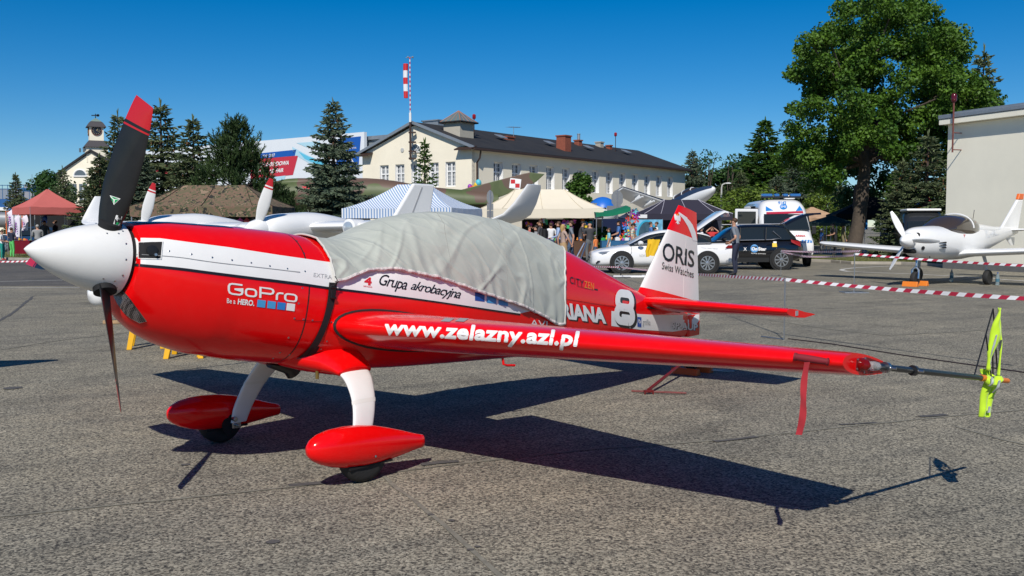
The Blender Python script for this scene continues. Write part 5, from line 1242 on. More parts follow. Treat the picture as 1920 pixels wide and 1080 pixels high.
# ================================================================ the other aircraft
PWHITE = mat('gelcoat_white', (.80, .80, .79), .25, coat=.3, var=.02); PGREY = mat('hub_grey', (.5, .5, .5), .4)
CANOPY = mat('tinted_canopy', (.05, .035, .025), .04, spec=.9, coat=.8); GUM = mat('gum_rubber', (.02, .02, .02), .7)
def body(parent, name, st, m, n=28, e=2.2, mif=None):
    """stations (x, z centre, half width, half height)"""
    xs = [s[0] for s in st]; rings = []
    N_ = 4*(len(st)-1)
    for k in range(N_+1):
        i = k/4; ii = list(range(len(st)))
        x, z, w, h = (interp(ii, [s[j] for s in st], i) for j in range(4))
        rings.append([Vector((x, w*math.copysign(abs(math.sin(a))**(2/e), math.sin(a)), z + h*math.copysign(abs(math.cos(a))**(2/e), math.cos(a)))) for a in [2*math.pi*j/n for j in range(n)]])
    return MB().loft(rings, mif=mif).build(name, m, parent, smooth=True, auto=50)
def panel(parent, name, secs, m, t=.13, n=14):
    """wing-like surface through sections ((x, y, z) leading edge, chord, kind) ; chord runs towards -x. Thickness axis derived from the span direction"""
    rings = []
    for i, (le, ch) in enumerate(secs):
        a = Vector(secs[max(0, i-1)][0]); b = Vector(secs[min(len(secs)-1, i+1)][0]); sp = (b - a); sp.x = 0; sp.normalize()
        up = Vector((1, 0, 0)).cross(sp).normalized()
        if up.z < -.2: up = -up
        rings.append([Vector(le) + Vector((-ch*x, 0, 0)) + up*(ch*y) for x, y in airfoil(n, t)])
    return MB().loft(rings).build(name, m, parent, smooth=True, auto=40)
def wheel(parent, c, r, w, nm='wheel', axis=(0, 1, 0), rim=.55):
    o = MB().lathe([(r*rim, -w*.42), (r*.85, -w*.5), (r*.97, -w*.32), (r, 0), (r*.97, w*.32), (r*.85, w*.5), (r*rim, w*.42)], c, axis, 24).build(nm, GUM, parent, smooth=True)
    MB().lathe([(r*.1, -w*.4), (r*rim, -w*.36), (r*rim, w*.36), (r*.1, w*.4)], c, axis, 18).build('rim', PGREY, o, smooth=True); return o
def prop(parent, c, ax, angs, L, ch, m, tipm=None, tw=35):
    ax = Vector(ax).normalized(); u0 = (Vector((0, 0, 1)) - ax*ax.z).normalized(); s0 = ax.cross(u0)
    for a in angs:
        rd_ = u0*math.cos(rad(a)) + s0*math.sin(rad(a)); tg = ax.cross(rd_); rings = []; cut = [.1, .2, .35, .5, .7, .80, .801, .835, .836, .86, .861, .92, .97, 1.0]
        for r in cut:
            c_ = ch*interp([.1, .3, .5, .75, 1], [.45, .85, 1, .85, .35], r); w = rad(interp([.1, 1], [tw + 18, tw - 8], r)); e1 = tg*math.cos(w) + ax*math.sin(w); e2 = rd_.cross(e1)
            rings.append([Vector(c) + rd_*(L*r) + e1*(math.cos(q)*c_/2) + e2*(math.sin(q)*c_*.09) for q in [2*math.pi*j/14 for j in range(14)]])
        MB().loft(rings, mif=(lambda i, j: 1 if tipm and (cut[i] >= .861 or .801 <= cut[i] < .835) else 0)).build('propeller_blade', [m] + ([tipm] if tipm else []), parent, smooth=True, auto=60)
# ---- white high wing twin behind the red plane
hd_ = Vector((-.55, -.835, 0)); tw_ = thing('twin_engine_plane', 'white high wing twin engine plane with upturned winglets parked behind the red plane', 'airplane', (-4.55, 17.9, 0), math.atan2(hd_.y, hd_.x))
body(tw_, 'fuselage', [(3.66, .50, .02, .02), (3.58, .50, .16, .17), (3.35, .53, .28, .26), (2.8, .62, .42, .36), (2.0, .82, .55, .52), (1.0, .96, .60, .58), (0, 1.0, .60, .56), (-1.2, 1.05, .48, .46), (-3, 1.2, .24, .24), (-4.6, 1.32, .08, .1)], PWHITE)
body(tw_, 'red_stripe', [(3.5, .44, .10, .03), (3.3, .43, .265, .035), (2.8, .48, .43, .045), (2.0, .58, .555, .05), (1.0, .68, .60, .05), (0, .74, .6, .03)], REDV)
body(tw_, 'windscreen', [(2.1, 1.22, .2, .05), (1.7, 1.26, .46, .18), (1.1, 1.30, .5, .24), (.5, 1.34, .48, .2)], CANOPY)
for s_ in (1, -1):
    panel(tw_, 'wing', [((.75, s_*.05, 1.52), 1.45), ((.72, s_*1.9, 1.54), 1.42), ((.68, s_*3.4, 1.56), 1.36), ((.52, s_*4.9, 1.58), 1.05), ((.46, s_*5.1, 1.60), 1.0)], PWHITE, .14)
    panel(tw_, 'winglet', [((.46, s_*5.1, 1.60), 1.0), ((.38, s_*5.28, 1.635), .92), ((.24, s_*5.44, 1.73), .8), ((.08, s_*5.53, 1.9), .66), ((-.1, s_*5.60, 2.12), .5), ((-.17, s_*5.62, 2.2), .4)], PWHITE, .10)
    y = s_*1.5
    nc = body(tw_, 'engine_nacelle', [(1.5, 1.5, .17, .16), (1.42, 1.5, .24, .2), (1.1, 1.5, .31, .26), (.5, 1.52, .32, .27), (-.3, 1.55, .2, .16), (-.9, 1.56, .03, .03)], PWHITE); nc.location = (0, y, 0)
    MB().lathe([(.17, 0), (.165, .1), (.12, .24), (.05, .33), (.004, .36)], (1.5, y, 1.5), (1, 0, 0), 24).build('spinner', PWHITE, tw_, smooth=True)
    MB().lathe([(.08, 0), (.08, .015)], (1.38, y + .17, 1.46), (.8, .75, -.1), 14).build('air_inlet', DARK, tw_)
    prop(tw_, (1.6, y, 1.5), (1, 0, 0), (-24, 156), .89, .19, PWHITE, mat('prop_tip_red', (.5, .02, .03), .4))
    wheel(tw_, (-.3, s_*1.0, .27), .27, .16); MB().tube([(-.3, s_*.98, .3), (-.1, s_*.5, .8)], .06, 8).build('gear_strut', PWHITE, tw_)
    ld = MB().lathe([(.13, -.3), (.14, 0), (.1, .015)], (.76, s_*2.75, 1.53), (1, 0, 0), 18).build('landing_light_housing', PWHITE, tw_, smooth=True)
    MB().lathe([(.1, .01), (.09, .04), (.02, .05)], (.76, s_*2.75, 1.53), (1, 0, 0), 18).build('landing_light', mat('lamp_glass', (.5, .55, .6), .1, .4), ld, smooth=True)
MB().prism([(-3.2, .05, 1.35), (-4.7, .05, 1.3), (-5.0, .05, 2.5), (-4.25, .05, 2.5)], (0, -.10, 0)).build('fin', PWHITE, tw_, bevel=.04)
MB().prism([(-3.95, .055, 1.5), (-4.0, .055, 1.5), (-4.55, .055, 2.42), (-4.5, .055, 2.42)], (0, -.11, 0)).build('hinge_line', mat('hinge_grey', (.4, .4, .4), .6), tw_)
for s_ in (1, -1): panel(tw_, 'tailplane', [((-4.2, 0, 1.3), .85), ((-4.35, s_*1.6, 1.3), .65)], PWHITE, .1)
wheel(tw_, (2.85, 0, .2), .2, .12, 'nose_wheel'); MB().tube([(2.85, 0, .2), (2.8, 0, .5)], .04, 8).build('nose_strut', PGREY, tw_)
c = mw(tw_) @ Vector((2.85, 0, 0))
wb = tag(MB().box((0, 0, .03), (.85, .14, .055)).build('wooden_plank', mat('raw_wood', (.38, .25, .14), .85, var=.3, vscale=8), None, bevel=.008), 'short raw wooden plank before the nose wheel of the white twin', 'plank'); wb.location = (c.x + .05, c.y - .28, 0); wb.rotation_euler.z = .06
# ---- wing of the neighbouring plane, out of frame, whose shadow reaches in
nb = thing('neighbour_plane', 'white low wing plane parked ahead of the red plane spinner', 'airplane', (-7.45, 8.85, 0), rad(-62))
panel(nb, 'wing', [((.3, .2, .8), 1.1), ((.25, 1.7, .93), .7), ((-.05, 2.35, .98), .12)], PWHITE); body(nb, 'fuselage', [(1.6, .95, .1, .1), (1.1, .95, .35, .35), (0, .95, .4, .42), (-2, .95, .2, .2), (-3.4, 1, .06, .08)], PWHITE); wheel(nb, (.1, .7, .2), .2, .1); wheel(nb, (.1, -.7, .2), .2, .1); MB().tube([(.1, .7, .2), (.1, .3, .7)], .03, 6).tube([(.1, -.7, .2), (.1, -.3, .7)], .03, 6).build('gear_leg', PGREY, nb)
# ---- white two seater on the right
hd_ = Vector((-.76, -.65, 0)).normalized(); te_ = thing('two_seat_plane', 'white low wing two seater with tinted bubble canopy and orange tipped fin', 'airplane', (11.97, 26.1, 0), math.atan2(hd_.y, hd_.x))
body(te_, 'fuselage', [(2.42, 1.18, .17, .17), (2.36, 1.17, .24, .27), (2.1, 1.14, .36, .38), (1.6, 1.12, .47, .43), (.9, 1.10, .54, .46), (0, 1.10, .56, .46), (-1.0, 1.14, .47, .42), (-2.2, 1.24, .28, .3), (-3.4, 1.36, .13, .17), (-4.1, 1.42, .06, .1)], PWHITE)
cn = body(te_, 'canopy', [(1.25, 1.42, .12, .06), (.95, 1.46, .42, .2), (.5, 1.5, .52, .34), (0, 1.5, .53, .37), (-.5, 1.5, .46, .32), (-.95, 1.46, .3, .2), (-1.2, 1.44, .08, .06)], CANOPY)
MB().tube([(-.02, .545*math.cos(a), 1.5 + .385*math.sin(a)) for a in lin(.0, math.pi, 20)], .02, 6).build('canopy_frame', PWHITE, cn, smooth=True)
body(te_, 'turtledeck', [(-.7, 1.46, .36, .2), (-1.4, 1.44, .32, .17), (-2.4, 1.42, .2, .12), (-3.3, 1.44, .08, .06)], PWHITE)
for s_ in (1, -1):
    panel(te_, 'wing', [((.75, s_*.25, .80), 1.75), ((.5, s_*.6, .84), 1.42), ((.40, s_*2.2, .93), 1.2), ((.30, s_*3.7, 1.02), 1.0), ((.16, s_*3.95, 1.045), .75)], PWHITE, .14)
    MB().sphere((-.02, s_*3.98, 1.03), (.16, .04, .03), 10).build('nav_light', MATS['red_lens'] if s_ < 0 else MATS['green_lens'], te_, smooth=True)
    wheel(te_, (-.0, s_*.95, .2), .2, .13, 'main_wheel'); MB().tube([(0, s_*.93, .22), (.03, s_*.9, .6), (.05, s_*.82, .88)], [.03, .045, .05], 8).build('gear_leg', PGREY, te_, smooth=True)
    panel(te_, 'tailplane', [((-3.45, s_*.03, 1.44), .85), ((-3.65, s_*1.25, 1.46), .6)], PWHITE, .1)
    MB().lathe([(.06, 0), (.06, .01)], (2.35, s_*.19, 1.33), (1, s_*.5, .2), 14).build('air_inlet', DARK, te_)
    for k in range(3): MB().prism([(1.75 - .02*k, s_*.455, 1.13 - .065*k), (1.45, s_*.49, 1.15 - .065*k), (1.45, s_*.50, 1.11 - .065*k)], (0, s_*.02, 0)).build('cooling_gill', DARK, te_)
fn = MB().prism([(-3.0, .045, 1.5), (-4.12, .045, 1.42), (-4.42, .045, 2.34), (-4.06, .045, 2.34)], (0, -.09, 0)).build('fin', PWHITE, te_, bevel=.03)
MB().prism([(-4.06, .048, 2.345), (-4.42, .048, 2.345), (-4.46, .048, 2.52), (-4.16, .048, 2.52)], (0, -.096, 0)).build('fin_tip', mat('fin_orange', (.75, .14, .02), .4), te_, bevel=.02)
panel(te_, 'ventral_fin', [((-3.3, 0, 1.22), .7), ((-3.7, .01, .98), .25)], PWHITE, .08)
sp_ = MB().lathe([(.2, 0), (.2, .05), (.17, .16), (.10, .29), (.04, .36), (.004, .38)], (2.42, 0, 1.18), (1, 0, 0), 26).build('spinner', PWHITE, te_, smooth=True)
prop(te_, (2.55, 0, 1.18), (1, 0, 0), (30, 150, 270), .86, .17, PWHITE)
MB().box((2.32, -.02, .93), (.16, .34, .15)).build('chin_intake', DARK, te_, bevel=.05)
MB().lathe([(.05, 0), (.05, .03)], (2.22, .26, 1.0), (.6, 1, -.3), 14).build('landing_light', DARK, te_)
nw = wheel(te_, (2.05, 0, .19), .19, .12, 'nose_wheel'); MB().tube([(2.05, .085, .2), (2.03, .085, .42), (2.0, 0, .5), (1.95, 0, .85)], .03, 8).tube([(2.05, -.085, .2), (2.03, -.085, .42), (2.0, 0, .5)], .03, 8).build('nose_leg', mat('chrome', (.7, .7, .72), .2, 1), te_, smooth=True)
MB().tube([(-1.15, .0, 1.62), (-1.25, 0, 2.0)], .008, 5).build('radio_aerial', GUTTER, te_); MB().tube([(1.9, .3, .78), (1.95, .34, .66), (2.0, .34, .66)], .012, 6).build('pitot_tube', DARK, te_)
REGG = mat('registration_pale', (.62, .64, .66), .4)
S_TE = Surf([o for o in te_.children if o.name.startswith('fuselage')][0])
lay_text('registration', 'YL-RCT', [(1846, 432), (1876, 427), (1875, 440), (1847, 447)], S_TE, REGG, te_, bold=.03, off=.006)
lay_text('marking', 'T', [(1806, 440), (1810, 440), (1810, 445), (1806, 445)], S_TE, REDV, te_, bold=.03, off=.006)
q = mw(te_) @ Vector((2.05, 0, 0))
ck2 = thing('wheel_chock', 'orange chocks either side of the white two seater nose wheel', 'wheel chock', (q.x, q.y, 0), te_.rotation_euler.z)
for x in (-.3, .24): MB().prism([(x - .07, -.2, 0), (x + .07, -.2, 0), (x + .02, -.2, .13), (x - .02, -.2, .13)], (0, .4, 0)).build('chock_block', mat('chock_orange', (.75, .2, .02), .5), ck2, bevel=.01)
for i, (u, v) in enumerate(((1784, 528), (1870, 535))):
    p = G(u, v); b = thing('water_bottle', ['clear water bottle standing in the shadow under the white two seater wing', 'clear water bottle beside the main wheel of the white two seater'][i], 'bottle', p, 0, 'water bottles by the white two seater')
    MB().lathe([(.045, 0), (.05, .02), (.048, .1), (.05, .2), (.045, .24), (.02, .29), (.018, .31)], (0, 0, .004), (0, 0, 1), 14).build('bottle_body', mat('pet_plastic', (.45, .55, .58), .1, trans=.6), b, smooth=True)
    MB().lathe([(.02, .315), (.02, .34)], (0, 0, .0), (0, 0, 1), 10).build('cap', BLUE3, b); MB().lathe([(.0515, .09), (.0515, .17)], (0, 0, .004), (0, 0, 1), 14, caps=False).build('label_band', mat('bottle_label', (.06, .16, .22), .5), b)
# ---- camouflaged fighter on display
D = 54.0; k_ = D/F; XX = lambda u: (u - 960)*k_; ZZ = lambda v: CAM_H + (V0 - v)*k_
t = NT('fighter_camouflage'); n_ = t.noise(.55, 2, .4); t.set('Base Color', t.ramp(n_, [(.0, (.075, .10, .035)), (.5, (.085, .11, .04)), (.54, (.12, .075, .055)), (.6, (.12, .075, .055)), (.64, (.035, .06, .025))], 'CONSTANT')); t.set('Roughness', .55); CAMJ = t.m
fj = thing('camouflage_fighter', 'green and brown camouflaged jet fighter displayed behind the tents', 'airplane', (XX(700), D, 0), 0); ox = XX(700)
body(fj, 'fuselage', [(XX(392)-ox, ZZ(372), .25, .25), (XX(420)-ox, ZZ(371), .6, .6), (XX(520)-ox, ZZ(369), .82, .8), (XX(640)-ox, ZZ(366), .85, .88), (XX(720)-ox, ZZ(367), .84, .88), (XX(800)-ox, ZZ(375), .78, .75), (XX(900)-ox, ZZ(380), .66, .62), (XX(935)-ox, ZZ(381), .52, .5)], CAMJ)
body(fj, 'spine', [(XX(500)-ox, ZZ(350), .2, .15), (XX(560)-ox, ZZ(346), .38, .34), (XX(690)-ox, ZZ(346), .38, .34), (XX(800)-ox, ZZ(358), .25, .2), (XX(880)-ox, ZZ(365), .12, .1)], CAMJ)
finj = MB().prism([(XX(u)-ox, .07, ZZ(v)) for u, v in ((826, 372), (850, 360), (983, 326), (994, 324), (1021, 327), (1006, 341), (985, 352), (925, 374), (905, 382))], (0, -.14, 0)).build('fin', CAMJ, fj, bevel=.03)
fj_m = Vector((XX(966)-ox, -.085, ZZ(345)))
MB().box(fj_m + Vector((0, -.004, 0)), (.62, .012, .56), ry=rad(7)).build('checker_border', PW, fj)
for sx in (0, 1):
    for sz in (0, 1): MB().box(fj_m + Vector((-.125 + .25*sx, -.012, -.115 + .23*sz)), (.245, .012, .225)).build('checker_square', SR if sx != sz else PW, fj)
for s_ in (1, -1):
    MB().prism([(XX(640)-ox, s_*.7, ZZ(372)), (XX(760)-ox, s_*.7, ZZ(372)), (XX(800)-ox, s_*4.2, ZZ(376)), (XX(760)-ox, s_*4.2, ZZ(376))], (0, 0, .12)).build('wing', CAMJ, fj, bevel=.04)
    MB().prism([(XX(840)-ox, s_*.5, ZZ(385)), (XX(910)-ox, s_*.5, ZZ(385)), (XX(945)-ox, s_*2.2, ZZ(385)), (XX(915)-ox, s_*2.2, ZZ(385))], (0, 0, .1)).build('tailplane', CAMJ, fj, bevel=.03)
    wheel(fj, (XX(720)-ox, s_*1.5, .4), .4, .25); MB().tube([(XX(720)-ox, s_*1.5, .4), (XX(720)-ox, s_*.8, 2.4)], .08, 8).build('gear_leg', PGREY, fj)
wheel(fj, (XX(450)-ox, 0, .3), .3, .2); MB().tube([(XX(450)-ox, 0, .3), (XX(450)-ox, 0, 2.6)], .07, 8).build('gear_leg', PGREY, fj)
lay_text('fighter_number', '71', [(567, 350), (580, 350), (580, 360), (567, 360)], Surf([o for o in fj.children if o.name.startswith('fuselage')][0]), SR, fj, bold=.04, off=.02, step=60)
mk = MB().box((XX(806)-ox, -.80, ZZ(367)), (.2, .02, .2)).build('squadron_badge', PW, fj)
# ---- jet trainer on a pylon
N = AT(1341, 353, 57); ax = Vector((.56, -.74, .34)).normalized(); lw_ = Vector((-.77, -.42, .24)); lw_ = (lw_ - ax*lw_.dot(ax)).normalized(); up = ax.cross(lw_).normalized()
up = up if up.z > 0 else -up
M3 = Matrix((ax, lw_, up)).transposed(); jt = thing('jet_trainer_monument', 'blue and white jet trainer banking on a pylon above the navy tent', 'airplane', (N.x - ax.x*4.5, N.y - ax.y*4.5, 0), 0)
base = N - Vector(jt.location)
NAVY = mat('jet_navy', (.025, .045, .09), .4); JW = mat('jet_white', (.68, .70, .72), .35)
mast_p = MB().tube([(0, 0, 0), base - ax*4.5], [.35, .18], 10).build('pylon', PGREY, jt, smooth=True)
def jb(o): o.matrix_local = Matrix.Translation(base) @ M3.to_4x4(); return o
fj_b = body(jt, 'fuselage', [(0, 0, .02, .02), (-.12, 0, .16, .16), (-.5, 0, .33, .32), (-1.2, .02, .46, .47), (-2.2, .03, .52, .56), (-3.6, .02, .52, .56), (-4.8, 0, .46, .5), (-6.5, .06, .3, .34), (-8.4, .16, .1, .14)], [JW, NAVY], mif=lambda i, j: 1 if (j < 7 or j > 21) and i > 3 else 0); jb(fj_b)
cpy = body(jt, 'canopy', [(-1.2, .42, .05, .04), (-1.6, .5, .26, .2), (-2.2, .56, .3, .3), (-3.0, .54, .3, .28), (-3.6, .48, .22, .16), (-4.0, .44, .05, .04)], CANOPY); jb(cpy)
for x in (-1.75, -2.5, -3.2): MB().tube([(x, .31*math.cos(a), .5 + .37*math.sin(a)*(1 if x < -1.9 else .75)) for a in lin(0, math.pi, 12)], .03, 5).build('canopy_frame', JW, cpy, smooth=True)
for s_ in (1, -1):
    w_ = panel(jt, 'wing', [((-2.9, s_*.4, -.1), 1.7), ((-3.15, s_*2.6, -.02), 1.3), ((-3.4, s_*4.2, .06), .9)], NAVY if False else JW, .12); jb(w_)
    top_ = MB().prism([(-2.9, s_*.45, -.02 + .02), (-3.4, s_*4.22, .115), (-4.3, s_*4.22, .10), (-4.6, s_*.45, .02)], (0, 0, .035)).build('wing_top', NAVY, jt); jb(top_)
    for y in (2.1, 3.0):
        jb(MB().tube([(-3.0, s_*y, -.30), (-3.4, s_*y, -.30), (-4.1, s_*y, -.30)], [.05, .1, .03], 10).box((-3.5, s_*y, -.16), (.4, .06, .24)).build('wing_pod', JW, jt, smooth=True))
    jb(MB().prism([(-7.6, s_*.1, .9), (-8.1, s_*1.8, .9), (-8.6, s_*1.8, .9), (-8.5, s_*.1, .9)], (0, 0, .06)).build('tailplane', NAVY, jt))
    jb(MB().lathe([(.16, 0), (.2, .1), (.2, .5)], (-2.6, s_*.52, -.02), (-1, 0, 0), 14).build('air_inlet', DARK, jt))
jb(MB().prism([(-7.0, .04, .2), (-7.9, .04, 1.5), (-8.6, .04, 1.5), (-8.6, .04, .2)], (0, -.08, 0)).build('fin', NAVY, jt))
jb(MB().sphere((-.75, -.33 if True else 0, .1), (.22, .06, .1), 10).build('nose_emblem', mat('emblem_cyan', (.03, .35, .6), .4), jt))
# ================================================================ tents and stalls
def cloth(name, col, var=.06): return mat(name, col, .85, var=var, vscale=1.5, bump=.25, bscale=5, spec=.2)
t = NT('camo_cloth'); v_ = t.noise(3.2, 3, .6); v2 = t.noise(5, 2, .5)
cc = t.ramp(v_, [(0, (.12, .10, .055)), (.44, (.17, .105, .07)), (.53, (.06, .07, .03)), (.6, (.24, .165, .11))], 'CONSTANT'); cc = t.mix(t.ramp(v2, [(.62, (0, 0, 0)), (.63, (1, 1, 1))]), cc, (.02, .02, .016)); t.set('Base Color', cc); t.set('Roughness', .9); CAMO_T = t.m
t = NT('striped_cloth'); sx = t.n('SeparateXYZ', {0: t.tc.outputs['Object']}); wv = t.math('FRACT', t.math('MULTIPLY', t.math('ADD', sx.outputs[0], sx.outputs[1]), 8.5)); t.set('Base Color', t.mix(t.math('GREATER_THAN', wv, .5), (.70, .72, .75), (.20, .31, .50))); t.set('Roughness', .85); STRIPE_T = t.m
STEELP = mat('tent_pole', (.4, .4, .42), .4, .7)
def tent(label, c, rz, W, Dp, ev, pk, val, ridge, m, sag=.35, legs=True, group='canopy tents of the fair', name='canopy_tent', seams=None, vm=None, pz=0):
    o = thing(name, label, 'tent', c, rz, group); hw, hd = W/2, Dp/2
    n = 16; rows_ = []
    per = []
    for a, b in (((-hw, -hd), (hw, -hd)), ((hw, -hd), (hw, hd)), ((hw, hd), (-hw, hd)), ((-hw, hd), (-hw, -hd))):
        per += [(a[0] + (b[0]-a[0])*k/10, a[1] + (b[1]-a[1])*k/10) for k in range(10)]
    for k in range(n+1):
        f_ = k/n; row = []
        for j, (x, y) in enumerate(per):
            rx = max(-ridge/2, min(ridge/2, x*ridge/W if W else 0)); 
            z = ev + (pk - ev)*(f_*(1 - sag) + sag*f_*f_) - .025*math.sin(math.pi*(j % 10)/10)*(1 - f_) + .015*noise.noise(Vector((x*2, y*2, f_*3)))
            row.append(Vector((x + (rx - x)*f_, y*(1 - f_), z)))
        rows_.append(row)
    MB().loft(rows_, cap0=False, cap1=False).build('roof', m, o, smooth=True, auto=28)
    for i in range(4):
        pp = [per[(i*10 + k) % 40] for k in range(11)]; g_ = []
        for f_ in (0, .5, 1): g_.append([Vector((x*1.003 + .02*noise.noise(Vector((x*3, y*3, f_*2))), y*1.003 - .02*abs(noise.noise(Vector((x*3, y*3, f_*2 + 5)))), ev - val*f_ - (.025*math.sin(math.pi*k/10) if f_ == 0 else .02*noise.noise(Vector((x*2, y*2, 9)))))) for k, (x, y) in enumerate(pp)])
        MB().loft(g_, closed=False).build('valance', vm or m, o, smooth=True)
    for sx_ in (-1, 1):
        for sy_ in (-1, 1): MB().tube([(sx_*hw*.985, sy_*hd*.985, pz), (sx_*hw*.985, sy_*hd*.985, ev)], .028, 6).build('leg', STEELP, o)
    if seams:
        for sx_ in (-1, 1):
            for sy_ in (-1, 1):
                MB().tube([Vector((sx_*(hw + (ridge/2 - hw)*f_), sy_*hd*(1 - f_), ev + (pk - ev)*(f_*(1 - sag) + sag*f_*f_) + .012)) for f_ in lin(0, 1, 12)], .016, 4).build('piping', seams, o)
        for x in (-ridge/2, 0, ridge/2): MB().tube([Vector((x*(1 + (1-f_)*.6), -hd*(1 - f_), ev + (pk - ev)*(f_*(1 - sag) + sag*f_*f_) + .012)) for f_ in lin(0, 1, 12)], .013, 4).build('piping', seams, o)
    return o
def gp(u, d): p = AT(u, V0, d); return (p.x, p.y, 0)
PINK = cloth('pink_cloth', (.52, .135, .12)); CREAMT = cloth('cream_cloth', (.70, .63, .50), .03); NAVYT = cloth('navy_cloth', (.035, .033, .05)); WCL = mat('white_cloth', (.72, .72, .72), .85)
tent('faded pink pyramid tent over a table with red cloth', gp(91, 50), rad(45), 2.65, 2.65, 2.52, 3.45, .38, .12, PINK)
tent('second pink pyramid tent directly behind the first one', gp(97, 53), rad(45), 2.65, 2.65, 2.5, 3.4, .36, .12, PINK)
tent('brown camouflage tent with long ridge in front of the pine', gp(404, 39.5), rad(-4), 5.75, 3.0, 2.34, 3.22, .42, 2.6, CAMO_T, .25, seams=mat('camo_seam', (.02, .018, .014), .9))
tent('blue and white striped tent beside the blue green spruce', gp(775, 37), rad(-20), 4.5, 3.0, 2.22, 3.15, .38, 1.3, STRIPE_T, .45)
tent('plain cream tent sheltering the toy stall', gp(1012, 45.5), rad(3), 5.6, 3.0, 2.36, 3.28, .44, 2.3, CREAMT, .3, seams=mat('cream_piping', (.6, .53, .4), .8), pz=.09)
tent('dark navy tent with pale piping under the jet trainer', gp(1277, 48), rad(4), 4.35, 3.0, 2.14, 2.86, .30, 1.7, NAVYT, .2, seams=mat('pale_piping', (.45, .43, .5), .8), pz=.09)
tent('black tent in the shade behind the linden trunk', gp(1632, 53), rad(-8), 4.2, 3.0, 2.2, 3.15, .3, .6, cloth('black_cloth', (.012, .011, .012)), .2, pz=.1)
tent('tan camouflage tent beyond the green parasol', gp(1522, 66), rad(10), 3.4, 3.0, 2.1, 2.85, .3, .2, cloth('tan_camo_cloth', (.42, .27, .17), .4), .2)
# small details of single tents
MB().box(Vector(gp(1205, 46.1)) + Vector((0, 0, 2.02)), (.42, .02, .17)).build('tent_badge', WCL, None)
tb_ = bpy.data.objects['tent_badge']; tag(tb_, 'white name plate on the valance of the navy tent', 'sign'); 
o = thing('green_awning', 'sagging green awning beside the cream tent', 'awning', gp(1146, 44), 0, None)
rows_ = []
for k in lin(0, 1, 12): rows_.append([Vector((-.78 + 1.55*k, -.9 + 1.8*f_, 2.12 + .28*k + .12*f_ - .09*math.sin(math.pi*k) + .03*noise.noise(Vector((k*5, f_*3, 2))))) for f_ in lin(0, 1, 6)])
GT = cloth('green_cloth', (.01, .16, .085), .15); MB().loft(rows_, closed=False).build('sheet', GT, o, smooth=True)
MB().loft([[r[0], r[0] - Vector((0, .01, .16 + .05*noise.noise(r[0]*4)))] for r in rows_], closed=False).build('valance', GT, o, smooth=True)
for x in (-.75, .75): MB().tube([(x, -.85, .09), (x, -.85, 2.1 + (.3 if x > 0 else 0))], .025, 6).build('pole', STEELP, o)
# parasol
c = gp(1558, 50); o = thing('dark_parasol', 'flat dark green parasol on the verge beside the linden', 'parasol', c); apx = Vector((0, 0, 2.12)); GP_ = cloth('parasol_green', (.035, .06, .055))
rim = [Vector((1.3*math.cos(a), 1.3*math.sin(a), 1.72)) for a in [2*math.pi*k/8 for k in range(8)]]
MB().add([apx] + rim, [(0, 1 + k, 1 + (k+1) % 8) for k in range(8)]).build('canopy', GP_, o); MB().loft([[r for r in rim] , [r - Vector((0, 0, .16)) for r in rim]], cap0=False, cap1=False).build('valance', GP_, o); MB().tube([(0, 0, .1), (0, 0, 2.1)], .03, 8).build('pole', STEELP, o)
for k in range(8): MB().tube([apx - Vector((0, 0, .05)), rim[k] - Vector((0, 0, .03))], .012, 4).build('rib', STEELP, o)
# tarpaulin under the black tent
c = Vector(gp(1680, 49)); o = thing('hanging_tarpaulin', 'wrinkled blue grey tarpaulin hung beside the linden trunk', 'tarpaulin', c); rows_ = []
for k in lin(0, 1, 40): rows_.append([Vector((-.75 + 1.5*k + .12*k*f_, .09*math.sin(k*26 + f_*2.5) + .05*noise.noise(Vector((k*7, f_*4, 1))), 2.0 - 1.62*f_)) for f_ in lin(0, 1, 10)])
MB().loft(rows_, closed=False).build('sheet', cloth('tarp_blue_grey', (.09, .11, .15), .2), o, smooth=True); MB().tube([(-.8, 0, 2.02), (.8, 0, 2.02)], .02, 6).tube([(-.8, 0, .1), (-.8, 0, 2.02)], .02, 6).tube([(.8, 0, .1), (.8, 0, 2.02)], .02, 6).build('frame', STEELP, o)
c = Vector(gp(1622, 50)); MB().box(c + Vector((0, 0, 1.62)), (.26, .03, .5)).build('blue_board', BLUE2); tag(bpy.data.objects['blue_board'], 'small blue poster board beside the linden trunk', 'poster')
MB().tube([c + Vector((0, .03, .1)), c + Vector((0, .03, 1.4))], .02, 6).build('post', STEELP, bpy.data.objects['blue_board'])
TOY = [mat('toy_%d' % i, c_, .5) for i, c_ in enumerate([(.6, .05, .05), (.75, .5, .03), (.04, .2, .6), (.7, .1, .4), (.05, .4, .12), (.75, .25, .03), (.3, .06, .4), (.7, .7, .7), (.03, .03, .03), (.1, .5, .6)])]
TN = ['red', 'yellow', 'blue', 'pink', 'green', 'orange', 'purple', 'white', 'black', 'turquoise']
R = random.Random(3)
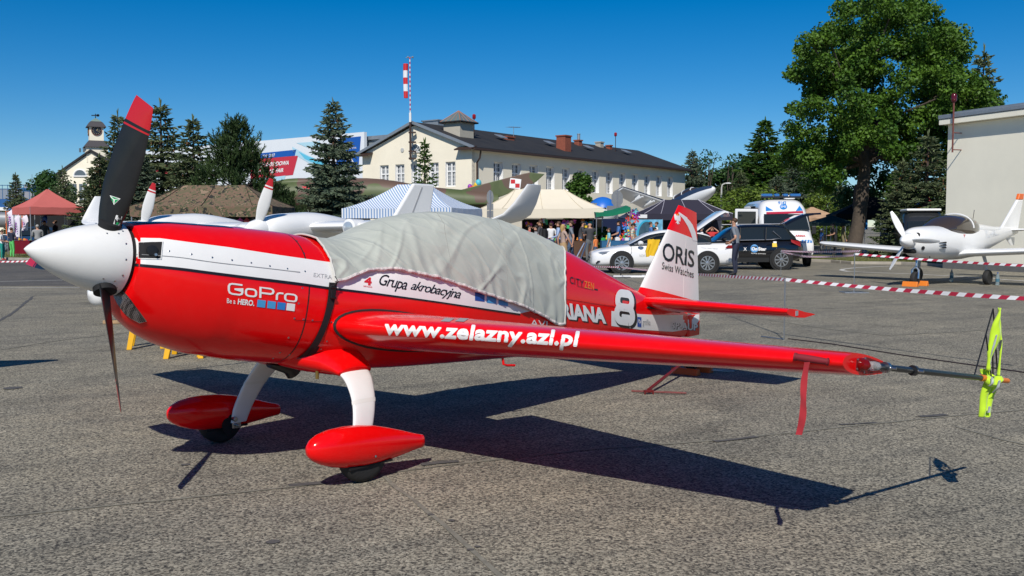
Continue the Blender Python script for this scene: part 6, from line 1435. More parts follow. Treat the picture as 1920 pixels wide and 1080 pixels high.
def goods(pre, spots, top, cat, where, shape='bag'):
    cnt = {}
    for (p, s_) in spots:
        ci = R.randrange(len(TOY)); k = R.randrange(3); b_ = MB(); p = Vector(p)
        if shape == 'bag': b_.prism([p + Vector((x*s_, 0, z*s_)) for x, z in ((-.4, 0), (-.3, .25), (-.42, .55), (-.12, .75), (0, .95), (.12, .75), (.42, .55), (.3, .25), (.4, 0), (.1, -.1))], (0, s_*.35, 0))
        elif k == 0: b_.box(p + Vector((0, 0, s_*.3)), (s_*.9, s_*.7, s_*.6), rz=R.uniform(0, 1)).box(p + Vector((0, 0, s_*.65)), (s_*.5, s_*.4, s_*.1))
        elif k == 1: b_.lathe([(s_*.35, 0), (s_*.42, s_*.2), (s_*.3, s_*.5), (s_*.12, s_*.6), (s_*.12, s_*.7)], p, (0, 0, 1), 10)
        else: b_.sphere(p + Vector((0, 0, s_*.3)), (s_*.32, s_*.28, s_*.3), 8).sphere(p + Vector((0, 0, s_*.72)), s_*.2, 8)
        o_ = b_.build(pre, TOY[ci], None); key = TN[ci]
        tag(o_, '%s %s %s' % (key, cat, where), cat, '%s goods %s' % (key, where))
zt = 1.86
goods('hanging_toy', [(Vector(gp(R.uniform(985, 1115), 44.3)) + Vector((0, R.uniform(0, 1.5), R.uniform(1.45, 1.75))), R.uniform(.14, .26)) for _ in range(34)], 0, 'toy', 'hanging under the cream tent')
goods('hanging_garment', [(Vector(gp(390 + 14*k, 38.3)) + Vector((0, R.uniform(0, .6), 1.62)), R.uniform(.28, .36)) for k in range(11)], 0, 'garment', 'hanging under the brown camouflage tent')
def table(label, c, rz, w, d, h, m, group='market stall tables', skirt=True):
    o = thing('stall_table', label, 'table', c, rz, group); MB().box((0, 0, h), (w, d, .04)).build('table_top', m, o, bevel=.01)
    if skirt:
        MB().loft([[Vector((x, -d/2 - .01 - .025*math.sin(x*17)*f_, h - .02 - (h - .12)*f_)) for x in lin(-w/2, w/2, 40)] for f_ in lin(0, 1, 5)], closed=False).build('cloth_skirt', m, o, smooth=True)
        for sx_ in (-1, 1): MB().loft([[Vector((sx_*w/2, y, h - .02 - (h - .12)*f_)) for y in lin(-d/2, d/2, 8)] for f_ in (0, 1)], closed=False).build('cloth_skirt', m, o, smooth=True)
    for sx_ in (-1, 1):
        for sy_ in (-1, 1): MB().tube([(sx_*w*.45, sy_*d*.42, 0), (sx_*w*.45, sy_*d*.42, h)], .02, 6).build('leg', STEELP, o)
    return o
c = G(46, 483); table('table draped in dark red cloth under the pink tent', (c.x, c.y, .1), 0, .85, .6, .72, cloth('red_table_cloth', (.16, .008, .02), .15))
goods('stall_item', [(Vector((c.x + R.uniform(-.35, .35), c.y + R.uniform(-.2, .2), .85)), R.uniform(.08, .16)) for _ in range(8)], 0, 'item', 'on the red draped table', 'x')
c = Vector(gp(1060, 43.2)); table('brown wooden stall table under the cream tent', (c.x, c.y, .09), 0, 2.6, .7, .78, mat('stall_brown', (.09, .045, .025), .8, var=.3))
goods('stall_item', [(Vector((c.x + R.uniform(-1.2, 1.2), c.y + R.uniform(-.3, .3), .9)), R.uniform(.1, .2)) for _ in range(16)], 0, 'item', 'on the brown stall table', 'x')
c = Vector(gp(1182, 42.5)); table('blue covered toy table behind the white car', (c.x, c.y, .09), 0, 2.6, .8, .8, cloth('blue_table_cloth', (.03, .12, .25)))
goods('stall_item', [(Vector((c.x + R.uniform(-1.25, 1.25), c.y + R.uniform(-.35, .35), .92)), R.uniform(.12, .26)) for _ in range(30)], 0, 'item', 'on the blue toy table', 'x')
# folded ladder frame in front of the stall
c = Vector(gp(1091, 40)); tag(MB().tube([c + Vector((-.3, 0, .1)), c + Vector((.12, .3, .85))], .035, 6).tube([c + Vector((-.1, -.3, .1)), c + Vector((.22, .3, .85))], .035, 6).build('stall_prop', ALU), 'pale metal prop leaning against the brown stall table', 'prop')
# pinwheel stand
c = Vector(gp(1174, 43.5)); o = thing('pinwheel_stand', 'tall stand crowded with shiny multicoloured pinwheels', 'toy stand', (c.x, c.y, .09)); MB().tube([(0, 0, 0), (0, 0, 2.2)], .03, 6).build('post', STEELP, o)
for k in range(26):
    p = Vector((R.uniform(-.34, .34) + .25*(k/26), -.1 - R.random()*.1, .55 + 1.65*k/26)); m = R.choice([TOY[0], TOY[2], TOY[9], TOY[6], TOY[5], TOY[1], TOY[3]]); b_ = MB(); a0 = R.random()*2; s_ = R.uniform(.13, .2)
    for j in range(5):
        a = a0 + j*2*math.pi/5; b_.add([p, p + Vector((math.cos(a)*s_, -.03, math.sin(a)*s_)), p + Vector((math.cos(a + .7)*s_*.85, -.09, math.sin(a + .7)*s_*.85)), p + Vector((math.cos(a + .9)*s_*.3, .0, math.sin(a + .9)*s_*.3))], [(0, 1, 2, 3)])
    b_.build('pinwheel', m, o, fix=False)
# printed backdrop
c = Vector(gp(1204, 46)); o = thing('printed_backdrop', 'sky blue printed backdrop with an oval picture under the navy tent', 'banner', (c.x, c.y, .09)); W_, H_ = 1.95, 1.55
MB().box((0, 0, 1.0), (W_, .03, H_)).build('panel', mat('backdrop_blue', (.16, .42, .6), .5, var=.5, vscale=2.2), o)
ring = lambda rx, rz, k=28: [(.22 + rx*math.cos(2*math.pi*j/k), -.02, 1.05 + rz*math.sin(2*math.pi*j/k)) for j in range(k)]
MB().prism(ring(.47, .7), (0, -.01, 0)).build('oval_rim', mat('oval_cyan', (.03, .35, .55), .5), o); MB().prism([(x, y - .012, z) for x, y, z in ring(.39, .62)], (0, -.01, 0)).build('oval_picture', mat('oval_dark', (.04, .09, .13), .4, var=.6, vscale=4), o)
MB().tube([(.05 + .034*k, -.05, .78 + .035*math.sin(k*1.9)) for k in range(11)], .008, 4).build('oval_script', PW, o); MB().box((-.8, -.02, .55), (.3, .01, .5)).build('green_patch', TOY[4], o)
for x in (-W_/2, W_/2): MB().tube([(x, .03, 0), (x, .03, 1.8)], .025, 6).build('post', STEELP, o)
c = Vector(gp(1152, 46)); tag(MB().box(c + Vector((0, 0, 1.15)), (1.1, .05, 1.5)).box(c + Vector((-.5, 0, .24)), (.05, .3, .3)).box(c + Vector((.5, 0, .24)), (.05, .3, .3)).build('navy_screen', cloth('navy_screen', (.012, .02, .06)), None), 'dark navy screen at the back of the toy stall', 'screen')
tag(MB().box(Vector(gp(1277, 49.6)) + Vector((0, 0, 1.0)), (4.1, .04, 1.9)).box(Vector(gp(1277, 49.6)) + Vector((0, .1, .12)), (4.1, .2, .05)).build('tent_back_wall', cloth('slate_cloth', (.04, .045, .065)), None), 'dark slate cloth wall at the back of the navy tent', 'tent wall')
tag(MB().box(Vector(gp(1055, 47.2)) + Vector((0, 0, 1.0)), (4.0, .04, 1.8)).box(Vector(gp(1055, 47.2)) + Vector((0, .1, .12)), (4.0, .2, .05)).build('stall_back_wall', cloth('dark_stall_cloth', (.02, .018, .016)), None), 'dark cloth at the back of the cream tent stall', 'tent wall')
tag(MB().box(Vector(gp(404, 41.2)) + Vector((0, 0, 1.1)), (5.5, .04, 2.0)).box(Vector(gp(404, 41.2)) + Vector((0, .1, .05)), (5.5, .2, .05)).build('stall_back_wall', cloth('tent_interior_dark', (.02, .022, .015)), None), 'dark sheet giving the brown camouflage tent its shaded inside', 'tent wall')  # dark sheet put in for the shaded tent interior
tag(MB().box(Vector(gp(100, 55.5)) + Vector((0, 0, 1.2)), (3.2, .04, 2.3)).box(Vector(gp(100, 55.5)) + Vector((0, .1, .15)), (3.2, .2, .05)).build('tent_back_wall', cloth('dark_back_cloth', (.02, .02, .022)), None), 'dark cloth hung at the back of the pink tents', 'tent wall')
o = thing('striped_windbreak', 'navy and white striped cloth below the striped tent', 'windbreak', gp(668, 37)); 
for k in range(3): MB().box((0, 0, 1.86 - .075*k), (1.05, .02, .075)).build('stripe', NAVYT if k % 2 == 0 else WCL, o)
for x in (-.52, .52): MB().tube([(x, .02, 0), (x, .02, 1.9)], .02, 6).build('post', STEELP, o)
# balloons
def balloon_bunch(label, c, pts, sizes, cols, base):
    o = thing('balloon_bunch', label, 'balloons', base)
    for p, s_, ci in zip(pts, sizes, cols):
        q = Vector(p) - Vector(base); b_ = MB().sphere(q, (s_, s_, s_*1.18), 14).lathe([(.02, 0), (.035, -.05)], q - Vector((0, 0, s_*1.16)), (0, 0, 1), 6).build('balloon', TOY[ci], o, smooth=True)
        MB().tube([q - Vector((0, 0, s_*1.15)), Vector((0, 0, 0.02))], .006, 4).build('string', WCL, b_)
L = [(889, 353, 5), (883, 355, 0), (897, 343, 9), (893, 347, 1), (876, 358, 3), (890, 358, 2), (899, 352, 9), (881, 350, 6), (886, 361, 5)]
balloon_bunch('bunch of bright balloons floating before the corner of the long building', None, [AT(u, v, 58) for u, v, _ in L], [R.uniform(.13, .2) for _ in L], [k for *_, k in L], gp(888, 58))
L = [(1683, 383, 2), (1688, 380, 1), (1693, 386, 6), (1700, 385, 1), (1679, 389, 6), (1687, 391, 2)]
balloon_bunch('small dim bunch of balloons in the shade of the linden', None, [AT(u, v, 52) for u, v, _ in L], [R.uniform(.11, .17) for _ in L], [k for *_, k in L], gp(1688, 52))
L = [(1722, 387, 5), (1729, 382, 3), (1736, 384, 3), (1741, 377, 0), (1744, 391, 0), (1720, 379, 2), (1750, 391, 5)]
balloon_bunch('bright pink and orange balloons beside the blue crossing sign', None, [AT(u, v, 46) for u, v, _ in L], [R.uniform(.12, .2) for _ in L], [k for *_, k in L], gp(1734, 46))
c = AT(1130, 397, 52); o = thing('inflatable_ball', 'large blue and white inflatable advertising ball behind the green awning', 'inflatable', (c.x, c.y, .09)); zc = c.z - .09
MB().lathe([(.01, .8)] + [(.8*math.sin(a), .8*math.cos(a)) for a in lin(.05, 1.32, 10)], (0, 0, zc), (0, 0, 1), 24, caps=False).build('blue_half', mat('ball_blue', (.015, .14, .55), .4), o, smooth=True); MB().lathe([(.8*math.sin(a), .8*math.cos(a)) for a in lin(1.32, 3.1, 14)], (0, 0, zc), (0, 0, 1), 24, caps=False).build('white_half', WCL, o, smooth=True)
MB().lathe([(.3, 0), (.2, zc - .7)], (0, 0, 0), (0, 0, 1), 12).build('stand', WCL, o)
S_B = Surf(*[q for q in o.children if q.name.startswith(('white_half', 'blue_half'))]); lay_text('ball_lettering', 'WGL', [(1118, 389), (1142, 389), (1142, 402), (1118, 402)], S_B, DECALK, o, bold=.05, shear=.2, off=.01)
# ================================================================ signs and lamp post
SIGNB = mat('sign_back', (.22, .23, .24), .5, .4, var=.08)
def sign(label, u, d, plates, top, name='road_sign', m=SIGNB):
    c = Vector(gp(u, d)); o = thing(name, label, 'road sign', c); Zs = lambda v: CAM_H + (V0 - v)*d/F; k = d/F
    MB().tube([(0, 0, 0), (0, 0, Zs(top))], .03, 8).build('post', STEELP, o)
    for pts in plates: 
        pl_ = MB().prism([((x - u)*k, .03, Zs(v)) for x, v in pts], (0, .02, 0)).build('plate', m, o)
    return o
circ = lambda u, v, r, n=20, ru=None: [(u + (ru or r)*math.cos(2*math.pi*j/n), v + r*math.sin(2*math.pi*j/n)) for j in range(n)]
sign('back of a round road sign with two plates below it, before the cream tent', 919, 38, [circ(919, 370, 13, ru=6.5), [(913, 382), (925, 382), (925, 394), (913, 394)], [(913, 395), (925, 395), (925, 408), (913, 408)]], 357)
sign('back of an octagonal stop sign on a tall post', 1157, 47, [[(1157 + 11.5*math.cos(rad(22.5 + 45*j)), 373 + 17*math.sin(rad(22.5 + 45*j))) for j in range(8)]], 356)
sign('back of a triangular yield sign beside the blue ball', 1112, 47, [[(1102, 381), (1120, 381), (1114, 393), (1108, 393)]], 380)
sign('wide grey back of a direction board behind the green awning', 1158, 49, [[(1138, 386), (1178, 386), (1178, 398), (1138, 398)]], 385)
o = sign('blue pedestrian crossing sign with white triangle by the shed building', 1734, 44, [[(1724, 389), (1741, 389), (1741, 405), (1724, 405)]], 389, m=BLUE2)
c = o.location; Zs = lambda v: CAM_H + (V0 - v)*44/F; MB().prism([((x - 1734)*44/F, .02, Zs(v)) for x, v in ((1732.5, 391), (1738.5, 402), (1726.5, 402))], (0, -.01, 0)).build('white_triangle', PW, o); MB().prism([((x - 1734)*44/F, .005, Zs(v)) for x, v in ((1732, 395), (1733.5, 395), (1735, 401), (1733, 399), (1730.5, 401))], (0, -.006, 0)).build('walking_figure', DECALK, o)
c = Vector(gp(1352, 72)); Zs = lambda v: CAM_H + (V0 - v)*72/F; o = thing('street_lamp', 'slim grey street lamp with curved arm behind the navy tent', 'street lamp', c)
MB().tube([(0, 0, 0), (0, 0, Zs(352)), (.05, 0, Zs(347)), (.25, 0, Zs(344.5)), (.4, 0, Zs(344))], [.09, .06, .055, .05, .045], 8).build('post', mat('lamp_grey', (.42, .42, .4), .6), o, smooth=True); MB().sphere((.5, 0, Zs(344.3)), (.22, .1, .06), 10).build('lamp_head', WFRAME, o, smooth=True)
# ================================================================ barrier tape
TPR = mat('tape_red', (.42, .02, .05), .5); TPW = mat('tape_white', (.75, .75, .76), .5)
def tape(label, pts, w=.07, pitch=.16, group='red and white barrier tapes', twist=0.0):
    o = thing('barrier_tape', label, 'barrier tape', (0, 0, 0), 0, group); A = MB(); B = MB()
    pts = [Vector(p) for p in pts]; s_ = 0; k = 0
    for a, b in zip(pts, pts[1:]):
        n = max(2, int((b-a).length/(pitch/2))); d = (b-a).normalized(); sd = Vector((-d.y, d.x, 0))
        for i in range(n):
            f0, f1 = i/n, (i+1)/n; sag = lambda f_: -.03*4*f_*(1-f_)*min(1, (b-a).length/6)
            p, q = a.lerp(b, f0) + Vector((0, 0, sag(f0))), a.lerp(b, f1) + Vector((0, 0, sag(f1)))
            th0 = .25 + twist*math.sin(f0*7); th1 = .25 + twist*math.sin(f1*7); u0 = Vector((0, 0, math.cos(th0))) + sd*math.sin(th0); u1 = Vector((0, 0, math.cos(th1))) + sd*math.sin(th1); sl_ = d*w*.45
            (A if (k//1) % 2 else B).add([p - u0*w/2 - sl_, q - u1*w/2 - sl_, q + u1*w/2 + sl_, p + u0*w/2 + sl_], [(0, 1, 2, 3)]); k += 1
    A.build('red_stripe', TPR, o, fix=False)['kind'] = 'stuff'; B.build('white_stripe', TPW, o, fix=False)['kind'] = 'stuff'
def peg(label, u, vb, vt, plate=True, r=.009, name='tape_post', m=ALU):
    p = G(u, vb); h = CAM_H - (vt - V0)*p.y/F; o = thing(name, label, 'post', p, 0, 'thin posts carrying the barrier tape'); MB().tube([(0, 0, 0), (0, 0, h)], r, 6).build('rod', m, o); MB().tube([(0, 0, h - .02), (0, 0, h + .015)], r*2.2, 8).build('tape_clip', m, o)
    if plate: MB().box((0, 0, .012), (.55, .45, .02)).build('base_plate', m, o, bevel=.005)
    else: MB().tube([(-.22, .35, .012), (0, 0, .012)], .008, 6).build('foot_bar', m, o)
    return Vector((p.x, p.y, h))
p1 = peg('thin rod post behind the elevator tip of the red plane', 1470, 638, 524, False)
p2 = peg('pale rod post with square base plate before the white two seater', 1601, 549, 476)
p3 = peg('thin rod post beside the black car rear wheel', 1464, 518, 471, False)
p4 = peg('short dark post with white foot beside the white car front wheel', 1164, 520, 501, True, .02, m=mat('post_black', (.02, .02, .02), .5))
pe = AT(1960, 562, 9.8)
tape('striped tape running past the tail of the red plane and the wing tip boom', [AT(1040, 493, 36), p4, p1, pe], .045, .2, twist=.25)
tape('striped tape from the rod post across the white two seater', [p2, AT(1960, 500, 19)], .05, .22, twist=.3)
tape('upper doubled tape between black car and plated post', [p3 + Vector((0, 0, .02)), AT(1612, 470.5, 22.4)], .05, .16, twist=.5); tape('lower sagging tape between black car and plated post', [p3, p3.lerp(p2, .4) - Vector((0, 0, .12)), p2 - Vector((0, 0, .03))], .05, .16, twist=.5)
tape('striped tape in front of the grass by the pink tent', [AT(-60, 491, 41), AT(62, 489.5, 41)], .07, .2)
tag(MB().box(G(1190, 520) + Vector((0, 0, .03)), (1.3, .1, .05)).box(G(1190, 520) + Vector((.3, .2, .03)), (.08, .4, .05)).build('white_bar', PW, None), 'white metal bar lying on the road by the white car', 'bar')
cd = MB().tube([G(1478, 636) + Vector((0, 0, .008)), G(1560, 646) + Vector((0, 0, .008)), G(1700, 668) + Vector((0, 0, .008)), G(1960, 705) + Vector((0, 0, .008))], .007, 6).build('ground_cord', mat('dark_cord', (.03, .02, .025), .8), None, smooth=True); tag(cd, 'thin dark cord lying across the apron beyond the wing tip', 'cord')
# ================================================================ stools, cover, left side clutter
YEL = mat('yellow_plastic', (.80, .42, .01), .4)
for i, (u, v, rz) in enumerate(((276, 651, .3), (352, 668, .1), (400, 664, .5))):
    c = G(u, v); o = thing('plastic_stool', ['yellow plastic stool under the cowling beside the wooden plank', 'yellow plastic stool under the middle of the cowling', 'yellow plastic stool nearest the far wheel leg'][i], 'stool', c, rz, 'yellow plastic stools')
    MB().box((0, 0, .44), (.32, .32, .03)).build('seat', YEL, o, bevel=.012)
    for sx_ in (-1, 1):
        for sy_ in (-1, 1): MB().loft([[Vector((sx_*(r_ + dx), sy_*(r_ + dy), z)) for dx, dy in ((-w, -w), (w, -w), (w, w), (-w, w))] for z, r_, w in ((0, .2, .03), (.43, .12, .04))]).build('leg', YEL, o, bevel=.006)
c = G(82, 500); o = thing('covered_pod', 'navy and pink fabric cover over a small pod on a wooden block', 'covered pod', c, 0); rows_ = []
for k in lin(0, 1, 24): 
    x = -.55 + 1.7*k; rows_.append([Vector((x + .05*math.sin(a), .28*math.cos(a), .1 + (.42*min(1, .25 + 1.6*k)*(1 - .3*max(0, k - .6))*max(0, math.sin(a))))) for a in lin(0, math.pi, 14)])
MB().loft(rows_, closed=False, mif=lambda i, j: 1 if i < 5 else 0).build('fabric_cover', [cloth('cover_navy', (.02, .03, .055)), cloth('cover_pink', (.35, .03, .12))], o, smooth=True); MB().box((-.18, -.05, .05), (.16, .12, .09)).build('wooden_block', MATS['raw_wood'], o, bevel=.01); MB().box((.9, -.05, .05), (.16, .12, .09)).build('wooden_block', MATS['raw_wood'], o, bevel=.01)
def feather(label, u, d, w, v0, v1, m, txt, tm):
    c = Vector(gp(u, d)); Zs = lambda v: CAM_H + (V0 - v)*d/F; o = thing('feather_flag', label, 'flag', c, 0, 'feather flags by the pink tent'); k = d/F; W_ = w*k
    rows_ = [[Vector((W_*x*(1 - .25*f_**3) + .06*math.sin(f_*3), .05*math.sin(x*3 + f_*5), Zs(v1) + (Zs(v0) - Zs(v1))*f_ - (.25*(1-x)*f_**6))) for x in lin(0, 1, 6)] for f_ in lin(0, 1, 14)]
    MB().loft(rows_, closed=False).build('flag_cloth', m, o, smooth=True); MB().tube([(-.02, .02, 0), (-.02, .02, Zs(v0))], .02, 6).build('pole', STEELP, o)
    for j in range(5): MB().box((W_*(.42 + .06*math.sin(j*3)), -.06, Zs(v0) - .45 - .11*j), (W_*(.3 - .02*j), .01, .05)).build('flag_print', tm, o)
FW = mat('flag_white', (.7, .66, .76), .7)
feather('white feather flag with purple lettering beside the orange scaffold', 14, 50, 13, 391, 435, FW, 'AERO', TOY[6]); feather('white feather flag in front of the blue car', 27, 49, 9, 402, 444, FW, 'AERO', TOY[6]); feather('white feather flag under the middle of the pink tent', 40, 51, 12, 402, 432, FW, 'AERO', TOY[6]); feather('dark blue feather flag under the pink tent', 77, 52, 11, 402, 418, BLUE3, 'JET', PW)
o = thing('orange_scaffold', 'orange painted scaffold frames behind the pink tent', 'scaffold', gp(42, 60)); OS = mat('scaffold_orange', (.75, .14, .01), .5)
for x in (-1.0, -.72, .0, .3, .62, 1.0):
    MB().tube([(x, 0, 0), (x, 0, 2.5)], .03, 6).build('upright', OS, o)
for z in (.6, 1.1, 1.6, 2.1, 2.45):
    for x0_, x1_ in ((-1.0, -.72), (0, .3), (.62, 1.0)): MB().tube([(x0_, 0, z), (x1_, 0, z)], .022, 6).build('rung', OS, o)
o = thing('grey_fuselage_tube', 'long grey metal fuselage standing behind the orange scaffold', 'fuselage', gp(-20, 68)); body(o, 'tube', [(-6, 2.0, .3, .3), (-4, 2.0, .5, .5), (0, 2.0, .55, .55), (4.5, 1.95, .45, .45), (7, 1.9, .2, .2)], mat('bare_metal_grey', (.3, .31, .32), .45, .5)); MB().tube([(-2, 0, 0), (-2, 0, 1.6)], .1, 8).tube([(3, 0, 0), (3, 0, 1.6)], .1, 8).build('stand', STEELP, o)
R = random.Random(8)
o = thing('crowd_barrier', 'galvanised crowd barrier behind the children by the pink tent', 'barrier', gp(2, 56), 0)
MB().tube([(-1, 0, 1.05), (1, 0, 1.05)], .025, 6).tube([(-1, 0, .25), (1, 0, .25)], .025, 6).tube([(-1, 0, 0), (-1, 0, 1.05)], .025, 6).tube([(1, 0, 0), (1, 0, 1.05)], .025, 6).build('frame', ALU, o)
for k in range(1, 16): MB().tube([(-1 + k/8, 0, .25), (-1 + k/8, 0, 1.05)], .01, 5).build('bar', ALU, o)
# ================================================================ vehicles
TYRE = mat('car_tyre', (.018, .018, .018), .8); ALLOY = mat('alloy', (.55, .55, .56), .3, .9); CGLASS = mat('car_glass', (.015, .02, .022), .05, spec=.9); TRIM = mat('black_trim', (.015, .015, .015), .5)
LAMPG = mat('headlamp', (.35, .38, .42), .1, .6); TAILR = mat('tail_lamp', (.35, .008, .015), .15, coat=.6)
def car_wheel(parent, x, y, r, sd, spokes=10):
    w = MB().lathe([(r*.66, -.1), (r*.93, -.105), (r, -.07), (r, .07), (r*.93, .105), (r*.66, .1)], (x, y, r), (0, 1, 0), 28).build('wheel', TYRE, parent, smooth=True)
    MB().lathe([(r*.66, -.08), (r*.66, .08)], (x, y, r), (0, 1, 0), 24).build('rim_barrel', TRIM, w, smooth=True)
    s_ = MB().lathe([(r*.62, 0), (r*.68, 0), (r*.68, .02), (r*.62, .02)], (x, y + sd*.085, r), (0, sd, 0), 28, caps=False).lathe([(.06, 0), (.06, .03), (.03, .035)], (x, y + sd*.085, r), (0, sd, 0), 12)
    for k in range(spokes):
        a = 2*math.pi*k/spokes; d = Vector((math.cos(a), 0, math.sin(a))); e = Vector((-math.sin(a), 0, math.cos(a))); c0 = Vector((x, y + sd*.09, r))
        s_.prism([c0 + d*.05 - e*.014, c0 + d*.05 + e*.014, c0 + d*r*.65 + e*.026, c0 + d*r*.65 - e*.026], (0, sd*.02, 0))
    s_.build('rim', ALLOY, w, fix=True)
def car(name, label, loc, rz, paint, low, roof, wheels, r, W=1.8, group='cars on the road', spokes=10, arch=TRIM):
    """low: (x, z bottom, z belt, half width); roof: (x, z belt, z roof, half width bottom, half width top)"""
    o = thing(name, label, 'car', loc, rz, group); n = 36; rings = []
    ii = list(range(len(low)))
    for k in lin(0, len(low)-1, 5*(len(low)-1)):
        x, z0, z1, hw = (interp(ii, [s[j] for s in low], k) for j in range(4)); zc, hh = (z0+z1)/2, (z1-z0)/2
        rings.append([Vector((x, hw*math.copysign(abs(math.sin(a))**(2/4.2), math.sin(a))*(1 - .03*math.cos(a)), zc + hh*math.copysign(abs(math.cos(a))**(2/3.6), math.cos(a)))) for a in [2*math.pi*j/n for j in range(n)]])
    b = MB().loft(rings).build('body', paint, o, smooth=True, auto=50); rings = []; ii = list(range(len(roof)))
    for k in lin(0, len(roof)-1, 5*(len(roof)-1)):
        x, zb, zt, w0, w1 = (interp(ii, [s[j] for s in roof], k) for j in range(5)); m_ = .82
        z_ = lambda f_: zb + (zt-zb)*f_
        rings.append([Vector((x, -w0, z_(0))), Vector((x, -(w0 + (w1-w0)*m_), z_(m_))), Vector((x, -w1*.86, z_(.97))), Vector((x, -w1*.4, z_(1))), Vector((x, w1*.4, z_(1))), Vector((x, w1*.86, z_(.97))), Vector((x, (w0 + (w1-w0)*m_), z_(m_))), Vector((x, w0, z_(0)))])
    MB().loft(rings, mif=lambda i, j: 0 if j in (0, 6) else 1).build('greenhouse', [CGLASS, paint], o, smooth=True, auto=40)
    for x in wheels:
        for sd in (1, -1):
            y = sd*(W/2 - .1); MB().lathe([(r*1.16, 0), (r*1.16, .02), (r*1.05, .021)], (x, sd*(W/2 - .012), r*1.02), (0, sd, 0), 28).build('wheel_arch', arch, o, smooth=True); car_wheel(o, x, sd*(W/2 - .075), r, sd, spokes)
    return o, b
WPAINT = mat('car_white', (.78, .78, .78), .2, coat=.8); KPAINT = mat('car_black', (.008, .008, .010), .15, coat=1); BPAINT = mat('car_blue', (.015, .04, .09), .2, coat=.8)
# white liftback, nose towards -x ; built with its nose at +x and turned
p = G(1247, 513); wc, wb_ = car('white_liftback', 'white liftback car with its tailgate raised', (p.x, p.y + .9, 0), math.pi, WPAINT,
  [(2.42, .35, .50, .45), (2.38, .24, .68, .66), (2.2, .2, .76, .84), (1.6, .2, .88, .91), (.9, .2, .96, .92), (0, .2, .98, .92), (-1.2, .2, 1.0, .92), (-2.0, .22, 1.02, .88), (-2.35, .3, .98, .78), (-2.45, .42, .9, .66)],
  [(1.15, .93, .96, .80, .62), (.45, .95, 1.34, .80, .56), (-.1, .96, 1.43, .80, .56), (-.8, .97, 1.42, .79, .55), (-1.45, .99, 1.28, .77, .52), (-1.55, .99, 1.23, .76, .5)], (1.42, -1.38), .345, 1.84)
tg = MB().loft([[Vector((x, -w, z)), Vector((x, -w*.9, z + .06)), Vector((x, w*.9, z + .06)), Vector((x, w, z))] for x, z, w in ((-1.1, 1.40, .6), (-1.45, 1.66, .66), (-1.8, 1.9, .7), (-1.98, 2.0, .72), (-2.1, 1.97, .72), (-2.14, 1.86, .7))], closed=True).build('tailgate', WPAINT, wc, smooth=True, auto=50)
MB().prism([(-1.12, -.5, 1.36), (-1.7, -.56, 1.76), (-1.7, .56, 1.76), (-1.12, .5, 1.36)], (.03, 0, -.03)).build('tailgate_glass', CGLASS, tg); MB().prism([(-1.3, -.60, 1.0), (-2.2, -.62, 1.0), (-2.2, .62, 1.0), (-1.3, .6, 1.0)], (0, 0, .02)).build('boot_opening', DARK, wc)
for s_ in (1, -1):
    MB().prism([(2.3, s_*.66, .62), (2.05, s_*.88, .64), (1.82, s_*.915, .72), (2.1, s_*.83, .70)], (0, s_*.02, .015)).build('headlamp', LAMPG, wc); MB().prism([(-2.40, s_*.72, .80), (-1.95, s_*.905, .84), (-2.05, s_*.90, .93), (-2.42, s_*.72, .93)], (0, s_*.02, 0)).build('tail_lamp', TAILR, wc)
    MB().sphere((.82, s_*1.0, 1.0), (.1, .1, .075), 10).build('mirror', WPAINT, wc, smooth=True); MB().tube([(.35, s_*.915, .3), (.33, s_*.926, .7), (.4, s_*.92, .94)], .006, 4).tube([(-.72, s_*.917, .3), (-.78, s_*.928, .7), (-.6, s_*.922, .95)], .006, 4).tube([(1.25, s_*.917, .35), (1.1, s_*.922, .7), (1.12, s_*.915, .92)], .006, 4).build('door_seam', TRIM, wc)
    MB().tube([(.95, s_*.80, .97), (.3, s_*.74, 1.22), (-.2, s_*.70, 1.30)], .018, 5).tube([(-.16, s_*.8, .97), (-.22, s_*.69, 1.33)], .035, 5).tube([(-1.02, s_*.79, .99), (-1.1, s_*.69, 1.28)], .03, 5).build('window_pillar', WPAINT if False else TRIM, wc); MB().tube([(1.0, s_*.815, .96), (-1.5, s_*.79, 1.0)], .012, 5).build('chrome_strip', ALLOY, wc)
    for x in (.1, -.85): MB().box((x, s_*.935, .82), (.2, .02, .03)).build('door_handle', WPAINT, wc, bevel=.008)
MB().box((2.36, 0, .45), (.12, .9, .2)).build('grille', TRIM, wc, bevel=.03); MB().prism([(2.25, .80, .30), (2.12, .88, .42), (2.28, .74, .42)], (0, .03, 0)).build('fog_recess', TRIM, wc)
S_WC = Surf(wb_); lay_text('car_lettering', 'NOWA', [(1199, 477), (1213, 477), (1213, 482), (1199, 482)], S_WC, GREYV, wc, off=.006); lay_text('car_lettering', 'Twoje miasto Poznan', [(1314, 463), (1346, 465), (1346, 468.5), (1314, 466.5)], S_WC, GREYV, wc, off=.006)
# yellow jacket over the door mirror
c = AT(1226, 462, 30.4); o = thing('yellow_jacket', 'bright yellow jacket slung over the white car door', 'jacket', c); rows_ = [[Vector((.25*(1 - .3*f_)*x - .08*f_, -.05*(1 - x*x) - .008*math.cos(x*7 + f_*4), .22 - .52*f_ + .04*noise.noise(Vector((x*3, f_*4, 2))))) for x in lin(-.8, .8, 14)] for f_ in lin(0, 1, 10)]
jk = MB().loft(rows_, closed=False).build('jacket_cloth', mat('jacket_yellow', (.75, .45, .01), .7), o, smooth=True); MB().tube([(-.14, -.03, .1), (-.22, -.03, -.15), (-.2, -.03, -.33)], [.06, .055, .045], 8).build('sleeve', MATS['jacket_yellow'], o, smooth=True)
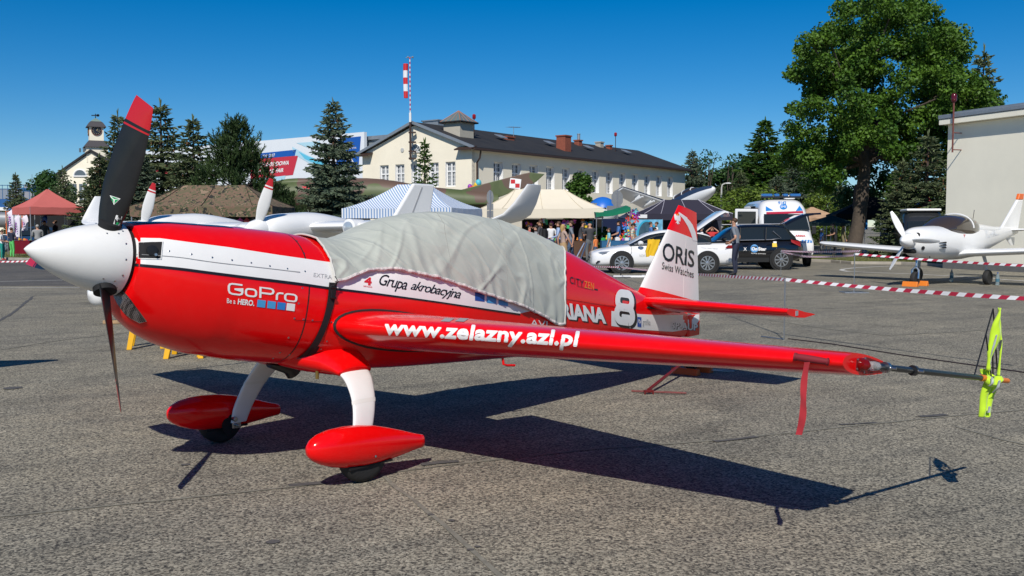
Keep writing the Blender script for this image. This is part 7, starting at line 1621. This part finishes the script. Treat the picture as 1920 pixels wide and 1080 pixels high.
# black crossover
p = G(1464, 506); bc, bb_ = car('black_crossover', 'black crossover car with raised tailgate and white lettering on its door', (p.x - 1.28, p.y + .85, 0), math.pi, KPAINT,
  [(2.12, .4, .6, .5), (2.05, .3, .85, .72), (1.8, .25, .95, .84), (1.2, .25, 1.02, .89), (.4, .25, 1.06, .89), (-.6, .25, 1.08, .89), (-1.5, .27, 1.1, .88), (-1.95, .33, 1.08, .82), (-2.1, .45, .95, .72)],
  [(1.0, 1.0, 1.04, .78, .62), (.4, 1.03, 1.48, .78, .58), (-.1, 1.04, 1.6, .78, .57), (-.9, 1.05, 1.61, .77, .56), (-1.45, 1.07, 1.56, .75, .54), (-1.85, 1.08, 1.2, .73, .52)], (1.28, -1.28), .36, 1.78, spokes=9)
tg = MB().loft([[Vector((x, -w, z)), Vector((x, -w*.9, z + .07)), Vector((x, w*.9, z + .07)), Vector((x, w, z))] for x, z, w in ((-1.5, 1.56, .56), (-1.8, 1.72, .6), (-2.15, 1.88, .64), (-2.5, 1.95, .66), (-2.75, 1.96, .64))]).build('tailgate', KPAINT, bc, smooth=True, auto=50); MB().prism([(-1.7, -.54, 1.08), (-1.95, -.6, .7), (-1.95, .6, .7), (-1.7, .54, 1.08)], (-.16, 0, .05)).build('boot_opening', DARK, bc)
for s_ in (1, -1):
    MB().prism([(-1.98, s_*.80, .82), (-1.62, s_*.895, .98), (-1.6, s_*.895, 1.08), (-1.95, s_*.82, 1.0)], (0, s_*.025, 0)).build('tail_lamp', TAILR, bc); MB().tube([(1.0, s_*.80, 1.03), (-.9, s_*.795, 1.07), (-1.3, s_*.785, 1.12), (-1.02, s_*.70, 1.38)], .014, 5).build('chrome_strip', ALLOY, bc); MB().tube([(.2, s_*.80, 1.05), (.16, s_*.69, 1.5)], .035, 5).tube([(-.72, s_*.80, 1.06), (-.76, s_*.68, 1.5)], .035, 5).build('window_pillar', KPAINT, bc); MB().tube([(.5, s_*.66, 1.60), (-1.3, s_*.62, 1.63)], .018, 6).build('roof_rail', ALLOY, bc); MB().box((0, s_*.885, .36), (1.7, .02, .16)).build('sill_trim', TRIM, bc); MB().sphere((.78, s_*.96, 1.1), (.1, .1, .08), 10).build('mirror', KPAINT, bc, smooth=True)
    for x in (.0, -.85): MB().box((x, s_*.905, .92), (.2, .02, .03)).build('door_handle', KPAINT, bc, bevel=.008)
S_BC = Surf(bb_); LW = lambda s_, q, **k: lay_text('door_lettering', s_, q, S_BC, DECALW, bc, off=.008, **k)
ball_ = lay_poly('door_emblem', circ(1414.5, 466, 7.5), S_BC, mat('emblem_blue', (.1, .3, .6), .4), bc, .007); LW('On', [(1409, 463), (1420, 463), (1420, 470), (1409, 470)], bold=.05); LW('Star', [(1421.5, 463), (1437, 464), (1437, 470), (1421.5, 470)], bold=.05); LW('Zyskaj spokojny', [(1408, 474), (1436, 475), (1436, 477), (1408, 476)], bold=.02); LW('X', [(1394, 464), (1400, 464), (1400, 470), (1394, 470)], bold=.03)
lay_poly('door_sticker', [(1448, 456), (1456, 456), (1457, 463), (1448, 463)], S_BC, TOY[1], bc, .008); lay_poly('door_sticker', [(1450, 453), (1456, 453), (1456, 456), (1450, 456)], S_BC, DECALW, bc, .009)
# dark blue car under the pink tent
p = Vector(gp(62, 56)); car('blue_hatchback', 'dark blue hatchback parked behind the pink tent table', (p.x, p.y, .1), math.pi*.94, BPAINT, [(2.0, .35, .6, .5), (1.9, .25, .8, .75), (1.2, .22, .92, .84), (0, .22, .95, .85), (-1.4, .24, .98, .84), (-1.9, .35, .95, .72)], [(1.0, .9, .95, .74, .6), (.35, .92, 1.38, .74, .54), (-.5, .94, 1.45, .74, .54), (-1.4, .96, 1.38, .72, .52), (-1.8, .97, 1.05, .7, .5)], (1.2, -1.2), .3, 1.7)
# ambulance and the van painted dark for shade
def van(name, label, loc, rz, paint, amb):
    o = thing(name, label, 'ambulance' if amb else 'van', loc, rz, None); st = [(2.75, .45, 1.0, .86), (2.68, .35, 1.12, .94), (2.35, .3, 1.30, .98), (1.75, .3, 2.05, .98), (1.35, .3, 2.48, .97), (1.0, .3, 2.62, .96), (-2.6, .3, 2.62, .96), (-2.72, .35, 2.5, .92)]; rings = []
    for x, z0, z1, hw in st:
        zc, hh = (z0+z1)/2, (z1-z0)/2; rings.append([Vector((x, hw*math.copysign(abs(math.sin(a))**.42, math.sin(a))*(1 - .06*max(0, math.cos(a))), zc + hh*math.copysign(abs(math.cos(a))**.42, math.cos(a)))) for a in [2*math.pi*j/40 for j in range(40)]])
    b = MB().loft(rings).build('body', paint, o, smooth=True, auto=40)
    ws = MB().prism([(2.29, -.86, 1.38), (2.29, .86, 1.38), (1.80, .80, 2.0), (1.80, -.80, 2.0)], (.05, 0, .03)).build('windscreen', CGLASS, o, bevel=.02)
    for s_ in (1, -1):
        for x in (1.7, -1.7): MB().lathe([(.43, 0), (.43, .02)], (x, s_*.972, .37), (0, s_, 0), 24).build('wheel_arch', TRIM, o); car_wheel(o, x, s_*.9, .36, s_, 6)
        MB().prism([(1.95, s_*.985, 1.3), (1.1, s_*.985, 1.3), (1.1, s_*.975, 1.95), (1.55, s_*.975, 1.95)], (0, s_*.012, 0)).build('side_window', CGLASS, o); MB().prism([(2.72, s_*.66, .72), (2.5, s_*.94, .74), (2.38, s_*.96, 1.08), (2.62, s_*.76, .98)], (.03, s_*.02, 0)).build('headlamp', LAMPG, o); MB().box((1.85, s_*1.12, 1.4), (.1, .18, .32)).build('mirror', TRIM, o, bevel=.03)
    MB().box((2.73, 0, .92), (.08, .9, .14)).build('grille', TRIM, o, bevel=.02); MB().box((2.72, 0, .5), (.14, 1.7, .22)).build('bumper', TRIM if not amb else mat('bumper_grey', (.05, .05, .05), .6), o, bevel=.04)
    return o, b, ws
hdg = Vector((-.08, -.997, 0)); nose = G(1482, 500); am, ab, aw = van('ambulance', 'white ambulance with blue light bar and open side door', (nose.x - hdg.x*2.6 - .1, nose.y - hdg.y*2.6, 0), math.atan2(hdg.y, hdg.x), WPAINT, True)
LB_ = mat('blue_beacon', (.02, .12, .35), .15, coat=.8)
lbar = MB().box((1.0, 0, 2.70), (.3, 1.5, .06)).build('light_bar', TRIM, am)
for y, w in ((-.55, .42), (.55, .42), (-.17, .2), (.17, .2)): MB().box((1.0, y, 2.77), (.3, w, .13)).build('beacon', LB_, lbar, bevel=.04)
MB().box((.2, .5, 2.72), (.3, .4, .16)).build('roof_vent', PW, am, bevel=.04); MB().box((-.6, .75, 2.72), (.16, .16, .14)).build('marker_lamp', mat('amber_lamp', (.6, .15, .02), .3), am, bevel=.03)
S_A = Surf(ab, aw)
AP = lambda nm, pts, m: lay_poly(nm, pts, S_A, m, am, .012, 20)
AP('red_band', [(1437, 398), (1505, 396), (1506, 400), (1437, 402)], TPR); AP('blue_corner', [(1436, 387), (1450, 395), (1436, 396)], BLUE2); AP('blue_corner', [(1499, 386), (1505, 395), (1492, 396)], BLUE2)
lay_text('unit_number', '9142', [(1459, 378), (1474, 378), (1474, 383.5), (1459, 383.5)], S_A, BLUE2, am, bold=.02, off=.015); AP('star_badge', circ(1469, 388, 5, ru=7), BLUE2); lay_text('star_badge', 'EMS', [(1464, 386), (1474, 386), (1474, 390), (1464, 390)], S_A, PW, am, off=.02)
lay_text('bonnet_lettering', 'ARMA', [(1491, 441), (1510, 441), (1510, 444.5), (1491, 444.5)], S_A, REDV, am, bold=.03, off=.015)
for k in range(4): AP('blue_check', [(1503 + 5.5*k, 450), (1507 + 5.5*k, 450), (1506 + 5.5*k, 455), (1502 + 5.5*k, 455)], BLUE2)
sdp = -1 if True else 1
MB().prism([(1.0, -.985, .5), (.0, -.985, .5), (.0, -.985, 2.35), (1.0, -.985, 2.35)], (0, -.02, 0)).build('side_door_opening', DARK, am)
dr = MB().box((1.75, -1.45, 1.35), (.08, 1.0, 1.75), rz=.35).build('open_cab_door', WPAINT, am, bevel=.04); MB().box((1.79, -1.45, 1.75), (.06, .8, .75), rz=.35).build('door_glass', CGLASS, dr, bevel=.03)
AP('blue_check', [(1400, 470), (1404, 470), (1404, 476), (1400, 476)], BLUE2)
nose = Vector(gp(1742, 39)); hd2 = Vector((-.25, -.97, 0)); dv, db, dw = van('parked_van', 'van painted dark for tree shade with sunlit white roof behind the two seater', (nose.x - hd2.x*2.6, nose.y - hd2.y*2.6, .1), math.atan2(hd2.y, hd2.x), mat('van_shade_dark', (.02, .022, .025), .3, coat=.5), False); dv.scale = (.85, .85, .82); MB().box((.3, 0, 2.60), (2.4, 1.6, .12)).build('lit_roof_cap', PW, dv, bevel=.05)  # dark body paint stands for tree shade, white cap for the lit roof
# ================================================================ people
SKIN = mat('skin', (.50, .27, .18), .55); HAIRS = {'dark': mat('hair_dark', (.018, .011, .008), .6), 'brown': mat('hair_brown', (.07, .035, .018), .6), 'blond': mat('hair_blond', (.42, .27, .10), .6), 'grey': mat('hair_grey', (.35, .34, .32), .7), 'bald': SKIN}
CL = {k: mat('cloth_' + k, c, .8, var=.12, vscale=9) for k, c in dict(grey=(.13, .135, .14), slate=(.16, .18, .21), navy=(.02, .025, .05), black=(.012, .012, .014), beige=(.40, .29, .24), tan=(.38, .25, .13), lightblue=(.32, .42, .62), aqua=(.22, .52, .62), orange=(.75, .22, .06), denim=(.06, .10, .17), white=(.7, .7, .7), pink=(.75, .10, .32), red=(.55, .04, .04), green=(.12, .55, .14), teal=(.01, .27, .22), blue=(.06, .16, .4), charcoal=(.05, .05, .055), plaid=(.45, .26, .15), khaki=(.2, .17, .09), midgrey=(.28, .28, .28), greyblue=(.13, .15, .18)).items()}
t = NT('plaid_cloth'); sx = t.n('SeparateXYZ', {0: t.tc.outputs['Object']}); a1 = t.math('GREATER_THAN', t.math('FRACT', t.math('MULTIPLY', sx.outputs[0], 8)), .55); a2 = t.math('GREATER_THAN', t.math('FRACT', t.math('MULTIPLY', sx.outputs[2], 9)), .6)
t.set('Base Color', t.mix(a2, t.mix(a1, (.62, .55, .45), (.55, .22, .08)), (.25, .38, .34))); t.set('Roughness', .8); CL['plaid'] = t.m
SHOE = mat('shoe_dark', (.03, .028, .026), .5)
def person(label, loc, face, h, top, bottom, hair='dark', pose='stand', sleeve='short', legs='long', build=1.0, shoes=SHOE, cap=None, bag=None, skirt=False, head_turn=0, lean=0, group='visitors to the fair'):
    """face: direction the person looks, radians; figure modelled 1.75 m tall looking along +x and scaled"""
    o = thing('person', label, 'person', loc, face, group); k = h/1.75; o.scale = (k, k, k)
    st = .0; arms = None
    if pose == 'walk': st = .24
    W_ = .17*build
    hipL, hipR = Vector((0, .09*build, .90)), Vector((0, -.09*build, .90)); sw = st
    kneeL, kneeR = Vector((.05 + sw*.55, .10*build, .49)), Vector((.03 - sw*.25, -.10*build, .49)); ankL, ankR = Vector((sw*.95, .10*build, .085)), Vector((-sw*1.05, -.10*build, .11 if st else .085)); toeL, toeR = ankL + Vector((.17, .01, -.045)), ankR + Vector((.16, -.01, -.055))
    heelL, heelR = ankL + Vector((-.05, 0, -.04)), ankR + Vector((-.05, 0, -.04))
    L_ = Vector((lean, 0, 0))
    shL, shR = Vector((0, W_ + .03, 1.42)) + L_, Vector((0, -W_ - .03, 1.42)) + L_
    A = {'stand': ((.02, .24, 1.13), (.09, .25, .88), (.02, -.24, 1.13), (.09, -.25, .88)), 'walk': ((-.12, .25, 1.15), (-.08, .27, .90), (.12, -.25, 1.15), (.24, -.24, .94)), 'hips': ((-.10, .30, 1.15), (.12, .20, 1.02), (-.10, -.30, 1.15), (.12, -.20, 1.02)), 'front': ((.06, .25, 1.15), (.28, .10, 1.08), (.06, -.25, 1.15), (.28, -.08, 1.08)), 'up': ((.12, .32, 1.50), (.06, .12, 1.66), (.12, -.32, 1.50), (.06, -.12, 1.66)), 'point': ((.05, .25, 1.15), (.22, .18, 1.05), (.22, -.26, 1.32), (.42, -.2, 1.40))}[pose]
    elL, wrL, elR, wrR = (Vector(q) + L_*.8 for q in A); b = build
    V = []; E_ = []; RR = []; LAB = []
    def v(p, r): V.append(Vector(p)); RR.append(r if hasattr(r, '__len__') else (r, r)); return len(V) - 1
    pel = v((0, 0, .93), (.115*b, .15*b)); wai = v((0, 0, 1.08) if True else 0, (.10*b, .135*b)); V[wai] += L_*.3; che = v(Vector((0, 0, 1.28)) + L_*.7, (.115*b, .16*b)); upc = v(Vector((0, 0, 1.41)) + L_, (.085*b, .115*b)); nk = v(Vector((.01, 0, 1.50)) + L_, .052)
    hd0 = v(Vector((.015, 0, 1.565)) + L_*1.1, (.066, .062)); hd1 = v(Vector((.02, 0, 1.64)) + L_*1.15, (.094, .076)); hd2 = v(Vector((.012, 0, 1.70)) + L_*1.15, (.075, .062))
    for q in ((pel, wai), (wai, che), (che, upc), (upc, nk), (nk, hd0), (hd0, hd1), (hd1, hd2)): E_.append(q); LAB.append('top' if q[1] in (wai, che, upc) else 'skin')
    LAB[3] = 'skin'
    for hp, kn_, an_, to_, he_ in ((hipL, kneeL, ankL, toeL, heelL), (hipR, kneeR, ankR, toeR, heelR)):
        i0 = v(hp, .095*b); i1 = v(kn_, .062*b); ic = v(kn_.lerp(an_, .3) + Vector((-.012, 0, 0)), .058*b); i2 = v(an_, .04); i3 = v(to_, (.032, .04))
        E_ += [(pel, i0), (i0, i1), (i1, ic), (ic, i2), (i2, i3)]; LAB += ['bot', 'bot', 'bot' if legs == 'long' else 'skin', 'bot' if legs == 'long' else 'skin', 'shoe']
    hands = []
    for sh, el, wr in ((shL, elL, wrL), (shR, elR, wrR)):
        i0 = v(sh, .062*b); i1 = v(el, .043*b); i2 = v(wr, .03); d = (wr - el).normalized(); i3 = v(wr + d*.07, (.024, .036)); hands.append((wr + d*.07, d, sh))
        E_ += [(upc, i0), (i0, i1), (i1, i2), (i2, i3)]; LAB += ['top', 'top', 'top' if sleeve == 'long' else 'skin', 'skin']
    me = bpy.data.meshes.new('body'); me.from_pydata(V, E_, []); bo = bpy.data.objects.new('body', me); C.objects.link(bo)
    sk = bo.modifiers.new('skin', 'SKIN'); sk.use_smooth_shade = True; su = bo.modifiers.new('sub', 'SUBSURF'); su.levels = su.render_levels = 1
    for i, s_ in enumerate(me.skin_vertices[0].data): s_.radius = RR[i]; s_.use_root = (i == 0)
    dg = bpy.context.evaluated_depsgraph_get(); m2 = bpy.data.meshes.new_from_object(bo.evaluated_get(dg)); bpy.data.objects.remove(bo)
    bm = bmesh.new(); bm.from_mesh(m2)
    mi = {'top': 0, 'bot': 1, 'skin': 2, 'shoe': 3}
    for f in bm.faces:
        c = f.calc_center_median(); best = None
        for (a_, b_), lb in zip(E_, LAB):
            pa, pb_ = V[a_], V[b_]; d = pb_ - pa; tt = max(0, min(1, (c - pa).dot(d)/d.length_squared)); dist = (c - pa - d*tt).length - (RR[a_][0]*(1-tt) + RR[b_][0]*tt)*.9
            if best is None or dist < best[0]: best = (dist, lb, tt, a_, b_)
        lb = best[1]
        if lb == 'top' and best[3] == pel and c.z < .98: lb = 'bot'
        if lb == 'top' and sleeve == 'short' and best[2] > .7 and V[best[4]] in (elL, elR): lb = 'skin'
        if lb == 'bot' and legs == 'short' and c.z < .52: lb = 'skin'
        if c.z > 1.46 + 0 and (c - V[nk]).length < .09 and c.z > 1.475: lb = 'skin'
        f.material_index = mi[lb]; f.smooth = True
    # fingers, nose and ears grown onto the body mesh
    ex = MB()
    for p, d, sh in hands:
        sd = d.cross(Vector((1, 0, 0))); sd = sd.normalized() if sd.length > .1 else Vector((0, 1, 0)); sd = d.cross(sd).normalized()
        for j, (off, ln) in enumerate(((-.026, .062), (-.009, .074), (.009, .07), (.025, .055))): ex.tube([p + sd*off, p + sd*off + d*ln*.55, p + sd*off*1.05 + d*ln*.95 + Vector((.008, 0, 0))], [.010, .0095, .007], 6)
        ex.tube([p - sd*.03 - d*.035, p - sd*.052 + d*.0, p - sd*.05 + d*.03], [.011, .0105, .008], 6)
    hc_ = V[hd1]; ex.tube([hc_ + Vector((.085, 0, .03)), hc_ + Vector((.112, 0, -.018)), hc_ + Vector((.09, 0, -.03))], [.010, .015, .008], 6)
    for s_ in (1, -1): ex.sphere(hc_ + Vector((-.005, s_*.077, -.005)), (.018, .008, .03), 8)
    em = ex.mesh('x'); bm.from_mesh(em); 
    for f in bm.faces[-len(em.polygons):] if False else []: pass
    bm.faces.ensure_lookup_table(); nf = len(bm.faces)
    for i in range(nf - len(em.polygons), nf): bm.faces[i].material_index = 2; bm.faces[i].smooth = True
    m2.materials.clear()
    for m in (CL[top], CL[bottom], SKIN, shoes): m2.materials.append(m)
    bm.to_mesh(m2); bm.free()
    bo = bpy.data.objects.new('body', m2); C.objects.link(bo); bo.parent = o
    fm_ = MB()
    for s_ in (1, -1): fm_.sphere(hc_ + Vector((.083, s_*.03, .018)), (.004, .007, .004), 6)
    fm_.box(hc_ + Vector((.085, 0, -.052)), (.008, .035, .006)).build('eyes_and_mouth', mat('face_dark', (.07, .025, .02), .5), o)
    hm = HAIRS[hair]
    if hair != 'bald':
        hr = MB().sphere(hc_ + Vector((-.030, 0, .040)), (.094, .086, .082), 14); 
        if hair == 'blond' or skirt: hr.tube([hc_ + Vector((-.05, 0, .04)), hc_ + Vector((-.075, 0, -.06)), hc_ + Vector((-.07, 0, -.2))], [.085, .09, .05], 10)
        hr.build('hair', hm, o, smooth=True)
    if cap: MB().sphere(hc_ + Vector((-.005, 0, .055)), (.103, .09, .07), 14).prism([hc_ + Vector((.08, -.06, .055)), hc_ + Vector((.17, -.04, .035)), hc_ + Vector((.17, .04, .035)), hc_ + Vector((.08, .06, .055))], (0, 0, .012)).build('cap', CL[cap], o, smooth=True)
    if skirt: MB().loft([[Vector((math.cos(a)*r1, math.sin(a)*r2, z)) for a in [2*math.pi*j/20 for j in range(20)]] for z, r1, r2 in ((1.0, .125, .16), (.9, .15, .19), (.7, .18, .21), (.5, .21, .23))], cap0=False, cap1=False).build('skirt', CL[bottom], o, smooth=True)
    if bag: MB().box(Vector((-.19, 0, 1.22)) + L_*.6, (.14, .28, .4)).build('backpack', CL[bag], o, bevel=.05, seg=3)
    return o
def pat(u, d, z=0): q = AT(u, V0, d); return (q.x, q.y, z)
LFT, RGT, TOW, AWY = math.pi, 0, -math.pi/2, math.pi/2
q = G(1379, 517)
person('man in grey short sleeved shirt and navy trousers looking into the white car boot', q, LFT*.86, 1.80, 'slate', 'navy', 'brown', 'hips', lean=.05)
person('blond woman in beige blouse and tan skirt walking past the cream tent', pat(1056, 36), RGT + .4, 1.62, 'beige', 'tan', 'blond', 'walk', skirt=True)
person('man in grey tee shirt with short hair walking beside the blond woman', pat(1071, 37), LFT*.95, 1.76, 'slate', 'denim', 'brown', 'walk', build=1.05)
person('man in light blue long sleeved shirt near the tent pole', pat(1047, 39), LFT, 1.74, 'lightblue', 'navy', 'brown', 'front', sleeve='long')
person('man in dark tee shirt with backpack near the hanging toys', pat(1013, 38), LFT*.9, 1.78, 'charcoal', 'denim', 'brown', 'stand', bag='black')
person('dark haired woman in pale grey tee shirt beside the canopy cover', pat(1005, 35), LFT, 1.58, 'midgrey', 'denim', 'dark', 'stand')
person('heavy older man in grey shirt seen from behind at the toy stall', pat(1106, 41.5), AWY + .3, 1.72, 'charcoal', 'grey', 'bald', 'point', build=1.25)
person('man in dark shirt stooping at the toys under the cream tent', pat(1088, 43.5, .09), RGT, 1.68, 'charcoal', 'denim', 'dark', 'front', lean=.1)
person('woman in white blouse looking at the hanging toys', pat(1033, 42, .09), AWY, 1.6, 'white', 'denim', 'brown', 'stand')
person('woman in red top at the end of the toy stall', pat(992, 41), RGT, 1.6, 'red', 'navy', 'dark', 'walk')
person('man in blue tee shirt behind the boy in light blue', pat(1160, 43.5, .09), LFT, 1.7, 'blue', 'charcoal', 'brown', 'front')
q = G(1117, 492); person('small boy in orange tee shirt, cap and denim shorts', q, LFT*.8, 1.17, 'orange', 'denim', 'brown', 'stand', legs='short', cap='midgrey', shoes=CL['aqua'], group='children at the fair')
person('boy in light blue printed tee shirt and white trousers', pat(1142, 42), LFT, 1.47, 'aqua', 'white', 'brown', 'stand', group='children at the fair')
person('man in plaid shirt and black cap behind the white car bonnet', pat(1187, 39.5), RGT - .4, 1.66, 'plaid', 'black', 'dark', 'stand', cap='black', build=1.1)
person('dark haired person in bright pink top behind the white car', pat(1228, 39), RGT - .3, 1.50, 'pink', 'navy', 'dark', 'front')
person('man in blue shirt standing at the printed backdrop', pat(1220, 44.5, .09), RGT, 1.66, 'blue', 'grey', 'brown', 'stand', sleeve='long')
person('man in white shirt talking to the man in blue', pat(1231, 45, .09), LFT, 1.66, 'white', 'navy', 'brown', 'stand', sleeve='long')
person('person in white cap and pale shirt behind the white car boot', pat(1316, 44), LFT, 1.5, 'white', 'grey', 'grey', 'stand', cap='lightblue')
person('person in red shirt with both arms raised to the head', pat(1335, 42), TOW, 1.52, 'red', 'navy', 'brown', 'up')
person('person in red jacket leaning out beside the open ambulance door', pat(1397, 39), TOW, 1.68, 'red', 'charcoal', 'brown', 'stand', sleeve='long')
person('man in white cap and blue shirt under the dark parasol', pat(1541, 49, .1), LFT, 1.32, 'blue', 'grey', 'grey', 'stand', cap='white')
person('person in black bending over under the dark parasol', pat(1567, 48, .1), LFT, 1.6, 'black', 'black', 'dark', 'front', lean=.12)
person('person in khaki jacket standing by the linden trunk', pat(1581, 49, .1), RGT, 1.55, 'khaki', 'khaki', 'brown', 'stand', sleeve='long')
q = G(5, 488); person('boy in white and red tee shirt with teal trousers', q, RGT, 1.36, 'white', 'teal', 'brown', 'front', shoes=CL['red'], group='children at the fair')
q = G(23, 485); person('child in navy tee shirt and bright green trousers', q, RGT + 1.2, 1.48, 'navy', 'green', 'brown', 'front', group='children at the fair')
q = G(72, 484); person('white haired man in grey jumper standing at the red table', q, AWY + .5, 1.62, 'midgrey', 'charcoal', 'grey', 'front', sleeve='long', build=1.15)
person('man in dark clothes under the pink tent', pat(83, 51, .1), TOW, 1.74, 'charcoal', 'black', 'dark', 'stand')
person('second man in dark clothes deeper under the pink tent', pat(104, 52, .1), LFT, 1.76, 'black', 'black', 'brown', 'stand')
person('person in yellow top and blue cap standing high behind the pink tent', pat(20, 58, .9), TOW, 1.7, 'tan', 'navy', 'dark', 'stand', cap='blue')
pl = MB().box(Vector(pat(20, 58)) + Vector((0, 0, .84)), (.9, .9, .06)).tube([Vector(pat(20, 58)) + Vector((-.4, -.4, 0)), Vector(pat(20, 58)) + Vector((-.4, -.4, .82))], .03, 6).tube([Vector(pat(20, 58)) + Vector((.4, -.4, 0)), Vector(pat(20, 58)) + Vector((.4, -.4, .82))], .03, 6).tube([Vector(pat(20, 58)) + Vector((.4, .4, 0)), Vector(pat(20, 58)) + Vector((.4, .4, .82))], .03, 6).tube([Vector(pat(20, 58)) + Vector((-.4, .4, 0)), Vector(pat(20, 58)) + Vector((-.4, .4, .82))], .03, 6).build('work_platform', OS, None); tag(pl, 'low orange work platform beside the orange scaffold', 'platform')
